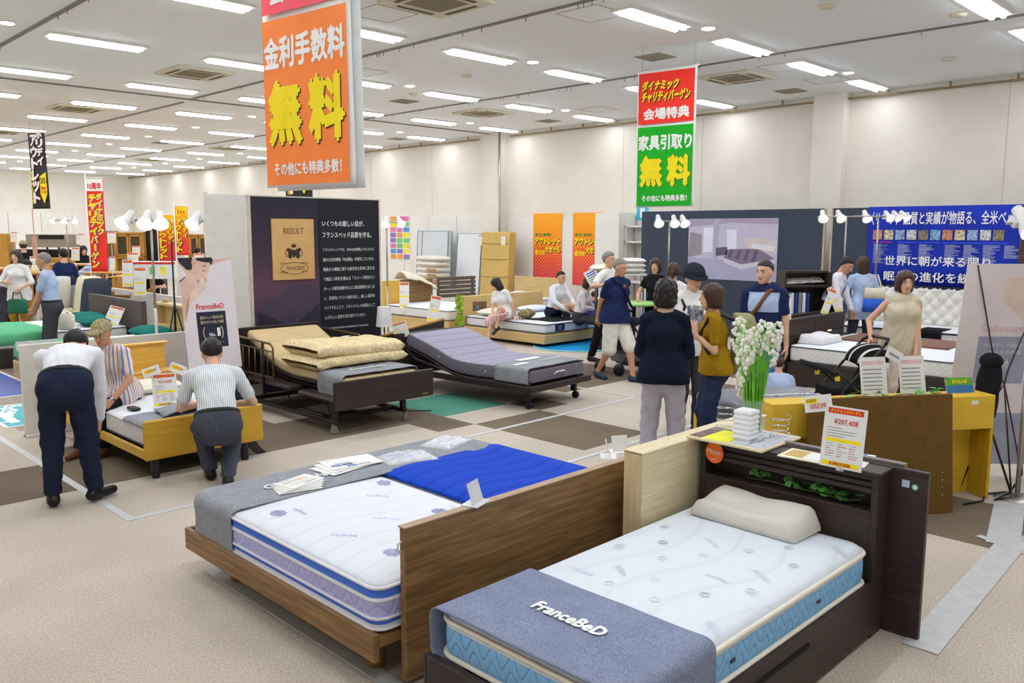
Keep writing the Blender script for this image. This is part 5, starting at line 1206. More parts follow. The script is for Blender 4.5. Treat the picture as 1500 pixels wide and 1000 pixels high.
ivy('ivy_garland', 'green ivy trailing along the top of the mustard headboard behind the tan board', [loc2(yl, yr, x, .06, .83 + .015 * (i % 2)) for i, x in enumerate((-.35, -.2, 0, .2, .36, .5))], 22, .05, 9)
m = wb(loc2(yl, yr, -.55, .4, .5)); p = loc2(yl, yr, -.32, .35, .505); m.T = Matrix.Translation(-m.base) @ Matrix.Translation(p) @ Matrix.Rotation(yr, 4, 'Z'); contour_pillow(m, (0, 0, .01), .5, .3, .09, FOAM); o = solo(m, 'pillow', 'pale foam pillow behind the left end of the mustard headboard', 'pillow')
# banner stand seen from behind, cloth on tripod, spotlight pole
xb2 = xbanner((7.75, 2.05, 0), math.radians(132), 'pale banner stand seen from behind at the right with crossed black rods', .74, 1.72)
bn = [c for c in xb2.children if c.name.startswith('banner')][0]
m = MB(); m.T = Matrix.Translation((0, 0, .1)) @ Matrix.Rotation(-math.radians(8), 4, 'X'); y = .0045; PK = M('faint pink show-through', (226, 190, 190), .7); FN = M('faint navy show-through', (160, 164, 188), .7); FS = M('faint skin show-through', (226, 206, 198), .7)
m.add([(-.2, y, .72), (.2, y, .72), (.2, y, 1.12), (-.2, y, 1.12)], [(3, 2, 1, 0)], FN); m.add([(-.37, y, 0), (.37, y, 0), (.37, y, .46), (-.37, y, .46)], [(3, 2, 1, 0)], FN)
m.poly([(x, y, z) for x, z in ((-.36, 1.1), (-.36, 1.6), (-.1, 1.62), (.06, 1.6), (.04, 1.4), (-.1, 1.3), (-.22, 1.1))][::-1], FS)
text(m, 'FranceBeD', (-.17, y + .001, 1.16), (1, 0, 0), (0, 0, 1), .36, .06, PK, .02); y += .001
for s, z in (('国内ベッド販売', 1.03), ('国内ホテル納入', .97)): text(m, s, (-.15, y, z), (1, 0, 0), (0, 0, 1), .3, .035, PANELM)
text(m, 'No.1', (-.06, y, .85), (1, 0, 0), (0, 0, 1), .14, .07, PANELM); m.build('show_through_print', bn)
tr = thing('tripod', 'black tripod with a black cloth hung over its head beside the mustard headboard', 'tripod', (7.25, 1.92, 0))
for k, (dx, dy) in enumerate(((.16, .1), (-.15, .12), (.05, -.2))): wm(tr).tube([(7.25 + dx, 1.92 + dy, .01), (7.25, 1.92, .6)], .009, BLACK, 6).build('leg', tr)
m = wm(tr, fabric('black cloth', (30, 30, 34), .2)); m.grid(18, 14, lambda u, v: (7.25 + (.045 + .05 * v * (1 - v) * 3 + .018 * math.sin(u * 18.8 + v * 4)) * math.cos(2 * math.pi * u), 1.92 + (.045 + .05 * v * (1 - v) * 3 + .018 * math.sin(u * 18.8 + v * 4)) * math.sin(2 * math.pi * u), .62 + .46 * (1 - v) - .02 * math.sin(9 * u)), None); m.ball((7.25, 1.92, 1.05), .085, None, 10, (1, 1, .8)); m.build('hung_cloth', tr)
m = wb((7.15, 1.8, 0), BLACK); m.tube([(6.75, 1.9, .012), (6.95, 1.82, .012), (7.1, 1.86, .02), (7.3, 1.76, .015), (7.15, 1.68, .02), (7.02, 1.76, .015), (7.25, 1.72, .03), (7.22, 1.64, .2), (7.24, 1.66, .4)], .008, BLACK, 6); solo(m, 'power_cable', 'black power cable coiled on the carpet by the right steel pole', 'cable')
LAMPW = M('white lamp housing', (222, 222, 220), .4); BULB = glow('lit reflector bulb', (255, 226, 190), 7.0)
def spot_stand(loc, rz, lab, zt=2.15, heads=((-.35, -.3), (0, .1), (.35, .4)), bar=.8, scale=1.0, plate=True):
    t = thing('spotlight_stand', lab, 'spotlight stand', loc, rz, 'spotlight stands')
    m = MB(STEEL); m.tube([(0, 0, 0), (0, 0, 1.1)], .02, None, 8).tube([(0, 0, 1.1), (0, 0, zt)], .015, None, 8); m.build('pole', t)
    MB(STEEL).lathe([(.16, 0), (.16, .012), (.03, .03)], None, 18).build('base_plate', t)
    MB(STEEL).tube([(-bar / 2, 0, zt), (bar / 2, 0, zt)], .012, None, 8).build('crossbar', t)
    for x, yaw in heads:
        T = Matrix.Translation((x, 0, zt)) @ Matrix.Rotation(yaw, 4, 'Z') @ Matrix.Rotation(math.radians(-48), 4, 'X') @ Matrix.Scale(scale, 4)
        h = MB(LAMPW); h.T = T; h.box(-.02, .02, -.02, .02, -.02, .04, b=.006).lathe([(.025, .03), (.03, 0), (.032, -.05), (.055, -.10), (.062, -.13)], None, 16, (0, -.05, .02), caps=False).lathe([(.001, .032), (.025, .03)], None, 16, (0, -.05, .02)); ho = h.build('lamp_head', t)
        b = MB(BULB); b.T = T; b.lathe([(.056, -.122), (.045, -.132), (.01, -.136)], None, 16, (0, -.05, .02)); b.build('bulb', ho)
    return t
FACE = -math.pi / 4
spot_stand((7.22, 1.66, 0), FACE, 'steel spotlight pole at the right edge with cables at its foot', 2.12, ((-.18, .2), (-.05, -.3), (.14, .1)), .5, 1.5)
spot_stand(tuple(onD(1240, 322, 13.7).xy) + (0,), FACE, 'steel spotlight pole with three lit lamps before the slate screen', 2.3, ((-.40, -.2), (-.15, .1), (.28, 0)), .95, 1.25)
spot_stand(tuple(onD(1287, 322, 13.4).xy) + (0,), FACE, 'thin spotlight pole with lamps in front of the blue Japanese banner', 2.3, ((.1, .3), (.22, .5), (.34, .7)), .8, 1.1)
spot_stand(tuple(onD(981, 324, 14.0).xy) + (0,), FACE, 'spotlight pole with bright lamps beside the bedroom poster', 2.22, ((-.2, 0), (.06, 0), (.2, .2)), .5, 1.3)
spot_stand(tuple(onD(566, 330, 14.5).xy) + (0,), FACE, 'spotlight pole just right of the tall dark screen', 2.2, ((-.2, -.6), (0, 0), (.2, .6)), .6, 1.2)
spot_stand(tuple(onD(221, 330, 10.3).xy) + (0,), FACE, 'spotlight pole with three lamps left of the banner stand', 2.17, ((-.22, -.4), (-.02, .1), (.1, .5)), .5, 1.5)
spot_stand(tuple(onD(300, 330, 10.8).xy) + (0,), FACE, 'spotlight pole with lamps behind the sleeping woman banner', 2.17, ((-.07, -.2), (.12, .2), (.3, .5)), .6, 1.5)
spot_stand(tuple(onD(97, 326, 20).xy) + (0,), FACE, 'spotlight pole with unlit looking lamps far back at the left', 2.28, ((-.22, -.4), (0, .1), (.2, .5)), .5, 1.1)

# ------------------------------------------------------------------ slate screens, poster and blue banner on the right
SLATE = fabric('slate fabric screen', (66, 74, 88), .12, 90, .9, .3)
XS = 14.6
s1 = wb((XS, 8.7, 0), SLATE).box(XS, XS + .05, 6.72, 10.7, 0, 2.47); m_ = M('screen edge', (190, 170, 140), .5); s1.box(XS - .004, XS + .055, 6.69, 6.72, 0, 2.47, m_); s1 = solo(s1, 'partition_screen', 'slate blue fabric screen carrying the bedroom poster', 'partition')
s2 = wb((XS, 4.5, 0), SLATE).box(XS, XS + .05, 2.2, 6.55, 0, 2.47); s2.box(XS - .004, XS + .055, 6.55, 6.58, 0, 2.47, m_); solo(s2, 'partition_screen', 'slate blue fabric screen behind the blue Japanese banner', 'partition')
po = thing('bedroom_poster', 'large poster of a pale lilac bedroom on the slate screen', 'poster', (XS - .01, 8.55, 1.1))
PL = lambda n, c: M('poster ' + n, c, .6, .02)
m = wm(po, PL('lilac', (196, 190, 212))); x = XS - .012; m.box(x, XS - .001, 7.58, 9.52, 1.12, 2.31); m.build('sheet', po)
m = wm(po); Y = lambda u: 9.52 - 1.94 * u; Z = lambda v: 1.12 + 1.19 * v
def pp(pts, c, k): m.poly([(x - .001 - .0007 * k, Y(u), Z(v)) for u, v in pts][::-1] if False else [(x - .001 - .0007 * k, Y(u), Z(v)) for u, v in pts], c)
pp(((0, 0), (1, 0), (1, .28), (0, .36)), PL('floor', (172, 172, 200)), 0); pp(((0, .36), (.02, .78), (.16, .74), (.16, .4)), PL('shelf', (150, 140, 150)), 1)
pp(((0, .86), (0, 1), (1, 1), (1, .9), (.5, .93)), PL('beam', (168, 156, 182)), 1); pp(((.3, .34), (.3, 1), (.36, 1), (.36, .34)), PL('post', (176, 170, 196)), 2); pp(((.18, .45), (.18, .85), (.29, .85), (.29, .45)), PL('window', (226, 226, 240)), 2); pp(((.45, .5), (.45, .82), (.56, .82), (.56, .5)), PL('window', (226, 226, 240)), 2)
pp(((.33, .38), (.33, .52), (.46, .54), (.46, .42)), PL('chair', (96, 88, 110)), 3); pp(((.42, .36), (.46, .50), (.80, .52), (.98, .36), (.62, .26)), PL('bed cover', (128, 116, 140)), 3); pp(((.42, .36), (.62, .26), (.98, .36), (.98, .30), (.62, .18), (.43, .28)), PL('bed side', (206, 202, 220)), 4); pp(((.66, .52), (.66, .70), (1, .66), (1, .44)), PL('head wall', (210, 200, 200)), 2); pp(((.72, .52), (.74, .60), (.98, .56), (.96, .48)), PL('pillows', (230, 226, 236)), 5)
for k in range(4): pp(((.46 + .09 * k, .37 - .02 * k), (.50 + .09 * k, .50), (.53 + .09 * k, .50), (.50 + .09 * k, .36 - .02 * k)), PL('cover stripe', (96, 86, 112)), 5)
m.build('picture', po)
bb = thing('banner_cloth', 'wide royal blue cloth banner with white Japanese text and small photos', 'banner', (XS - .02, 4.2, 1.2))
BB = M('royal blue cloth', (16, 44, 168), .7, .06, 3); x = XS - .02
m = wm(bb); m.grid(40, 4, lambda u, v: (x + .006 * math.sin(u * 30 + 2 * v), 5.92 - 3.5 * u, 1.18 + 1.3 * v), BB, .004); m.build('cloth', bb)
m = wm(bb); x -= .012
text(m, '〈サータ〉品質と実績が物語る、全米ベッド売上No.1', (x, 5.86, 2.18), (0, -1, 0), (0, 0, 1), 2.75, .21, LWHITE, .02); text(m, '世界に朝が来る限り、', (x, 5.60, 1.50), (0, -1, 0), (0, 0, 1), 1.72, .16, LWHITE, .02); text(m, '眠りの進化を続ける', (x, 5.60, 1.24), (0, -1, 0), (0, 0, 1), 1.72, .16, LWHITE, .02)
m.build('lettering', bb); m = wm(bb); rr = random.Random(8)
PC = [M('photo tone %d' % k, c, .5, .4, 40) for k, c in enumerate(((170, 120, 90), (200, 170, 140), (130, 150, 190), (190, 190, 200), (120, 110, 90), (110, 150, 180)))]
for k in range(11):
    y0 = 5.82 - .185 * k; wm(bb).box(x, x + .006, y0 - .15, y0, 1.93, 2.09, PC[k % 6]).build('photo', bb)
m = wm(bb)
PUR = M('purple bar', (130, 40, 140), .6); BAR = M('bright blue bar', (40, 70, 200), .6); PALE = M('pale list print', (150, 160, 214), .7)
m.box(x, x + .006, 5.5, 5.82, 1.87, 1.9, PUR); m.box(x, x + .006, 4.75, 5.4, 1.87, 1.9, BAR); m.box(x, x + .006, 3.75, 4.7, 1.87, 1.9, BAR)
for c, (y0, n) in enumerate(((5.80, 24), (5.40, 22), (5.06, 22), (4.66, 22), (4.38, 22), (4.10, 22), (3.80, 15))):
    for k in range(n): m.box(x, x + .006, y0 - rr.uniform(.1, .24), y0, 1.845 - .0135 * k, 1.853 - .0135 * k, PALE)
m.build('list_print', bb)
dp = wb((XS - .03, 3.4, 1.3), M('dark restaurant photo', (64, 48, 44), .5, .5, 8)).box(XS - .045, XS - .04, 2.6, 3.6, 1.2, 1.98); dp.box(XS - .047, XS - .045, 3.28, 3.4, 1.75, 1.82, M('photo lamp', (230, 210, 160), .5)).box(XS - .047, XS - .045, 3.2, 3.42, 1.55, 1.6, M('photo table', (150, 90, 60), .5)); solo(dp, 'photo_poster', 'dark photo poster of a dining room at the right end of the blue banner', 'poster')
# dark bed with two drawers in its headboard, second headboard behind
l3 = (11.45, 5.28, 0)
t, mo = abed('espresso bed with two lidded headboard boxes and a deep storage base', 'white quilted mattress with dark piping under the white foam pillow', (11.07, 5.28, 0), 0, 1.02, 2.1, .31, .54, 0, ESPX)
m = wm(t, ESPX); m.box(10.5, 12.36, 5.29, 5.42, 0, .64, b=.005); m.build('headboard', t)
for a, b in ((10.5, 11.38), (11.39, 12.36)): wm(t, ESPX).box(a, b, 5.285, 5.42, .645, .87, b=.006).build('headboard_box', t)
for xx in (11.0, 11.85): wm(t, glow('small lit lamp', (255, 220, 160), 3)).box(xx - .05, xx + .05, 5.275, 5.285, .625, .64).build('reading_light', t)
m = wb((11.6, 5.6, 0), ESPX).box(10.7, 12.35, 5.58, 5.68, 0, .87, b=.006); solo(m, 'headboard_unit', 'second espresso headboard standing just behind the lidded one', 'headboard')
m = wb((11.05, 5.0, .55)); contour_pillow(m, (11.08, 5.06, .552), .62, .36, .10, M('white foam', (226, 226, 228), .7, .02)); solo(m, 'pillow', 'white contour foam pillow on the espresso bed by the stroller', 'pillow')
abed('espresso bed base under the brown patterned blanket', 'white mattress under the brown patterned blanket', (12.15, 5.27, 0), 0, 1.0, 2.1, .31, .53, 0, ESPX)
PAT = stripes('brown check blanket', [(.3, (120, 88, 76)), (.2, (168, 140, 124)), (.3, (96, 66, 58)), (.2, (150, 116, 100))], 'x', .13)
m = wb((12.25, 4.4, .54)); drape(m, 11.67, 12.63, 3.2, 5.25, .532, .2, 11.5, 12.8, 3.6, 5.1, PAT, .006, .05, False, .006, (40, 30), .06, fy=False); solo(m, 'blanket', 'brown checked blanket on the bed behind the beige blouse woman', 'blanket')
for px, py, s in ((1152, 452, 'left white price card standing on the lidded espresso headboard'), (1241, 450, 'right leg of the pair of price cards on the espresso headboard'), (1206, 455, 'left leg of the pair of price cards on the espresso headboard')):
    p = onY(px, 470 if px < 1200 else 456, 5.36); k_ = 0 if px < 1200 else (.38 if px > 1220 else -.42)
    sheet('price_card', s, 'price card', (.12, .40 if px > 1200 else .34), (min(p.x, 12.3), 5.35, .866), (math.radians(84), -k_, FACE + .2), price_draw('', int(px), True), None, .002, 'price cards on the espresso headboard')
rk = thing('magazine_rack', 'dark wooden rack with catalogues and folders beside the white shirt man', 'rack', tuple(onD(1176, 450, 12.9).xy) + (0,), FACE)
m = MB(ESPX); m.box(-.36, -.33, -.2, .2, 0, 1.45, b=.005).box(.33, .36, -.2, .2, 0, 1.45, b=.005).box(-.33, .33, .17, .2, 0, 1.45).box(-.33, .33, -.2, .17, 1.22, 1.25).box(-.33, .33, -.2, .17, .78, .81).box(-.33, .33, -.2, .17, .3, .33).box(-.36, .36, -.05, .2, 1.43, 1.46); m.build('cabinet', rk)
cols_ = [M('lime folder', (140, 190, 40), .5), M('white folder', (224, 226, 230), .5), M('navy folder', (40, 60, 130), .5), M('grey folder', (130, 136, 146), .5)]
for k, (nm, ci) in enumerate((('lime green', 0), ('first white', 1), ('navy blue', 2), ('grey', 3), ('second white', 1), ('dark blue', 2))):
    m = MB(cols_[ci]).box(-.30 + k * .06, -.255 + k * .06, -.15, .13, .812, 1.13); o = m.build('folder'); place(o, rk.location, FACE); tag(o, nm + ' folder standing in the dark magazine rack', 'folder', 'folders in the rack')
for k in range(4):
    p = loc2(rk.location, FACE, -.22 + .15 * k, -.02, 1.26); sheet('brochure', ['white brochure at the left of the rack top shelf', 'second brochure from the left on the rack top shelf', 'third brochure from the left on the rack top shelf', 'yellow edged brochure at the right of the rack top shelf'][k], 'brochure', (.16, .2), (p[0], p[1], 1.265 + .008 * k), (.35, 0, FACE), leaflet_draw(80 + k, LC), None, .003, 'brochures on the rack')
# tufted white headboard bed
tb = thing('upholstered_bed', 'bed with a white button tufted headboard below the blue banner', 'bed', (13.6, 5.0, 0))
WL = M('white leather', (232, 228, 222), .4, .02)
def tuft(u, v):
    y = 6.05 - 2.1 * u; z = .45 + .68 * v; a = math.sin(math.pi * (u * 10 + (v * 3)) ) * math.sin(math.pi * (u * 10 - v * 3)); return (14.42 - .055 * abs(a) ** .5, y, z)
m = wm(tb, WL); m.grid(90, 30, lambda u, v: tuft(u, v), WL, .08); m.build('tufted_headboard', tb); wm(tb, BLACK).box(13.4, 14.36, 4.0, 5.98, .06, .26).build('base', tb)
for x in (13.5, 14.2):
    for y in (4.1, 5.85): wm(tb, BLACK).box(x - .03, x + .03, y - .03, y + .03, 0, .06).build('leg', tb)
mt = wb((13.65, 5, .27)); slab(mt, 13.42, 14.34, 4.02, 5.96, .264, .56, MSIDE, MWHITE, .06); o = solo(mt, 'mattress', 'thick white mattress with black piping in front of the tufted headboard', 'mattress')
m = MB(PG); m.T = Matrix.Translation(-o.location); [piping(m, 13.42, 14.34, 4.02, 5.96, z, .014, BLACK) for z in (.29, .42, .54)]; m.build('piping', o)
m = wb((13.6, 4.45, .57)); drape(m, 13.42, 14.34, 4.02, 5.96, .565, .28, 13.1, 13.85, 4.25, 4.6, fabric('black fleece', (26, 26, 30), .2), .006, .05, False, .006, (30, 16), .06, fy=False); solo(m, 'blanket', 'black cloth hanging over the thick white mattress below the blue banner', 'blanket')

# ------------------------------------------------------------------ oak bed with seated people and the beds further back
ok = thing('bed', 'wide natural oak bed with a low frame that the seated people use', 'bed', (11.7, 10.9, 0))
wm(ok, OAK).box(10.72, 13.0, 12.05, 12.2, 0, .80, OAK, .006).build('headboard', ok)
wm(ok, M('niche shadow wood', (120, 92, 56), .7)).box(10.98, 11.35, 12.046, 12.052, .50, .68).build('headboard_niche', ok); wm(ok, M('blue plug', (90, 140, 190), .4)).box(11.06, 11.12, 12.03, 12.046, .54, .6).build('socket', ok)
m = wm(ok, OAKY); m.box(10.74, 12.98, 9.92, 12.05, .07, .235, OAKY, .01); m.build('base', ok); wm(ok, BLACK).box(10.95, 12.8, 10.15, 11.95, 0, .07).build('plinth', ok)
SPK = waves('white damask border', (224, 226, 230), (206, 210, 218), .1, .05, .6)
for a, b, lab in ((10.78, 11.92, 'white mattress with a navy label on the oak bed, girl sitting at its side'), (11.95, 12.95, 'second white mattress on the far half of the oak bed')):
    mt = wb(((a + b) / 2, 11, .24)); slab(mt, a, b, 9.95, 12.03, .24, .43, SPK, MWHITE, .05, None, .004); o = solo(mt, 'mattress', lab, 'mattress'); m = MB(); m.T = Matrix.Translation(-o.location); piping(m, a, b, 9.95, 12.03, .41, .01, PG, .05); piping(m, a, b, 9.95, 12.03, .262, .008, PG, .05); m.build('piping', o)
    if a < 11: m = MB(M('navy label', (36, 44, 84), .5)); m.T = Matrix.Translation(-o.location); m.box(11.05, 11.30, 9.935, 9.945, .28, .40); m.tube([(11.175 + .03 * math.cos(q), 9.934, .34 + .035 * math.sin(q)) for q in np.linspace(0, 6.28, 14, False)], .003, LWHITE, 4, True); m.build('label', o)
m = wb((11.2, 11.7, .43)); puff(m, (11.25, 11.7, .434), .75, .42, .14, M('ivory pillow', (226, 220, 200), .8, .03), .05); solo(m, 'pillow', 'ivory pillow at the head of the oak bed behind the girl', 'pillow')
m = wb((12.35, 11.7, .43)); puff(m, (12.35, 11.7, .434), .7, .42, .13, MWHITE, -.05); solo(m, 'pillow', 'white pillow at the far side of the oak bed', 'pillow')
m = wb((11.6, 10.3, .44)); drape(m, 10.7, 13, 9.0, 12.1, .432, .15, 11.1, 11.9, 10.05, 10.7, fabric('black cloth', (30, 30, 34), .2), .01, .05, False, .006, (20, 20), .05, fx=False, fy=False); solo(m, 'black_cloth', 'black cloth lying on the foot of the oak bed mattress', 'cloth')
m = wb((11.2, 10.75, .44)); puff(m, (11.2, 10.8, .44), .42, .26, .16, M('patterned bag fabric', (110, 96, 70), .7, .6, 25), .4, 12, 2.2, 0, .05); o = solo(m, 'handbag', 'brown patterned soft bag lying on the oak bed beside the girl', 'bag')
m = MB(M('patterned bag fabric', (110, 96, 70), .7)); m.T = Matrix.Translation(-o.location); m.tube([(11.05, 10.78, .56), (11.0, 10.7, .6), (10.95, 10.7, .5), (10.92, 10.75, .45)], .012, None, 6); m.build('handle', o)
SEAB = fabric('azure rug', (30, 140, 200), .15, 120)
m = wb((11.6, 9.9, 0)); pts = [(11.75 + 1.15 * math.cos(a), 9.75 + .85 * math.sin(a), .002) for a in np.linspace(0, 2 * math.pi, 40, False)]; m.poly(pts, SEAB, (0, 0, .015)); o = solo(m, 'rug', 'round azure blue rug under the foot of the oak bed', 'rug')
m = MB(M('pale rug edge', (150, 220, 214), .8)); m.T = Matrix.Translation(-o.location); m.tube([(x, y, .012) for x, y, z in pts], .012, None, 5, True); m.build('rim', o)
LEAFG = M('lime garland', (150, 190, 50), .6, .3, 30)
m = wb((10.7, 12.2, 0)); rr = random.Random(4)
for k in range(150): ivy_leaf(m, (10.69 + rr.uniform(-.04, .01), 12.1 + rr.uniform(-.1, .1), rr.uniform(.12, .8)), rr.uniform(.04, .07), rr.uniform(0, 6.3), rr.uniform(.5, 1.5))
m.mats = [LEAFG]; m.mi = [0] * len(m.f); tag(solo(m, 'leaf_garland', 'lime green leaf garland hanging on the left end of the oak headboard', 'artificial plant'), None, None)
# beds further back
abed('plain oak bed standing by the right wall below the orange posters', 'white mattress on the oak bed by the right wall', (14.85, 14.0, 0), -math.pi / 2, 1.5, 2.0, .28, .48, .95, OAK)
m = wb((14.5, 14.2, .5)); puff(m, (14.5, 14.15, .49), .4, .6, .13, MWHITE); solo(m, 'pillow', 'white pillow on the oak bed below the orange posters', 'pillow')
bx0, bx1 = onY(562, 440, 14.7).x, onY(634, 412, 14.7).x
t, mo = abed('oak bed with a half yellow half brown headboard right of the dark screen', 'white mattress with a brown label below the two tone headboard', ((bx0 + bx1) / 2 + .1, 14.7, 0), 0, 1.5, 2.1, .26, .48, 0, OAK)
m = wm(t, HONEY); m.box(bx0, bx0 + (bx1 - bx0) * .33, 14.7, 14.76, 0, .98, HONEY, .005); m.build('headboard', t, 'yellow left part of the headboard'); wm(t, WAL).box(bx0 + (bx1 - bx0) * .33, bx1, 14.7, 14.76, 0, .99, WAL, .005).build('headboard', t, 'brown right part of the headboard')
p = onY(600, 400, 14.73); m = wb((p.x, 14.73, 1.0)); m.grid(20, 10, lambda u, v: (p.x - .25 + .85 * u, 14.73 - .25 + .5 * v, 1.02 + .16 * math.sin(math.pi * v) * (1 - .4 * u) - .25 * u * u + .02 * nz(u * 2, v * 2, 3)), fabric('cream duvet', (232, 226, 206), .04), .02); solo(m, 'duvet_sample', 'cream bedding draped over the top of the brown headboard', 'bedding')
def pricecard(px, py, D, lab, wd=.16, ht=.36, grp='price cards further back', tilt=0.0):
    p = onD(px, py, D); o = sheet('price_card', lab, 'price card', (wd, ht), (p.x, p.y, p.z - ht / 2), (math.radians(84), tilt, FACE), price_draw('', px, True), None, .003, grp)
    q = MB(STEEL); q.T = (Matrix.Translation(o.location) @ Euler(o.rotation_euler).to_matrix().to_4x4()).inverted(); q.tube([(p.x, p.y, 0), (p.x, p.y, p.z - ht * .6)], .008, None, 6).lathe([(.07, 0), (.07, .01), (.01, .02)], None, 12, (p.x, p.y, 0)); q.build('stand', o); return o
pricecard(592, 432, 17.6, 'white price card in front of the brown half of the headboard', .2, .55)
pricecard(632, 452, 14.2, 'tall price card standing right of the white lamp', .18, .45, tilt=.2)
sx0, sx1 = onY(642, 413, 15.0).x, onY(697, 411, 15.0).x
GT = wood('grey brown slat', (84, 74, 62), (110, 98, 84), 'x'); t = thing('slatted_headboard', 'grey brown slatted headboard in front of the leaning white mattresses', 'headboard', ((sx0 + sx1) / 2, 15.0, 0))
for k in range(5): wm(t, GT).box(sx0, sx1, 15.0, 15.05, .5 + .1 * k, .58 + .1 * k, b=.006).build('slat', t)
for x in (sx0 + .05, sx1 - .05): wm(t, GT).box(x - .03, x + .03, 15.05, 15.09, 0, .98).build('post', t)
pa, pb_ = at(563, 489, .72), at(648, 466, .72); d = pb_ - pa; rz_ = math.atan2(d.y, d.x); L = d.xy.length
t = thing('headboard_bench', 'black low headboard with a golden top rail behind the charcoal mattress', 'headboard', (pa.x, pa.y, 0), rz_)
MB(M('black panel', (34, 28, 28), .5)).box(-.15, L + .08, 0, .05, 0, .69, b=.004).build('panel', t); MB(wood('golden rail', (170, 120, 50), (200, 150, 76), 'x')).box(0, L, -.03, .02, .69, .725, b=.008).build('top_rail', t)
lp = thing('table_lamp', 'white shaded table lamp with a brass stem by the dark screen', 'lamp', tuple(onD(563, 480, 11.0).xy) + (.66,))
p = lp.location; wm(lp, M('brass', (190, 160, 90), .3, metal=.9)).lathe([(.07, 0), (.07, .015), (.012, .03), (.012, .16)], None, 16, tuple(p)).build('stem', lp); wm(lp, M('white shade', (236, 236, 240), .7)).lathe([(.11, .14), (.085, .40)], None, 20, tuple(p), caps=False).lathe([(.001, .395), (.085, .40)], None, 20, tuple(p), caps=False).build('shade', lp)
st = wb((p.x, p.y, 0), ESP).box(p.x - .2, p.x + .2, p.y - .15, p.y + .15, 0, .66, b=.006); solo(st, 'night_table', 'dark night table under the white shaded lamp', 'table')
o = pricecard(590, 483, 10.9, 'pink and blue printed card leaning on the golden rail', .2, .2, tilt=-.3)
# goods against the right wall
def leanm(px0, px1, pt, pbm, X, lab, mat, th=.2, pipe=None, lean=.12):
    a, b = onX(px0, pt, X), onX(px1, pt, X); z1 = a.z; z0 = 0.0; m = wb((X - .2, (a.y + b.y) / 2, z0)); y0, y1 = min(a.y, b.y), max(a.y, b.y)
    m.T = m.T @ Matrix.Translation((X - .25, 0, z0)) @ Matrix.Rotation(lean, 4, 'Y'); 
    rings = [[(q + 0, y, z) for q, y in [(i + .0, y0 + i), (i, y1 - i), (th - i, y1 - i), (th - i, y0 + i)]] for z, i in ((0, .02), (.03, 0), (z1 - .03, 0), (z1, .02))]
    m.loft(rings, mat, False)
    o = solo(m, 'standing_mattress', lab, 'mattress', 'mattresses leaning on the wall')
    if pipe: q = MB(pipe); q.T = Matrix.Translation((X - .25, 0, z0)) @ Matrix.Rotation(lean, 4, 'Y'); q.T = Matrix.Translation(-o.location) @ q.T; [q.tube([(xx, y0, .02), (xx, y1, .02), (xx, y1, z1 - .02), (xx, y0, z1 - .02)], .012, None, 5, True) for xx in (0, th)]; q.build('piping', o)
    return o
GW = waves('grey white ticking', (214, 220, 226), (196, 204, 212), .14, .14, .3); BWP = M('slate piping', (96, 116, 140), .7)
leanm(624, 662, 337, 403, 15.3, 'pale grey white mattress leaning on the wall right of the colour poster', GW, .14, BWP, .06); leanm(618, 655, 337, 403, 15.45, 'second mattress just behind the pale grey white one', GW, .1, BWP, .05)
leanm(674, 709, 340, 418, 15.2, 'white mattress with slate piping leaning on the wall beside the tan cover', MWHITE, .16, BWP, .09)
TANC = fabric('tan canvas cover', (204, 174, 106), .08, 60, .9, .6); o = leanm(712, 752, 339, 418, 15.15, 'tall mattress wrapped in a tan canvas cover', TANC, .22, None, .06)
q = MB(fabric('tan canvas seam', (170, 140, 80), .1)); q.T = Matrix.Translation(-o.location) @ Matrix.Translation((15.15 - .25, 0, 0)) @ Matrix.Rotation(.06, 4, 'Y'); y0, y1 = onX(752, 340, 15.15).y, onX(712, 340, 15.15).y
for z in (.9, 1.35, 1.75): q.tube([(-.004, y0, z), (-.012, (y0 + y1) / 2, z - .02), (-.004, y1, z)], .01, None, 5)
q.build('cover_strap', o)
for (px, py, X), lab in zip(((703, 352, 15.08), (737, 352, 14.985)), ('pink price label on the white leaning mattress', 'pink price label on the tan canvas cover')):
    p = onX(px, py, X); sheet('price_label', lab, 'label', (.16, .26), (p.x, p.y, p.z - .13), (math.radians(86), 0, -math.pi / 2), price_draw('', 5, True), None, .002, 'price labels on leaning mattresses')
for k in range(6):
    p0, p1 = onX(617, 400, 14.5), onX(652, 400, 14.5); y0, y1 = p1.y, p0.y; z = .52 + .145 * k; m = wb((14.5, (y0 + y1) / 2, z)); puff(m, (14.5 + .01 * (k % 2), (y0 + y1) / 2, z), .55, y1 - y0 + .02 * (k % 2), .15, fabric('cream folded bedding', (226, 222, 210), .05), 0, 10, 6)
    o = solo(m, 'folded_bedding', ['lowest', 'second lowest', 'third lowest', 'third highest', 'second highest', 'topmost'][k] + ' folded cream bedding in the stack by the wall', 'bedding', 'stack of folded bedding')
    if k in (1, 2, 3): q = MB(M('kraft label', (176, 136, 90), .6)); q.T = Matrix.Translation(-o.location); q.box(14.215, 14.225, y0 + .04, y0 + .42, z + .04, z + .11); q.build('label', o)
tbm = wb((14.5, (y0 + y1) / 2, 0), PANELM).box(14.2, 14.85, y0 - .1, y1 + .1, 0, .51, b=.01); solo(tbm, 'display_plinth', 'white plinth under the stack of folded bedding', 'plinth')
pt = thing('notice_poster', 'tall poster with rows of coloured offers on the white wall panels', 'poster', (XW - .06, 20.4, 1.2)); ya, yb2 = onX(571, 316, XW - .06).y, onX(600, 316, XW - .06).y; m = wm(pt, PAPER).box(XW - .065, XW - .052, yb2, ya, 1.2, 2.5); m.build('sheet', pt)
m = wm(pt); rr = random.Random(6); pal = [M('offer tone %d' % k, c, .5) for k, c in enumerate(((226, 120, 170), (90, 150, 220), (120, 200, 110), (240, 226, 60), (240, 160, 60), (150, 120, 200)))]
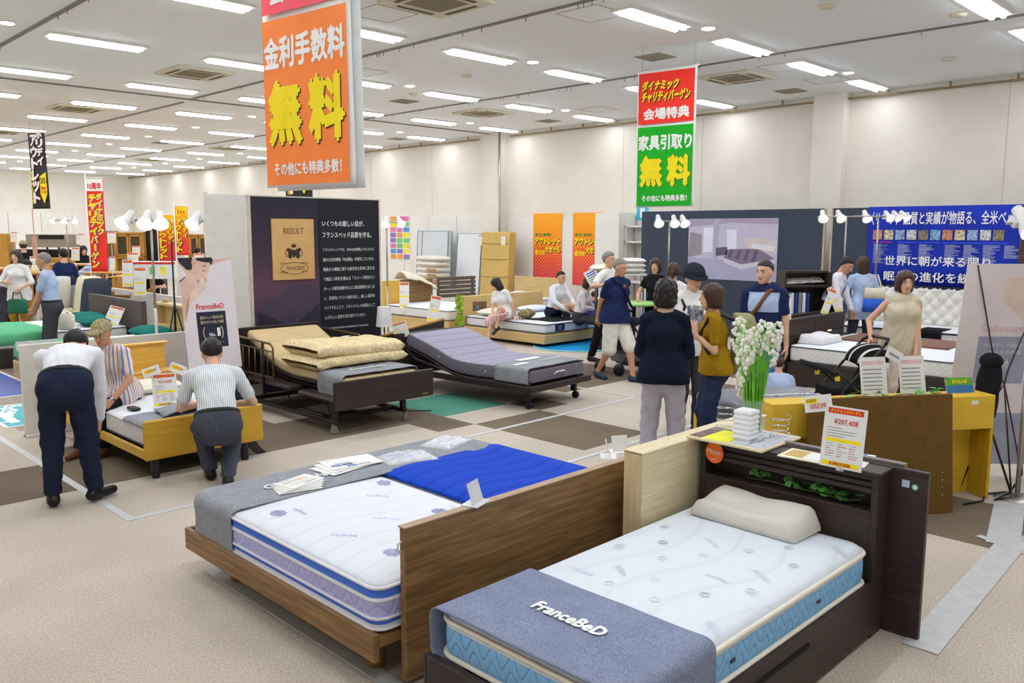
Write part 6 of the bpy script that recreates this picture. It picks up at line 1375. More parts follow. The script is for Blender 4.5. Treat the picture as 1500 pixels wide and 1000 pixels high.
for r in range(8):
    for c in range(3 if r > 1 else 2):
        n = 3 if r > 1 else 2; w_ = (ya - yb2) / n; m.box(XW - .069, XW - .066, ya - w_ * (c + .93), ya - w_ * (c + .07), 2.5 - .1625 * (r + .92), 2.5 - .1625 * (r + .08), pal[rr.randrange(6)])
m.build('print', pt)
def opost(y0, y1, lab, clip=None):
    t = thing('sale_poster', lab, 'poster', (XW - .065, (y0 + y1) / 2, .75), 0, 'orange sale posters')
    g = gradient('orange halftone print', [(0, (226, 60, 90)), (.35, (236, 70, 70)), (.65, (250, 130, 30)), (1, (255, 160, 0))], 'z', 0, 1.75, ('y', .1, (250, 178, 40)))
    wm(t, g).box(XW - .066, XW - .054, y0, y1, .75, 2.5).build('sheet', t); m = wm(t); x = XW - .069
    text(m, '掘り出し物が続々', (x, y1 - .08, 1.93), (0, -1, 0), (0, 0, 1), .55, .08, GREEN, .04)
    for dx, dy, mt_ in ((.02, -.02, INK), (0, 0, YEL)): text(m, 'アウトレット', (x - (.002 if mt_ is YEL else 0), y1 - .06 - dx, 1.72 + dy), (0, -1, 0), (0, 0, 1), .86, .17, mt_, .06, .12); text(m, '大セール', (x - (.002 if mt_ is YEL else 0), y1 - .42 - dx, 1.52 + dy), (0, -1, 0), (0, 0, 1), .5, .17, mt_, .06, .12)
    m.poly([(x, y1 - .05, 1.42), (x, y1 - .4, 1.5), (x, y1 - .4, 1.68), (x, y1 - .05, 1.6)], ORANGE); text(m, '最大70%', (x - .003, y1 - .07, 1.46), (0, -1, 0), (0, 0, 1), .32, .13, YEL, .05, .1); m.build('lettering', t)
ya, yb_ = onX(784, 312, XW).y, onX(826, 312, XW).y; opost(yb_, ya, 'orange outlet sale poster on the wall above the man in white'); w_ = ya - yb_; yc = onX(842, 311, XW).y; opost(yc - w_, yc, 'orange outlet sale poster half hidden by the white cabinet')
m = wb((15.2, 12.1, 0), PANELM); ya, yb_ = onX(872, 310, 15.1).y, onX(907, 310, 15.1).y; m.box(15.1, 15.7, yb_, ya, 0, 2.47, b=.005); solo(m, 'white_cabinet', 'tall white cabinet beside the half hidden orange poster', 'cabinet')
yc = onX(943, 330, 15.3).y; t = thing('wall_shelf_unit', 'open white shelf unit between the white cabinet and the slate screen', 'shelf', (15.4, (yb_ + yc) / 2, 0)); m = wm(t, PANELM)
for z in (2.15, 1.8, .9): wm(t, PANELM).box(15.3, 15.7, yc, yb_ - .02, z, z + .04).build('shelf', t)
wm(t, PANELM).box(15.66, 15.7, yc, yb_ - .02, 1.84, 2.15).build('back_board', t)
for y in (yc, yb_ - .05): wm(t, PANELM).box(15.3, 15.34, y, y + .03, 0, 2.19).build('post', t)
for k in range(3):
    p = onD(922, 375, 15.8); m = wb((p.x, p.y, 1.28 + .09 * k)); puff(m, (p.x, p.y, 1.28 + .09 * k), .62, .45, .1, M('white towel', (230, 228, 222), .9, .03), FACE, 10, 5); solo(m, 'folded_towel', ['lowest', 'middle', 'topmost'][k] + ' folded white towel on the white stand by the slate screen', 'towel', 'folded white towels')
p = onD(922, 400, 15.8); t = thing('white_stand', 'thin legged white stand carrying the folded towels', 'stand', (p.x, p.y, 0), FACE); MB(WHITE).box(-.3, .3, -.22, .22, 1.24, 1.275).build('stand_top', t)
for x in (-.27, .27):
    for y in (-.19, .19): MB(WHITE).tube([(x, y, 0), (x, y, 1.24)], .015, None, 6).build('leg', t)
p = onD(885, 400, 14.6); t = thing('display_stand', 'dark stand with a padded cream top behind the walking man', 'stand', (p.x, p.y, 0), FACE); MB(ESP).box(-.14, .14, -.2, .2, 0, 1.36).build('body', t); m = MB(fabric('cream pad', (230, 226, 210), .04)); puff(m, (0.05, 0, 1.362), .62, .5, .12, None or fabric('cream pad', (230, 226, 210), .04), 0, 10, 5); m.build('pad', t)
p = onD(875, 405, 14.35); sheet('notice_card', 'white card with blue printing leaning beside the orange poster', 'card', (.22, .3), (p.x, p.y, p.z - .15), (math.radians(80), -.5, FACE), lambda q, a, b: [qd(q, -.08, .08, .04 + .04 * j, .06 + .04 * j, BLUE if j > 3 else GREYTXT) for j in range(6)], None, .003)
p = onX(941, 311, XW - .01); m = wb((p.x, p.y, p.z), M('cyan sign', (60, 190, 226), .5)).box(XW - .012, XW - .002, p.y - .16, p.y + .16, p.z - .18, p.z + .18); m.box(XW - .014, XW - .012, p.y - .06, p.y + .06, p.z - .12, p.z + .1, LWHITE); solo(m, 'wall_sign', 'small cyan sign on the wall under the green banner', 'sign')
# ------------------------------------------------------------------ hanging banners
def hang(loc, dirv, wd, ht, name, lab, draw, base, back=True, ztop=4.25, group=None):
    rz = math.atan2(dirv[1], dirv[0]); t = thing(name, lab, 'banner', (loc[0], loc[1], ztop - ht), rz, group)
    m = MB(base); m.grid(10, 24, lambda u, v: (wd * (u - .5), .012 * math.sin(3 * v + 2 * u), ht * v), None, .003); m.build('front_sheet', t)
    if back: m = MB(M('white banner back', (226, 228, 226), .6, .02)); m.grid(10, 24, lambda u, v: (wd * (u - .5), .07 + .02 * (1 - v), ht * v - .02), None, .003); m.build('back_sheet', t)
    m = MB(STEEL).tube([(-wd / 2, .03, ht), (wd / 2, .03, ht)], .012, None, 6); m.build('rod', t)
    m = MB(STEEL)
    for x in (-wd / 2 + .05, wd / 2 - .05): m.tube([(x, .03, ht), (x, .03, CEIL - ztop + ht)], .003, None, 5)
    m.build('hanging_wire', t); m = MB(); draw(m); m.build('lettering', t); return t
A_ = (0, -.02, 0)
def rect(m, x0, x1, z0, z1, mat, k=0): m.add([(x0, -.016 - .0012 * k, z0), (x1, -.016 - .0012 * k, z0), (x1, -.016 - .0012 * k, z1), (x0, -.016 - .0012 * k, z1)], [(0, 1, 2, 3)], mat)
def tx(m, s, x0, z0, wd, ht, mat, b=.03, sh=0, k=2): text(m, s, (x0, -.016 - .0012 * k, z0), (1, 0, 0), (0, 0, 1), wd, ht, mat, b, sh)
BR = M('banner red', (244, 52, 40), .6, .02); BG2 = M('banner green', (8, 172, 24), .6, .02); BOR = M('banner orange', (255, 136, 62), .6, .03); BPK = M('banner pink red', (250, 90, 110), .6, .02)
def common(m, bg, top, l2, wline):
    rect(m, -.43, .43, .015, 1.12, bg); rect(m, -.43, .43, 1.16, 1.86, top)
    tx(m, l2, -.41, .80, .82, .20, LWHITE, .045); 
    for dx, dz, mt_, k in ((.008, -.008, INK, 2), (0, 0, YEL, 3)): tx(m, '無', -.37 + dx, .30 + dz, .33, .40, mt_, .06, 0, k); tx(m, '料', .06 + dx, .30 + dz, .33, .40, mt_, .06, 0, k)
    tx(m, 'その他にも特典多数！', -.34, .08, .70, .085, LWHITE, .04); tx(m, '会場特典', -.34, 1.22, .70, .15, LWHITE, .05)
    for dx, dz, mt_, k in ((.012, -.014, INK, 2), (0, 0, YEL, 3)): tx(m, 'ダイナミック', -.38 + dx, 1.62 + dz, .56, .13, mt_, .07, .15, k); tx(m, 'チャリティバーゲン', -.38 + dx, 1.46 + dz, .74, .14, mt_, .06, .15, k)
dv = Vector((.127, -.992))
c = onD(452, 270, 5.75); hang((c.x, c.y), dv, .92, 1.9, 'hanging_banner', 'large orange and pink hanging banner with yellow Japanese lettering', lambda m: common(m, BOR, BPK, '金利手数料', 0), LWHITE)
c = onD(972, 303, 12.0); hang((c.x, c.y), dv, .92, 1.9, 'hanging_banner', 'red and green hanging banner with yellow Japanese lettering', lambda m: common(m, BG2, BR, '家具引取り', 0), LWHITE, False, 4.3)
BKB = M('black banner print', (44, 40, 42), .6)
def blk(m):
    for dx, mt_, k in ((.01, RED, 2), (0, LWHITE, 3)):
        text(m, 'ホリデイ', (.0 + dx, -.016 - .0012 * k, 1.0), (1, 0, 0), (0, 0, 1), .2, .82, mt_, .06, 0, True); text(m, 'アウトレット', (-.2 + dx, -.016 - .0012 * k, .12), (1, 0, 0), (0, 0, 1), .2, 1.6, mt_, .06, 0, True)
    m.poly([(x, -.018, z) for x, z in ((.04, .75), (.26, .85), (.27, .35), (.15, .12), (.03, .35))], YEL); text(m, '70%', (.06, -.021, .35), (1, 0, 0), (0, 0, 1), .18, .16, RED, .03); text(m, '50%', (.06, -.021, .58), (1, 0, 0), (0, 0, 1), .18, .14, INK, .03); text(m, '家具大処分市', (-.28, -.021, .1), (1, 0, 0), (0, 0, 1), .08, .8, YEL, .03, 0, True)
d2 = Vector((.35, -.94)); c = onD(61, 311, 20); hang((c.x, c.y), d2, .6, 1.75, 'hanging_banner', 'narrow black hanging banner with white and red vertical lettering at the left', blk, BKB, False, 4.3)
c = onD(438, 290, 18); hang((c.x, c.y), d2, .7, 1.75, 'hanging_banner', 'black and yellow hanging banner mostly hidden behind the orange one', blk, BKB, False, 4.45)
# ------------------------------------------------------------------ flags on poles
def flag(px, py, D, wd, ht, lab, kind, ztip=None):
    p = onD(px, py, D); t = thing('banner_flag', lab, 'flag', (p.x, p.y, 0), FACE, 'sale flags on poles'); z0 = p.z - ht
    MB(LWHITE).tube([(-wd / 2 - .02, 0, 0), (-wd / 2 - .02, 0, p.z + .12)], .013, None, 6).tube([(-wd / 2 - .02, 0, p.z + .03), (wd / 2, 0, p.z + .03)], .008, None, 6).build('pole', t)
    MB(M('grey flag base', (120, 120, 124), .6)).lathe([(.18, 0), (.18, .05), (.03, .08)], None, 16, (-wd / 2 - .02, 0, 0)).build('base', t)
    bs = BR if kind == 'red' else gradient('outlet flag print', [(0, (226, 50, 60)), (.45, (232, 70, 50)), (.8, (250, 150, 20)), (1, (255, 190, 20))], 'z', 1.2, 2.5)
    m = MB(bs); m.grid(6, 16, lambda u, v: (wd * (u - .5), .01 * math.sin(7 * v), z0 + ht * v), None, .003); m.build('cloth', t); m = MB()
    f = lambda s, x, z, w_, h_, mt_, k: text(m, s, (x, -.014 - .0015 * k, z), (1, 0, 0), (0, 0, 1), w_, h_, mt_, .06, 0, True)
    if kind == 'red':
        m.add([(-wd / 2, -.013, z0 + ht * .87), (wd / 2, -.013, z0 + ht * .87), (wd / 2, -.013, z0 + ht), (-wd / 2, -.013, z0 + ht)], [(0, 1, 2, 3)], LWHITE); text(m, '10周年', (-wd * .4, -.016, z0 + ht * .89), (1, 0, 0), (0, 0, 1), wd * .8, ht * .07, RED, .04)
        for dx, mt_, k in ((.02, BLUE, 1), (0, YEL, 2)): f('ダイナミック', wd * .05 + dx, z0 + ht * .4, wd * .36, ht * .45, mt_, k); f('チャリティバーゲン', -wd * .4 + dx, z0 + ht * .04, wd * .42, ht * .8, mt_, k)
    else:
        m.poly([(x * wd, -.014, z0 + ht * z) for x, z in ((-.42, .80), (.42, .84), (.42, .96), (-.42, .92))], YEL); text(m, '家具市', (-wd * .3, -.017, z0 + ht * .84), (1, 0, 0), (0, 0, 1), wd * .6, ht * .08, ORANGE, .04)
        for dx, mt_, k in ((.02, INK, 1), (0, YEL, 2)): f('ホリデイ', wd * .08 + dx, z0 + ht * .36, wd * .34, ht * .42, mt_, k); f('アウトレット', -wd * .4 + dx, z0 + ht * .06, wd * .38, ht * .68, mt_, k)
    m.build('lettering', t)
flag(138, 262, 18.4, .36, 2.0, 'tall narrow red flag with yellow and blue vertical lettering', 'red'); flag(243, 315, 21, .42, 1.15, 'shorter yellow and red flag left of the taller one', 'y'); flag(265, 302, 20, .30, 1.15, 'taller yellow and red flag beside the banner stand', 'y')
p = onD(47, 305, 20); m = wb((p.x, p.y, 0), M('faded red flag pole', (196, 150, 130), .5)); m.tube([(p.x, p.y, 0), (p.x, p.y, p.z)], .012, None, 6); m.loft([[(p.x + s * .05, p.y, z) for s in (-1, 1)] + [(p.x + s * .05, p.y + .01, z) for s in (1, -1)] for z in (1.0, 1.9)], None, False); solo(m, 'flag_pole', 'thin pole with a furled reddish flag behind the old man', 'flag pole')

# ------------------------------------------------------------------ left display: low partitions and beds
LP = M('low white partition', (222, 220, 214), .6, .02)
m = wb((3.3, 9.2, 0), LP).box(2.33, 4.5, 9.15, 9.19, 0, .93, b=.004); m.box(2.33, 2.6, 9.1, 9.24, 0, .03).box(4.2, 4.5, 9.1, 9.24, 0, .03); solo(m, 'partition', 'low white partition behind the honey yellow bed', 'partition')
m = wb((6.15, 16.3, 0), LP).box(6.1, 6.16, 13.0, 18.6, 0, .92, b=.004); m.box(6.0, 6.26, 13, 13.2, 0, .03).box(6.0, 6.26, 18.4, 18.6, 0, .03); solo(m, 'partition', 'low white partition behind the brown headboard with green pillows', 'partition')
m = wb((4.75, 9.7, 0), LP).box(4.5, 4.54, 9.62, 9.66, 0, 2.5).box(4.54, 5.02, 9.625, 9.655, 0, 2.48); solo(m, 'partition', 'tall white partition panel left of the dark screen', 'partition')
t = thing('low_cabinet', 'low white cabinet with a pale top beside the dark screen', 'cabinet', (4.7, 9.4, 0)); wm(t, LP).box(4.4, 5.02, 9.36, 9.6, 0, .66, b=.004).build('body', t); wm(t, M('pale counter', (206, 200, 190), .5)).box(4.38, 5.03, 9.34, 9.61, .66, .69, b=.004).build('counter', t)
for k in range(4): sheet('leaflet', ['first', 'second', 'third', 'last'][k] + ' white leaflet in the row on the low white cabinet', 'leaflet', (.13, .2), (4.55 + .08 * k, 9.45, .693), (math.radians(72), -.15, .1), leaflet_draw(90 + k, LC), None, .002, 'leaflets on the low white cabinet')
TEAL = fabric('teal pillow', (30, 112, 104), .12, 90); MINT = fabric('mint green blanket', (96, 178, 132), .1, 90)
abed('oak bed with an open shelf headboard behind the low white partition', 'white mattress with a teal pillow behind the low partition', (5.25, 12.6, 0), -math.pi / 2, 1.05, 2.0, .25, .47, 0, OAK)
t = thing('shelf_headboard', 'oak headboard with an open niche beside the banner stand', 'headboard', (5.3, 12.6, 0)); m = wm(t, OAKY); m.box(5.27, 5.42, 12.0, 13.15, 0, .62, OAKY, .005).box(5.27, 5.42, 12.0, 12.08, .62, .93, OAKY, .004).box(5.27, 5.42, 13.07, 13.15, .62, .93, OAKY, .004).box(5.39, 5.42, 12.08, 13.07, .62, .93, OAKY).box(5.25, 5.43, 11.98, 13.17, .91, .95, OAKY, .006); m.build('cabinet', t)
m = wb((5.3, 12.9, .95), OAK); m.lathe([(.06, 0), (.02, .03), (.05, .05)], OAK, 12, (5.33, 12.9, .95)); solo(m, 'wooden_ornament', 'small wooden ornament on the oak shelf headboard', 'ornament')
for x, y, lx, ly, rz_, lab in ((4.95, 12.55, .45, .66, .1, 'teal pillow on the oak bed nearest the banner stand'),): m = wb((x, y, .48)); puff(m, (x, y, .478), lx, ly, .17, TEAL, rz_, 14, 2.6, 0, .012); solo(m, 'pillow', lab, 'pillow')
m = wb((3.6, 12.6, .48)); drape(m, 3.27, 5.22, 12.1, 13.1, .475, .2, 3.1, 4.2, 11.9, 13.25, MINT, .01, .05, False, .006, (30, 30), .06); solo(m, 'blanket', 'mint green blanket on the foot of the oak bed', 'blanket')
abed('dark brown double bed with a two panel headboard', 'long white mattress with two teal pillows and a mint blanket', (5.2, 15.0, 0), -math.pi / 2, 1.9, 2.0, .27, .50, 0, ESP)
m = wb((5.25, 14.7, 0), wood('grey brown headboard', (70, 62, 58), (92, 82, 76), 'y')); m.box(5.22, 5.3, 13.55, 14.7, 0, .93, None, .006).box(5.22, 5.3, 14.72, 15.95, 0, .93, None, .006); solo(m, 'headboard_unit', 'grey brown two panel headboard behind two teal pillows', 'headboard')
for k, (x, y, rz_, lab) in enumerate(((4.95, 15.2, .1, 'teal pillow left of the other one on the long white mattress'), (4.8, 14.5, -.15, 'crumpled teal pillow right of the other on the long white mattress'))): m = wb((x, y, .5)); puff(m, (x, y, .505), .45, .68, .16, TEAL, rz_, 14, 2.6, 0, .02); solo(m, 'pillow', lab, 'pillow', 'teal pillows on the long white mattress')
m = wb((3.6, 15.0, .5)); drape(m, 3.23, 5.18, 14.07, 15.93, .505, .2, 3.05, 4.1, 13.9, 16.1, MINT, .012, .05, False, .006, (30, 30), .06); solo(m, 'blanket', 'mint green blanket on the foot of the long white mattress', 'blanket')
m = wb((4.3, 14.35, .5), M('cream cushion block', (226, 220, 204), .7)); m.loft([[(x, y, z) for x, y in rrect(4.18 + i, 4.42 - i, 14.1 + i, 14.6 - i, .08, 4)] for i, z in ((.03, .51), (0, .55), (0, .72), (.05, .78))], None, True).box(4.175, 4.18, 14.2, 14.45, .56, .7, YEL); solo(m, 'bolster', 'cream bolster with a yellow patch behind the old man in light blue', 'pillow')
m = wb((3.1, 10.2, .6), ACR); p = at(54, 498, .6); m = wb((p.x, p.y, .48), ACR); m.box(p.x - .25, p.x + .25, p.y - .02, p.y, .48, .60); solo(m, 'acrylic_sign', 'blank white translucent sign on the mint blanket', 'sign')
m = wb(W(36, 560)); p = at(36, 500, .5)
sheet('price_card', 'white price card leaning at the end of the grey brown headboard', 'price card', (.24, .34), (4.95, 14.2, .515), (math.radians(62), .25, FACE), price_draw('', 77, True), None, .003)
# floor prints in the left aisle
PV2 = M('violet mat print', (70, 84, 160), .5); CY = M('turquoise mat print', (40, 170, 186), .5)
for (x0, x1, y0, y1), mm, lab, s in (((2.45, 3.25, 11.6, 13.9), PV2, 'blue violet printed mat on the plank floor in the left aisle', '展示即売'), ((2.3, 2.9, 9.75, 11.05), CY, 'turquoise printed mat on the plank floor nearer the bending man', 'ご案内')):
    m = wb(((x0 + x1) / 2, (y0 + y1) / 2, 0)); m.box(x0, x1, y0, y1, 0, .006, PAPER).box(x0 + .04, x1 - .04, y0 + .04, y1 - .04, .006, .0075, mm); o = solo(m, 'floor_mat', lab, 'floor mat'); q = MB(); q.T = Matrix.Translation(-o.location); text(q, s, (x0 + .1, y0 + .25, .0085), (.35, .9, 0), (-.9, .35, 0), 1.0, .2, LWHITE, .04); q.box(x0 + .1, x0 + .2, y0 + .2, y0 + .9, .008, .0085, LWHITE); q.build('lettering', o)
# ------------------------------------------------------------------ furniture far back on the left
def hutch(px, D, wd, ht, lab, mw):
    p = onD(px, 380, D); t = thing('glazed_cupboard', lab, 'cupboard', (p.x, p.y, 0), FACE); w_ = wd / 2
    m = MB(mw).box(-w_, w_, 0, .4, 0, .85, b=.01).box(-w_, -w_ + .05, .05, .4, .85, ht).box(w_ - .05, w_, .05, .4, .85, ht).box(-w_, w_, .05, .4, ht - .06, ht, b=.01).box(-w_, w_, .37, .4, .85, ht).box(-w_, w_, .05, .4, 1.25, 1.32); m.build('body', t)
    for s in (-1, 1):
        d = MB(mw); x0, x1 = (-w_ + .05, -.01) if s < 0 else (.01, w_ - .05)
        d.box(x0, x0 + .05, .03, .06, 1.33, ht - .07).box(x1 - .05, x1, .03, .06, 1.33, ht - .07).box(x0, x1, .03, .06, ht - .12, ht - .07).box(x0, x1, .03, .06, 1.33, 1.38); dd = d.build('door', t)
        MB(M('dark cabinet glass', (74, 62, 44), .15)).box(x0 + .05, x1 - .05, .04, .05, 1.38, ht - .12).build('pane', dd)
    for k in range(3): MB(mw).box(-w_ + .03 + k * (wd - .06) / 3, -w_ + .01 + (k + 1) * (wd - .06) / 3, -.015, 0, .55, .80, b=.008).build('drawer', t)
    return t
hutch(189, 24, .84, 2.0, 'golden pine glazed cupboard behind the lavender shirt man', PINE); hutch(291, 24.5, .62, 1.95, 'golden pine glazed cupboard behind the person in pink', PINE)
def block(px0, px1, py0, py1, D, dep, lab, name, cat, mat, floor=True, parts=None):
    a, b = onD(px0, py0, D), onD(px1, py1, D); c = (a + b) / 2; wd = (b - a).xy.length; z0 = 0 if floor else b.z; t = thing(name, lab, cat, (c.x, c.y, 0), FACE)
    MB(mat).box(-wd / 2, wd / 2, 0, dep, z0, a.z, b=.01).build('body', t)
    if parts: parts(t, wd, z0, a.z, dep)
    return t
def tvb(t, wd, z0, z1, dep): MB(M('dark gap', (20, 18, 18), .6)).box(-wd * .22, wd * .32, -.01, 0, z0 + (z1 - z0) * .62, z1 - .02).build('gap', t); [MB(DARKMETAL).box(x - .02, x + .02, .1, .14, 0, z0).build('leg', t) for x in (-wd * .35, -wd * .1, wd * .15, wd * .35)]
block(37, 107, 343, 362, 24, .4, 'pale grey wood television board on thin legs far back at the left', 'television_board', 'tv board', wood('grey ash board', (130, 120, 108), (160, 150, 136), 'x'), False, tvb)
block(-6, 11, 342, 357, 24, .4, 'small oak cabinet at the left edge far back', 'oak_cabinet', 'cabinet', PINE)
block(0, 110, 365, 374, 24.9, .4, 'long black low board far back under the television board', 'low_board', 'sideboard', BLACK)
block(60, 108, 378, 405, 22, .5, 'low golden pine chest behind the old man in light blue', 'pine_chest', 'chest', PINE)
block(150, 168, 338, 400, 24.6, .4, 'tall dark brown cabinet left of the golden pine cupboard', 'tall_cabinet', 'cabinet', WAL); block(213, 236, 335, 392, 24.2, .4, 'tall black glossy cabinet right of the golden pine cupboard', 'tall_cabinet', 'cabinet', M('black gloss', (34, 32, 36), .2))
block(258, 272, 366, 420, 20.5, .05, 'white panel behind the tripod left of the banner stand', 'white_board', 'board', LP)
def table(px, py, D, wd, dep, lab, rz=0.0):
    p = onD(px, py, D); z = p.z; t = thing('dining_table', lab, 'table', (p.x, p.y, 0), FACE + rz); MB(PINE).box(-wd / 2, wd / 2, -dep / 2, dep / 2, z - .04, z, b=.01).build('table_top', t)
    for x in (-wd / 2 + .08, wd / 2 - .08):
        for y in (-dep / 2 + .08, dep / 2 - .08): MB(PINE).box(x - .035, x + .035, y - .035, y + .035, 0, z - .04).build('leg', t)
    return t, z
tables = [(60, 398, 17.5, 1.0, .8, 'golden table left of the navy top woman'), (176, 398, 19.0, 1.3, .8, 'golden table where the lavender shirt man leans'), (235, 403, 17.9, 1.8, .9, 'long golden table below the yellow flags'), (20, 392, 19, 1.2, .8, 'golden table at the far left behind the ochre trousers woman'), (110, 386, 21, 1.2, .8, 'golden table far back left of the red flag')]
for a in tables: table(*a)
CH = wood('dark honey chair', (120, 80, 40), (150, 104, 56), 'z')
def chair(px, D, rz, lab, first=[None]):
    p = onD(px, 430, D)
    if first[0]: return dup(first[0], (p.x, p.y, 0), rz, lab)
    t = thing('dining_chair', lab, 'chair', (p.x, p.y, 0), rz, 'dining chairs on the left'); first[0] = t
    MB(CH).box(-.21, .21, -.2, .2, .41, .45, b=.012).build('seat', t)
    for x in (-.19, .19): MB(CH).tube([(x, .19, 0), (x, .19, .43)], .018, None, 6).build('leg', t); MB(CH).tube([(x, -.19, 0), (x, -.2, .45), (x, -.27, .9)], .018, None, 6).build('leg', t)
    for k in range(3): MB(CH).box(-.18, .18, -.265 + .02 * (2 - k), -.245 + .02 * (2 - k), .60 + .11 * k, .66 + .11 * k, b=.006).build('back_slat', t)
    return t
for px, D, rz, lab in ((137, 15.3, FACE + 2.6, 'honey wood chair just left of the red flag pole'), (147, 15.8, FACE + 3.4, 'honey wood chair just right of the red flag pole'), (163, 15.0, FACE + 3.0, 'honey wood chair third from the grey armchair'), (207, 16.9, FACE + .3, 'honey wood chair below the seated man in black')): chair(px, D, rz, lab)
def armchair(px, D, rz, lab, mat, sc=1.0):
    p = onD(px, 430, D); t = thing('armchair', lab, 'armchair', (p.x, p.y, 0), rz)
    m = MB(mat); puff(m, (0, 0, .3), .6, .62, .2, mat, 0, 12, 5); m.build('seat', t); m = MB(mat); m.T = Matrix.Translation((0, -.3, .42)) @ Matrix.Rotation(math.radians(102), 4, 'X'); puff(m, (0, .36, -.1), .62, .85, .2, mat, 0, 14, 4); m.build('backrest', t)
    for s in (-1, 1): MB(mat).box(s * .3 - .05, s * .3 + .05, -.3, .28, .25, .58, None, .04).build('armrest', t)
    MB(BLACK).lathe([(.28, 0), (.28, .03), (.05, .06), (.05, .3)], None, 16).build('pedestal', t); return t
armchair(117, 14.8, FACE + 2.9, 'slate blue high backed armchair left of the red flag', fabric('slate armchair', (60, 66, 78), .1)); armchair(104, 15.6, FACE + 2.8, 'cream armchair behind the navy top woman', fabric('cream armchair cloth', (224, 216, 188), .05)); armchair(12, 18.2, FACE + .2, 'dark red armchair at the left edge behind the mint blanket', fabric('dark red armchair', (110, 50, 56), .1))
armchair(60, 16.0, FACE + 1.2, 'white and grey armchair behind the old man in light blue', fabric('white armchair cloth', (214, 212, 206), .1))
for k, (px, py, D, lab, wd, ht) in enumerate(((50, 386, 17.5, 'white price card on the golden table left of the old man', .2, .3), (110, 372, 20.5, 'white price card left of the leaning striped top person', .2, .32), (117, 350, 23.9, 'white price card on the wall board far back', .22, .3), (163, 348, 23.8, 'white price card on the tall dark brown cabinet', .24, .32), (199, 368, 23.6, 'white price card on the golden pine cupboard, upper one', .22, .3), (194, 381, 19, 'white price card below the golden pine cupboard', .25, .34), (164, 386, 17.9, 'plain white card on the table by the lavender shirt man', .12, .3), (186, 400, 15.4, 'white card stand with a grey foot before the long golden table', .2, .5), (204, 412, 14.8, 'tilted white board leaning before the long golden table', .22, .5), (20, 347, 23.9, 'white price card far back near the left edge', .2, .28), (291, 381, 18.8, 'white price card in front of the person in pink', .22, .3))): pricecard(px, py, D, lab, wd, ht, 'price cards in the left display')
p = onD(225, 400, 15.6); t = thing('display_box', 'white box with small coloured drawings on the long golden table', 'box', (p.x, p.y, p.z - .1), FACE); MB(PAPER).box(-.5, .45, -.12, .12, 0, .32, b=.004).build('box_body', t); m = MB(); [m.box(-.42 + .2 * k, -.32 + .2 * k, -.123, -.12, .08, .22, pal[k]) for k in range(4)]; m.box(-.5, .45, -.123, -.12, .27, .31, RED); m.build('print', t)
t = thing('tripod', 'black tripod with a thin pole behind the banner stand', 'tripod', tuple(onD(256, 450, 12.2).xy) + (0,), FACE)
MB(BLACK).tube([(0, 0, .4), (0, 0, 1.9)], .014, None, 6).build('pole', t)
for a in (0, 2.1, 4.2): MB(BLACK).tube([(0, 0, 1.0), (.25 * math.cos(a), .25 * math.sin(a), .01)], .012, None, 6).build('leg', t)
# ------------------------------------------------------------------ everyone in the hall
def angular(name, cols, period):
    """upright cloth stripes that run round the body"""
    m = stripes(name, cols, 'x', period); n = m.node_tree.nodes; sx = [q for q in n if q.type == 'SEPXYZ'][0]; mul = [q for q in n if q.type == 'MATH' and q.operation == 'MULTIPLY'][0]
    a = n.new('ShaderNodeMath'); a.operation = 'ARCTAN2'; m.node_tree.links.new(sx.outputs[1], a.inputs[0]); m.node_tree.links.new(sx.outputs[0], a.inputs[1])
    b = n.new('ShaderNodeMath'); b.operation = 'MULTIPLY'; b.inputs[1].default_value = .16; m.node_tree.links.new(a.outputs[0], b.inputs[0]); m.node_tree.links.new(b.outputs[0], mul.inputs[0]); return m
def i2w(i, v):
    r = i['root']; c, s = math.cos(r.rotation_euler[2]), math.sin(r.rotation_euler[2]); return Vector((r.location[0] + c * v[0] - s * v[1], r.location[1] + s * v[0] + c * v[1], v[2] + r.location[2]))
NAVYC = fabric('navy cotton', (22, 27, 44), .12, 160); NAVYP = fabric('navy polo knit', (34, 44, 84), .12, 260); LGT = fabric('pale grey lilac twill', (172, 170, 184), .07, 260); WSH = fabric('white shirt cotton', (232, 234, 242), .03, 260)
NAVT = fabric('navy suit wool', (34, 40, 60), .1, 300); CHT = stripes('charcoal pinstripe', [(.82, (62, 66, 78)), (.18, (92, 96, 108))], 'x', .016); DEN = fabric('dark denim', (44, 54, 84), .2, 240)
STR = stripes('fine striped shirt', [(.7, (226, 230, 232)), (.3, (160, 172, 182))], 'x', .016); MUS = fabric('mustard jersey', (150, 116, 22), .1, 200); BEIG = fabric('beige linen', (204, 194, 170), .06, 200); CREAMT = fabric('cream trousers', (226, 214, 202), .05, 200)
WSHORT = fabric('white shorts', (224, 222, 214), .05, 200); PLAID = angular('plaid stripe shirt', [(.22, (226, 206, 180)), (.12, (110, 130, 190)), (.22, (236, 220, 206)), (.1, (190, 130, 90)), (.2, (220, 204, 196)), (.14, (120, 140, 196))], .075)
BLKT = fabric('black trousers cloth', (30, 30, 34), .15, 240); DGT = fabric('dark grey trousers cloth', (66, 66, 74), .1, 240); LBL = fabric('light blue shirt', (176, 194, 228), .05, 240); CAPK = fabric('khaki knit cap', (150, 138, 104), .3, 60); TSH = fabric('white tee', (230, 230, 230), .03, 240)
BLUEJ = fabric('blue shorts cloth', (70, 120, 186), .1, 200); SNK = M('navy canvas', (44, 52, 84), .6); OCH = fabric('ochre trousers', (170, 128, 54), .1, 200); GSK = fabric('grey marl skirt', (150, 154, 160), .2, 120); PINKB = fabric('pink blouse', (222, 176, 184), .06, 200); PINKS = stripes('pink striped skirt', [(.5, (226, 190, 190)), (.5, (206, 160, 160))], 'x', .05); PBL = fabric('lavender blue shirt', (140, 150, 204), .08, 200)
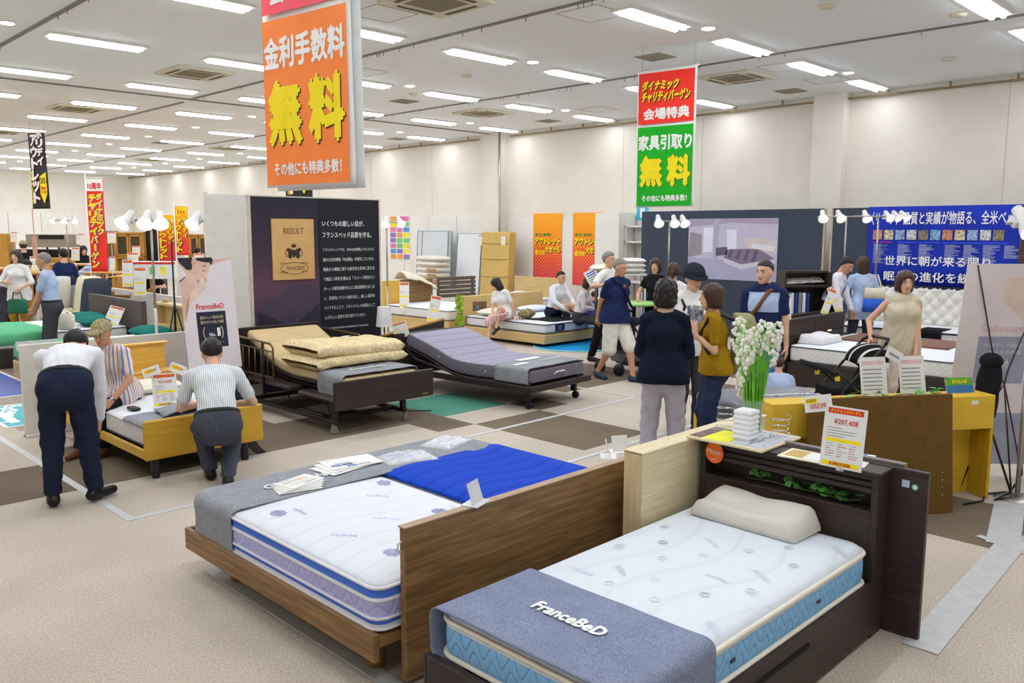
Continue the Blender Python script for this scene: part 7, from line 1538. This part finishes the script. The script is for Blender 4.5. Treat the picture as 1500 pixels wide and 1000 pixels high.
# --- around the honey yellow bed
p = at(110, 738)
person('man in white long sleeved shirt and navy trousers bending over beside the yellow bed', (p.x, p.y, 0), toward(-.42, 1), 1.72, lean=1.36, py=-.12, hands={-1: (-.12, .40, .55), 1: (.17, .42, .50)}, elbows={-1: (-.6, .1, .3), 1: (.8, -.2, .3)}, feet={-1: (-.14, 0, 0, .1), 1: (.14, .02, 0, -.75)}, head=(-.25, .1, 0), hair=('short', HAIRB), top=WSH, sleeve=.97, bottom=NAVT, shoes=LEATHER, belt=LEATHER, collar=WSH, res=.0125)
p = at(162, 575, .52)
def oldcap(i):
    on_head(i, lambda q: np.maximum(np.minimum(ell(q, (0, -.012, .045), (.093, .112, .096)), np.maximum(ell(q, (0, .09, .055), (.075, .085, .03)), -(q[..., 1] - .03))), .038 - .2 * q[..., 1] * 0 - q[..., 2]), 'cap', CAPK)
    m = MB(M('watch face', (220, 220, 220), .2)); w_ = i['Wr'][-1]; m.tube([tuple(w_ + .03 * V3(math.cos(a), math.sin(a) * .8, math.sin(a) * .5)) for a in np.linspace(0, 6.28, 12, False)], .006, BLACK, 5, True); m.ball(tuple(w_ + V3(-.012, .022, .02)), .014, None, 6); m.build('wristwatch', i['root'])
person('seated older man in knitted cap and plaid striped shirt on the yellow bed', (p.x + .08, p.y - .04, 0), toward(-.2, -1), 1.60, lean=.34, pz=.53, hands={-1: (-.20, .40, .56), 1: (.2, .3, .58)}, elbows={-1: (-.7, -.6, -.2), 1: (.8, -.5, -.2)}, feet={-1: (-.08, .40, 0, .1), 1: (.13, .46, 0, -.1)}, knees={-1: (-.15, 1, .6), 1: (.15, 1, .6)}, head=(.1, .1, 0), hair=('crop', HAIRG), top=PLAID, sleeve=.46, hem=.86, bottom=BLKT, shoes=BROWNL, skin=SKINT, extra=oldcap, res=.0125)
p = at(322, 708)
person('man in fine striped short sleeved shirt crouching at the yellow footboard', (p.x, p.y, 0), toward(-.42, 1), 1.68, lean=.80, pz=.52, py=-.10, hands={-1: (-.10, .42, .60), 1: (.16, .40, .58)}, elbows={-1: (-.7, -.5, -.5), 1: (.7, -.5, -.5)}, feet={-1: (-.06, .16, 0), 1: (.06, -.10, .0, -.1)}, knees={-1: (-.12, 1, .1), 1: (.15, 1, .0)}, head=(0, -.05, 0), hair=('short', HAIRB), top=STR, sleeve=.5, bottom=CHT, shoes=LEATHER, belt=LEATHER, collar=STR, res=.0125)
# --- middle aisle
p = at(900, 556)
wk = person('older man in navy polo and white shorts walking with a shoulder bag', (p.x, p.y, 0), toward(.65, -.78), 1.72, lean=.03, hands={1: (.12, -.22, .86), -1: (-.06, -.24, .88)}, elbows={1: (1, -.6, 0), -1: (-1, -.6, 0)}, feet={-1: (-.08, .26, 0, .1), 1: (.08, -.24, .015, -.1, .15)}, pz=.855, head=(.1, .22, 0), hair=('crop', HAIRG), top=NAVYP, sleeve=.42, hem=.84, bottom=WSHORT, leg='shorts', shoes=SNK, skin=SKINT, fat=1.14, res=.013, collar=NAVYP)
c = i2w(wk, wk['pel'] + V3(-.22, .15, .03)); m = wb(c); puff(m, (c.x, c.y, c.z - .12), .22, .30, .10, None or NAVT, wk['root'].rotation_euler[2], 10); m.v = [(x, y, z) for x, y, z in m.v]
k_ = wk; pts = [i2w(k_, k_['S'][1] + V3(-.03, .04, .075)), i2w(k_, k_['chest'] + V3(.04, .17, .07)), i2w(k_, k_['waist'] + V3(-.08, .18, .04)), c + Vector((0, 0, .06))]; m.tube(pts, .02, NAVT, 6); m.tube([i2w(k_, k_['S'][1] + V3(-.03, .04, .075)), i2w(k_, k_['chest'] + V3(.0, -.16, .04)), i2w(k_, k_['waist'] + V3(-.16, -.1, 0)), c + Vector((0, 0, .04))], .018, NAVT, 6); m.ball(tuple(pts[1] - Vector((0, 0, .0))), .03, BROWNL, 6)
solo(m, 'shoulder_bag', 'navy shoulder bag hanging across the walking man', 'bag')
p = at(893, 540)
person('person in white top and black trousers hidden behind the walking man', (p.x + .35, p.y + .35, 0), toward(.7, -.6), 1.72, feet={-1: (-.09, .2, 0), 1: (.09, -.22, .01)}, hands={1: (.3, .25, 1.25)}, hair=('short', HAIRG), top=TSH, sleeve=.45, bottom=BLKT, shoes=LEATHER, res=.018)
q = onD(962, 382, 13.2)
bdp = person('woman in black dress with wavy dark hair leaning on a green topped table', (q.x, q.y, 0), toward(-.35, -.9), 1.62, lean=.12, female=True, hands={1: (.22, .36, 1.02), -1: (-.16, .36, 1.0)}, hair=('wavy', HAIRBR), top=BLKT, sleeve=.3, bottom=BLKT, shoes=LEATHER, res=.018)
q2 = i2w(bdp, (0.25, .42, 0)); t = thing('round_table', 'small table with a pale green top in front of the woman in black', 'table', (q2.x, q2.y, 0)); MB(M('pale green top', (150, 196, 120), .5)).lathe([(.36, .93), (.37, .94), (.37, .965), (.36, .97)], None, 26).build('table_top', t); MB(BLACK).lathe([(.2, 0), (.2, .02), (.03, .05), (.03, .93)], None, 16).build('pedestal', t)
# stroller
def stroller(loc, face, label, seatm, canm, sc=1.0, handle=1.0):
    t = thing('stroller', label, 'stroller', loc, face - math.pi / 2); m = MB(BLACK)
    for s in (-.22, .22): m.tube([(s, .42, .1), (s * .95, .1, .48), (s * .95, -.30, .92 * handle)], .014, None, 7).tube([(s, -.36, .1), (s * .95, .05, .52), (s * .95, .22, .66)], .013, None, 7)
    m.tube([(-.21, -.30, .92 * handle), (-.16, -.36, .97 * handle), (.16, -.36, .97 * handle), (.21, -.30, .92 * handle)], .017, None, 7).tube([(-.21, .0, .34), (.21, .0, .34)], .01, None, 6); m.build('frame', t)
    m = MB(seatm); m.loft([[(x, y, z) for x, y in rrect(-.19 + i, .19 - i, -.18, .24, .05, 3)] for i, z in ((.03, .38), (0, .40), (0, .46), (.03, .48))], None, True); m.build('seat', t)
    m = MB(seatm); m.T = Matrix.Translation((0, -.17, .44)) @ Matrix.Rotation(math.radians(28), 4, 'X'); m.box(-.19, .19, -.03, .03, 0, .46, None, .025); m.build('backrest', t)
    m = MB(canm); m.grid(14, 10, lambda u, v: (.21 * math.cos(math.pi * u), -.36 + .30 * math.sin(math.pi * u) * math.sin(1.5 * v + .1) * 1.0 + .05 * v, .60 + .30 * math.sin(math.pi * u) ** .6 * math.cos(1.3 * v - .2)), None, .01); m.build('canopy', t)
    m = MB(M('foam grip', (34, 34, 38), .9)); m.tube([(-.2, .2, .62), (-.19, .38, .70), (-.1, .44, .72), (.1, .44, .72), (.19, .38, .70), (.2, .2, .62)], .026, None, 8); m.build('bumper_bar', t)
    for x, y in ((-.22, .42), (.22, .42), (-.22, -.36), (.22, -.36)):
        for d in (-.022, .022):
            m = MB(BLACK); m.T = Matrix.Translation((x + d, y, .085)) @ Matrix.Rotation(math.pi / 2, 4, 'Y'); m.lathe([(.02, -.014), (.08, -.012), (.084, 0), (.08, .012), (.02, .014)], None, 16); w_ = m.build('wheel', t)
    m = MB(M('grey basket mesh', (120, 122, 128), .7)); m.loft([[(x, y, z) for x, y in rrect(-.18 + i, .18 - i, -.28 + i, .2 - i, .05, 3)] for i, z in ((.04, .17), (0, .30))], None, True, False); m.build('basket', t)
    MB(M('yellow clip', (230, 200, 40), .4)).box(-.215, -.19, .18, .22, .56, .61).box(.19, .215, .18, .22, .56, .61).build('clip', t)
    return t
BW = stripes('black white canopy print', [(.45, (26, 26, 28)), (.2, (226, 226, 222)), (.35, (30, 30, 34))], 'x', .09)
stroller((8.5, 3.6, 0), toward(-1, -.15), 'black stroller with a black and white patterned canopy held by the beige blouse woman', fabric('black seat fabric', (32, 32, 36), .15), BW)
q = onD(922, 470, 12.2); stroller((q.x, q.y, 0), toward(.8, .5), 'black stroller standing beside the woman in the black dress', fabric('black seat fabric', (32, 32, 36), .15), fabric('black canopy cloth', (36, 34, 40), .15))
# --- group behind the walnut bed
p = at(968, 698)
person('woman in navy blouse and pale grey trousers seen from behind', (p.x, p.y, 0), toward(.25, 1), 1.645, female=True, hands={1: (.14, .24, 1.0), -1: (-.14, .24, .98)}, elbows={1: (.5, -1, -.3), -1: (-.5, -1, -.3)}, feet={-1: (-.13, 0, 0), 1: (.13, .03, 0)}, head=(-.2, .05, 0), hair=('wavy', HAIRB), top=NAVYC, sleeve=.97, hem=.84, bottom=LGT, shoes=LEATHER, res=.0125, fat=1.08)
p = at(1042, 672)
mu = person('woman in mustard tee and dark jeans carrying a backpack, facing left', (p.x, p.y, 0), toward(-1, .12), 1.575, female=True, lean=.04, hands={-1: (-.10, .20, 1.24, (.3, .2, 1)), 1: (.12, .2, 1.2)}, elbows={-1: (-.5, -.5, -1), 1: (.6, -.5, -1)}, feet={-1: (-.1, 0, 0), 1: (.1, .05, 0)}, hair=('bob', HAIRBR), top=MUS, sleeve=.45, hem=.86, bottom=DEN, shoes=LEATHER, res=.0125, fat=1.04)
KH = fabric('khaki backpack canvas', (140, 140, 100), .2, 90); c = i2w(mu, mu['chest'] + V3(0, -.27, -.10)); m = wb(c); rz_ = mu['root'].rotation_euler[2]
m.T = Matrix.Translation(-c) @ Matrix.Translation(c) @ Matrix.Rotation(rz_, 4, 'Z'); m.loft([[(x, y, z) for x, y in rrect(-.15 + i, .15 - i, -.10 + i * .6, .10, .05, 4)] for i, z in ((.05, -.26), (.01, -.22), (0, -.05), (.01, .16), (.05, .24), (.1, .26))], KH, True); m.box(-.11, .11, -.14, -.1, -.2, .0, KH, .03)
for s in (-1, 1): m.tube([(s * .09, .1, .2), (s * .1, .2, .25), (s * .1, .33, .22), (s * .11, .40, .06), (s * .13, .30, -.12), (s * .1, .12, -.2)], .018, BLACK, 6)
solo(m, 'backpack', 'khaki backpack with black straps worn by the woman in mustard tee', 'backpack')
q = at(1012, 636)
def hat(i):
    on_head(i, lambda q: np.minimum(np.maximum(ell(q, (0, -.01, .06), (.108, .125, .10)), .05 - q[..., 2]), np.maximum(np.abs(q[..., 2] - .052 + .55 * (np.hypot(q[..., 0], q[..., 1] + .01) - .1)) - .007, np.hypot(q[..., 0], (q[..., 1] + .01) * .9) - .138)), 'bucket_hat', fabric('black bucket hat', (40, 44, 54), .15, 200))
    m = MB(BLACK)
    for s in (-1, 1): m.tube([tuple(i['S'][s] + V3(-s * .05, .02, .06)), tuple(i['chest'] + V3(s * .11, .13, .05)), tuple(i['waist'] + V3(s * .14, .06, .05))], .016, None, 6)
    m.build('backpack_strap', i['root'])
person('man in black bucket hat and white tee facing the viewer', (q.x, q.y + .05, 0), toward(.15, -1), 1.70, hands={1: (.2, .2, .95), -1: (-.18, .22, 1.05)}, head=(.15, .25, 0), hair=('short', HAIRB), top=TSH, top2=(M('grey photo print', (120, 122, 130), .8, .5, 30), lambda C: (np.abs(C[:, 0]) < .085) & (C[:, 1] > .03) & (np.abs(C[:, 2] + .05) < .11)), loose=.012, sleeve=.5, hem=.82, bottom=DGT, shoes=LEATHER, extra=hat, res=.014, fat=1.05)
q = onD(986, 395, 11.6)
person('person with brown ponytail standing behind the man in the bucket hat', (q.x, q.y, 0), toward(.3, 1), 1.60, female=True, hair=('pony', HAIRBR), top=TSH, sleeve=.5, bottom=DGT, shoes=LEATHER, res=.019)
q = at(1106, 622)
ym_ = person('young man in navy and pale blue panelled polo with blue shorts', (q.x + .1, q.y, 0), toward(-.42, -.85), 1.74, hands={1: (.24, .04, .84), -1: (-.24, .05, .84)}, head=(-.35, .12, 0), hair=('crop', HAIRB), top=NAVYP, top2=(fabric('pale blue panel', (172, 190, 222), .05), lambda C: (np.abs(C[:, 0]) < .152) & (C[:, 2] > -.075) & (C[:, 2] < .125)), loose=.008, sleeve=.44, hem=.84, bottom=BLUEJ, leg='shorts', shoes=SNK, res=.0135, collar=NAVYP)
i = ym_; m = wb(i2w(i, i['waist'])); pts = [i2w(i, i['S'][-1] + V3(.06, -.02, .06)), i2w(i, i['shl'] + V3(-.06, .11, .02)), i2w(i, i['chest'] + V3(.05, .155, -.04)), i2w(i, i['waist'] + V3(.16, .10, .02)), i2w(i, i['waist'] + V3(.17, -.02, -.02))]; m.tube(pts, .022, BROWNL, 6); cc = pts[-1]; puff(m, (cc.x, cc.y, cc.z - .14), .26, .16, .09, BROWNL, i['root'].rotation_euler[2], 8); solo(m, 'sling_bag', 'tan leather sling bag across the young man in the panelled polo', 'bag')
q = at(1141, 600, .0); q = onD(1141, 569, 8.3)
person('child with brown hair crouching behind the flowers', (q.x, q.y, 0), toward(.2, .9), 1.10, lean=.4, pz=.45, py=-.05, hands={1: (.15, .3, .5), -1: (-.15, .3, .5)}, feet={-1: (-.08, .05, 0), 1: (.08, .05, 0)}, hair=('short', HAIRBR), top=LBL, sleeve=.5, bottom=BLUEJ, shoes=SNK, res=.017)
q = at(1311, 622)
person('woman in sleeveless beige blouse and cream trousers holding the stroller handle', (q.x, q.y, 0), toward(-.15, -1), 1.63, female=True, hands={1: (.34, .12, .98, (.5, .6, -.6)), -1: (-.10, .22, .78)}, elbows={1: (.6, -.8, -.2), -1: (-1, -.6, 0)}, head=(.05, .1, 0), hair=('bob', HAIRBR), top=BEIG, loose=.022, sleeve=.0, hem=.80, bottom=CREAMT, shoes=BROWNL, res=.0125)
# --- by the blue banner
q = onD(1218, 372, 12.95)
sm2 = person('man in white shirt with a lanyard leaning forward beside the catalogue rack', (q.x, q.y, 0), toward(.75, -.6), 1.70, lean=.30, hands={1: (.2, .25, .82), -1: (-.12, .3, .85)}, head=(0, .35, 0), hair=('crop', HAIRB), top=WSH, sleeve=.95, bottom=BLKT, shoes=LEATHER, res=.016, collar=WSH, skin=SKINT)
m = MB(M('blue lanyard', (80, 110, 180), .6)); i = sm2; m.tube([tuple(i['nb'] + V3(-.05, .0, 0)), tuple(i['chest'] + i['R2'] @ V3(-.05, .145, .06)), tuple(i['waist'] + i['R2'] @ V3(0, .15, .1)), tuple(i['chest'] + i['R2'] @ V3(.05, .145, .06)), tuple(i['nb'] + V3(.05, 0, 0))], .006, None, 5); m.build('lanyard', i['root'])
q = at(1266, 504); q = onD(1266, 380, 12.95)
wb2 = person('woman in light blue shirt and dark trousers with a white and blue tote bag', (q.x, q.y, 0), toward(.3, 1), 1.66, female=True, lean=.12, hands={1: (.2, .25, .95), -1: (-.2, .2, 1.0)}, feet={-1: (-.16, 0, 0), 1: (.14, .05, 0)}, hair=('long', HAIRBR), top=LBL, sleeve=.8, hem=.72, bottom=DGT, leg='slim', shoes=SNK, res=.016)
c = i2w(wb2, wb2['waist'] + V3(.16, -.14, .02)); m = wb(c); m.T = Matrix.Rotation(wb2['root'].rotation_euler[2], 4, 'Z')
for z0, z1, mm in ((-.22, -.02, M('bright blue canvas', (40, 96, 206), .8)), (-.02, .14, M('natural canvas', (226, 218, 200), .8))): m.loft([[(x, y, z) for x, y in rrect(-.17 + .03 * (z + .22) / .36, .17 - .03 * (z + .22) / .36, -.06, .06, .04, 3)] for z in (z0, (z0 + z1) / 2, z1)], mm, True)
m.tube([(-.1, 0, .13), (-.04, .06, .34), (.04, .06, .34), (.1, 0, .13)], .012, M('natural canvas', (226, 218, 200), .8), 6); solo(m, 'tote_bag', 'white and bright blue tote bag on the shoulder of the light blue shirt woman', 'bag')
# --- on the oak bed
person('girl in white tee and pink skirt sitting on the near side of the oak bed', (10.86, 11.0, 0), toward(-.55, -.85), 1.50, female=True, lean=.30, side=.12, pz=.585, hands={-1: (-.30, .05, .56), 1: (.10, .36, .62)}, elbows={1: (.6, -.6, -.5), -1: (-1, -.4, 0)}, feet={1: (.10, .52, 0), -1: (-.04, .42, .28, 0, .5)}, knees={1: (.1, 1, .4), -1: (0, 1, .6)}, head=(-1.0, .35, 0), hair=('long', HAIRB), top=TSH, sleeve=.42, hem=.86, bottom=PINKS, leg='skirt', leglen=.02, shoes=LEATHER, res=.015)
q = onD(812, 393, 16.0)
person('man in white shirt and dark tie sitting on the far side of the oak bed', (q.x, q.y, 0), toward(.7, -.7), 1.68, lean=.25, pz=.525, hands={1: (.15, .42, .60), -1: (-.14, .45, .60)}, elbows={1: (.8, -.4, -.3), -1: (-.8, -.4, -.3)}, feet={1: (.12, .5, .2), -1: (-.12, .5, .2)}, knees={1: (.1, 1, .5), -1: (-.1, 1, .5)}, hair=('crop', HAIRB), top=WSH, sleeve=.95, bottom=NAVT, shoes=LEATHER, res=.018, collar=WSH)
q = onD(850, 410, 15.3)
person('woman with short brown hair and pale blouse sitting on the oak bed', (q.x, q.y, 0), toward(.85, -.3), 1.56, female=True, lean=.22, pz=.54, hands={1: (.1, .36, .72), -1: (-.1, .38, .70)}, elbows={1: (.7, -.5, -.6), -1: (-.7, -.5, -.6)}, feet={1: (.1, .46, 0), -1: (-.1, .44, 0)}, knees={1: (.1, 1, .5), -1: (-.1, 1, .5)}, head=(-.2, .15, 0), hair=('bob', HAIRBR), top=fabric('pale pink blouse', (214, 204, 208), .05), sleeve=.9, bottom=DGT, shoes=LEATHER, res=.017)
q = onD(869, 418, 16.2)
person('child in navy patterned top beside the woman on the oak bed', (q.x, q.y, 0), toward(.3, .9), 1.15, pz=.52, lean=.1, hands={1: (.15, .25, .75), -1: (-.15, .25, .75)}, feet={1: (.1, .35, .1), -1: (-.1, .35, .1)}, knees={1: (.1, 1, .5), -1: (-.1, 1, .5)}, hair=('crop', HAIRBR), top=fabric('navy floral', (40, 48, 96), .6, 25), sleeve=.5, bottom=DGT, shoes=SNK, res=.018)
# --- left background
q = onD(75, 440, 12.6)
person('old man in light blue short sleeved shirt standing sideways by the green blanket bed', (q.x, q.y, 0), toward(-.9, -.25), 1.70, lean=.05, hands={1: (.04, .26, .80), -1: (-.06, .27, .80)}, elbows={1: (1, -.6, 0), -1: (-1, -.6, 0)}, head=(0, .12, 0), hair=('crop', HAIRG), top=LBL, sleeve=.48, bottom=DGT, shoes=LEATHER, res=.015, belt=LEATHER, collar=LBL, skin=SKINT)
q = onD(29, 440, 15.6)
gw = person('woman in white top and ochre trousers holding a dark green handbag', (q.x, q.y, 0), toward(.1, -1), 1.66, female=True, hands={-1: (-.12, .22, 1.0, (.1, .5, -.6)), 1: (.10, .24, 1.12)}, elbows={1: (.9, -.3, -.6), -1: (-.9, -.3, -.6)}, hair=('wavy', HAIRBR), top=TSH, sleeve=.6, hem=.76, bottom=OCH, shoes=LEATHER, res=.018)
c = i2w(gw, gw['Wr'][-1] + V3(.02, .08, -.30)); m = wb(c); m.T = Matrix.Rotation(gw['root'].rotation_euler[2], 4, 'Z'); m.loft([[(x, y, z) for x, y in rrect(-.17 + i, .17 - i, -.06 + i * .4, .06 - i * .4, .03, 3)] for i, z in ((0, -.14), (0, -.1), (.02, .1), (.04, .12))], M('dark green leather', (18, 96, 74), .4), True); m.tube([(-.09, 0, .11), (-.06, 0, .24), (.06, 0, .24), (.09, 0, .11)], .012, M('dark green leather', (18, 96, 74), .4), 6); solo(m, 'handbag', 'dark green handbag hanging from the hand of the ochre trousers woman', 'bag')
for px, D, label, kw in (
    (95, 16.2, 'woman in navy top and grey skirt standing behind the old man in light blue', dict(face=toward(-.7, .6), ht=1.68, female=True, hair=('short', HAIRB), top=NAVYP, sleeve=.5, bottom=GSK, leg='skirt', leglen=.12)),
    (120, 22.4, 'person with long black hair in black behind the red flag', dict(face=toward(.5, -.5), ht=1.66, female=True, lean=.35, hair=('long', HAIRB), top=BLKT, sleeve=.6, bottom=BLKT)),
    (118, 19.6, 'person in blue and white striped top leaning over behind the red flag', dict(face=toward(1, .1), ht=1.7, lean=.95, hair=('short', HAIRB), top=stripes('blue white stripes', [(.5, (214, 222, 232)), (.5, (130, 156, 196))], 'z', .09), sleeve=.5, bottom=DEN)),
    (158, 20.2, 'man in lavender blue shirt leaning on a table right of the red flag', dict(face=toward(-.3, -1), ht=1.72, lean=.45, hands={1: (.18, .45, .82), -1: (-.3, .4, .82)}, head=(0, .5, 0), hair=('crop', HAIRB), top=PBL, sleeve=.45, bottom=BLKT)),
    (221, 19.5, 'man in black tee seated at a table below the yellow flags', dict(face=toward(.1, -1), ht=1.68, pz=.5, lean=.2, hands={1: (.25, .4, .78), -1: (-.25, .4, .78)}, feet={1: (.1, .45, 0), -1: (-.1, .45, 0)}, knees={1: (.1, 1, .5), -1: (-.1, 1, .5)}, hair=('crop', HAIRB), top=BLKT, sleeve=.45, bottom=DGT)),
    (287, 21.5, 'person in pink blouse seen from behind near the far glazed cupboard', dict(face=toward(.1, 1), ht=1.62, female=True, lean=.2, hair=('short', HAIRB), top=PINKB, sleeve=.7, bottom=CREAMT)),
    (37, 21.0, 'person in a khaki cap and black jacket far behind the ochre trousers woman', dict(face=toward(-.4, .8), ht=1.76, hair=('short', HAIRBR), top=BLKT, sleeve=.9, bottom=BLKT, extra=lambda i: on_head(i, lambda q: np.maximum(ell(q, (0, -.012, .045), (.093, .112, .1)), .05 - q[..., 2]), 'cap', CAPK))),
    (-2, 16.6, 'person in white leaning over at the left edge of the hall', dict(face=toward(.8, .3), ht=1.66, lean=.9, hair=('short', HAIRB), top=TSH, sleeve=.5, bottom=DGT)),
    (157, 22.5, 'person in dark clothes far behind the table of the lavender shirt man', None)):
    if kw is None: continue
    q = onD(px, 400, D); f_ = kw.pop('face'); h_ = kw.pop('ht'); person(label, (q.x, q.y, 0), f_, h_, shoes=LEATHER, res=.022, **kw)
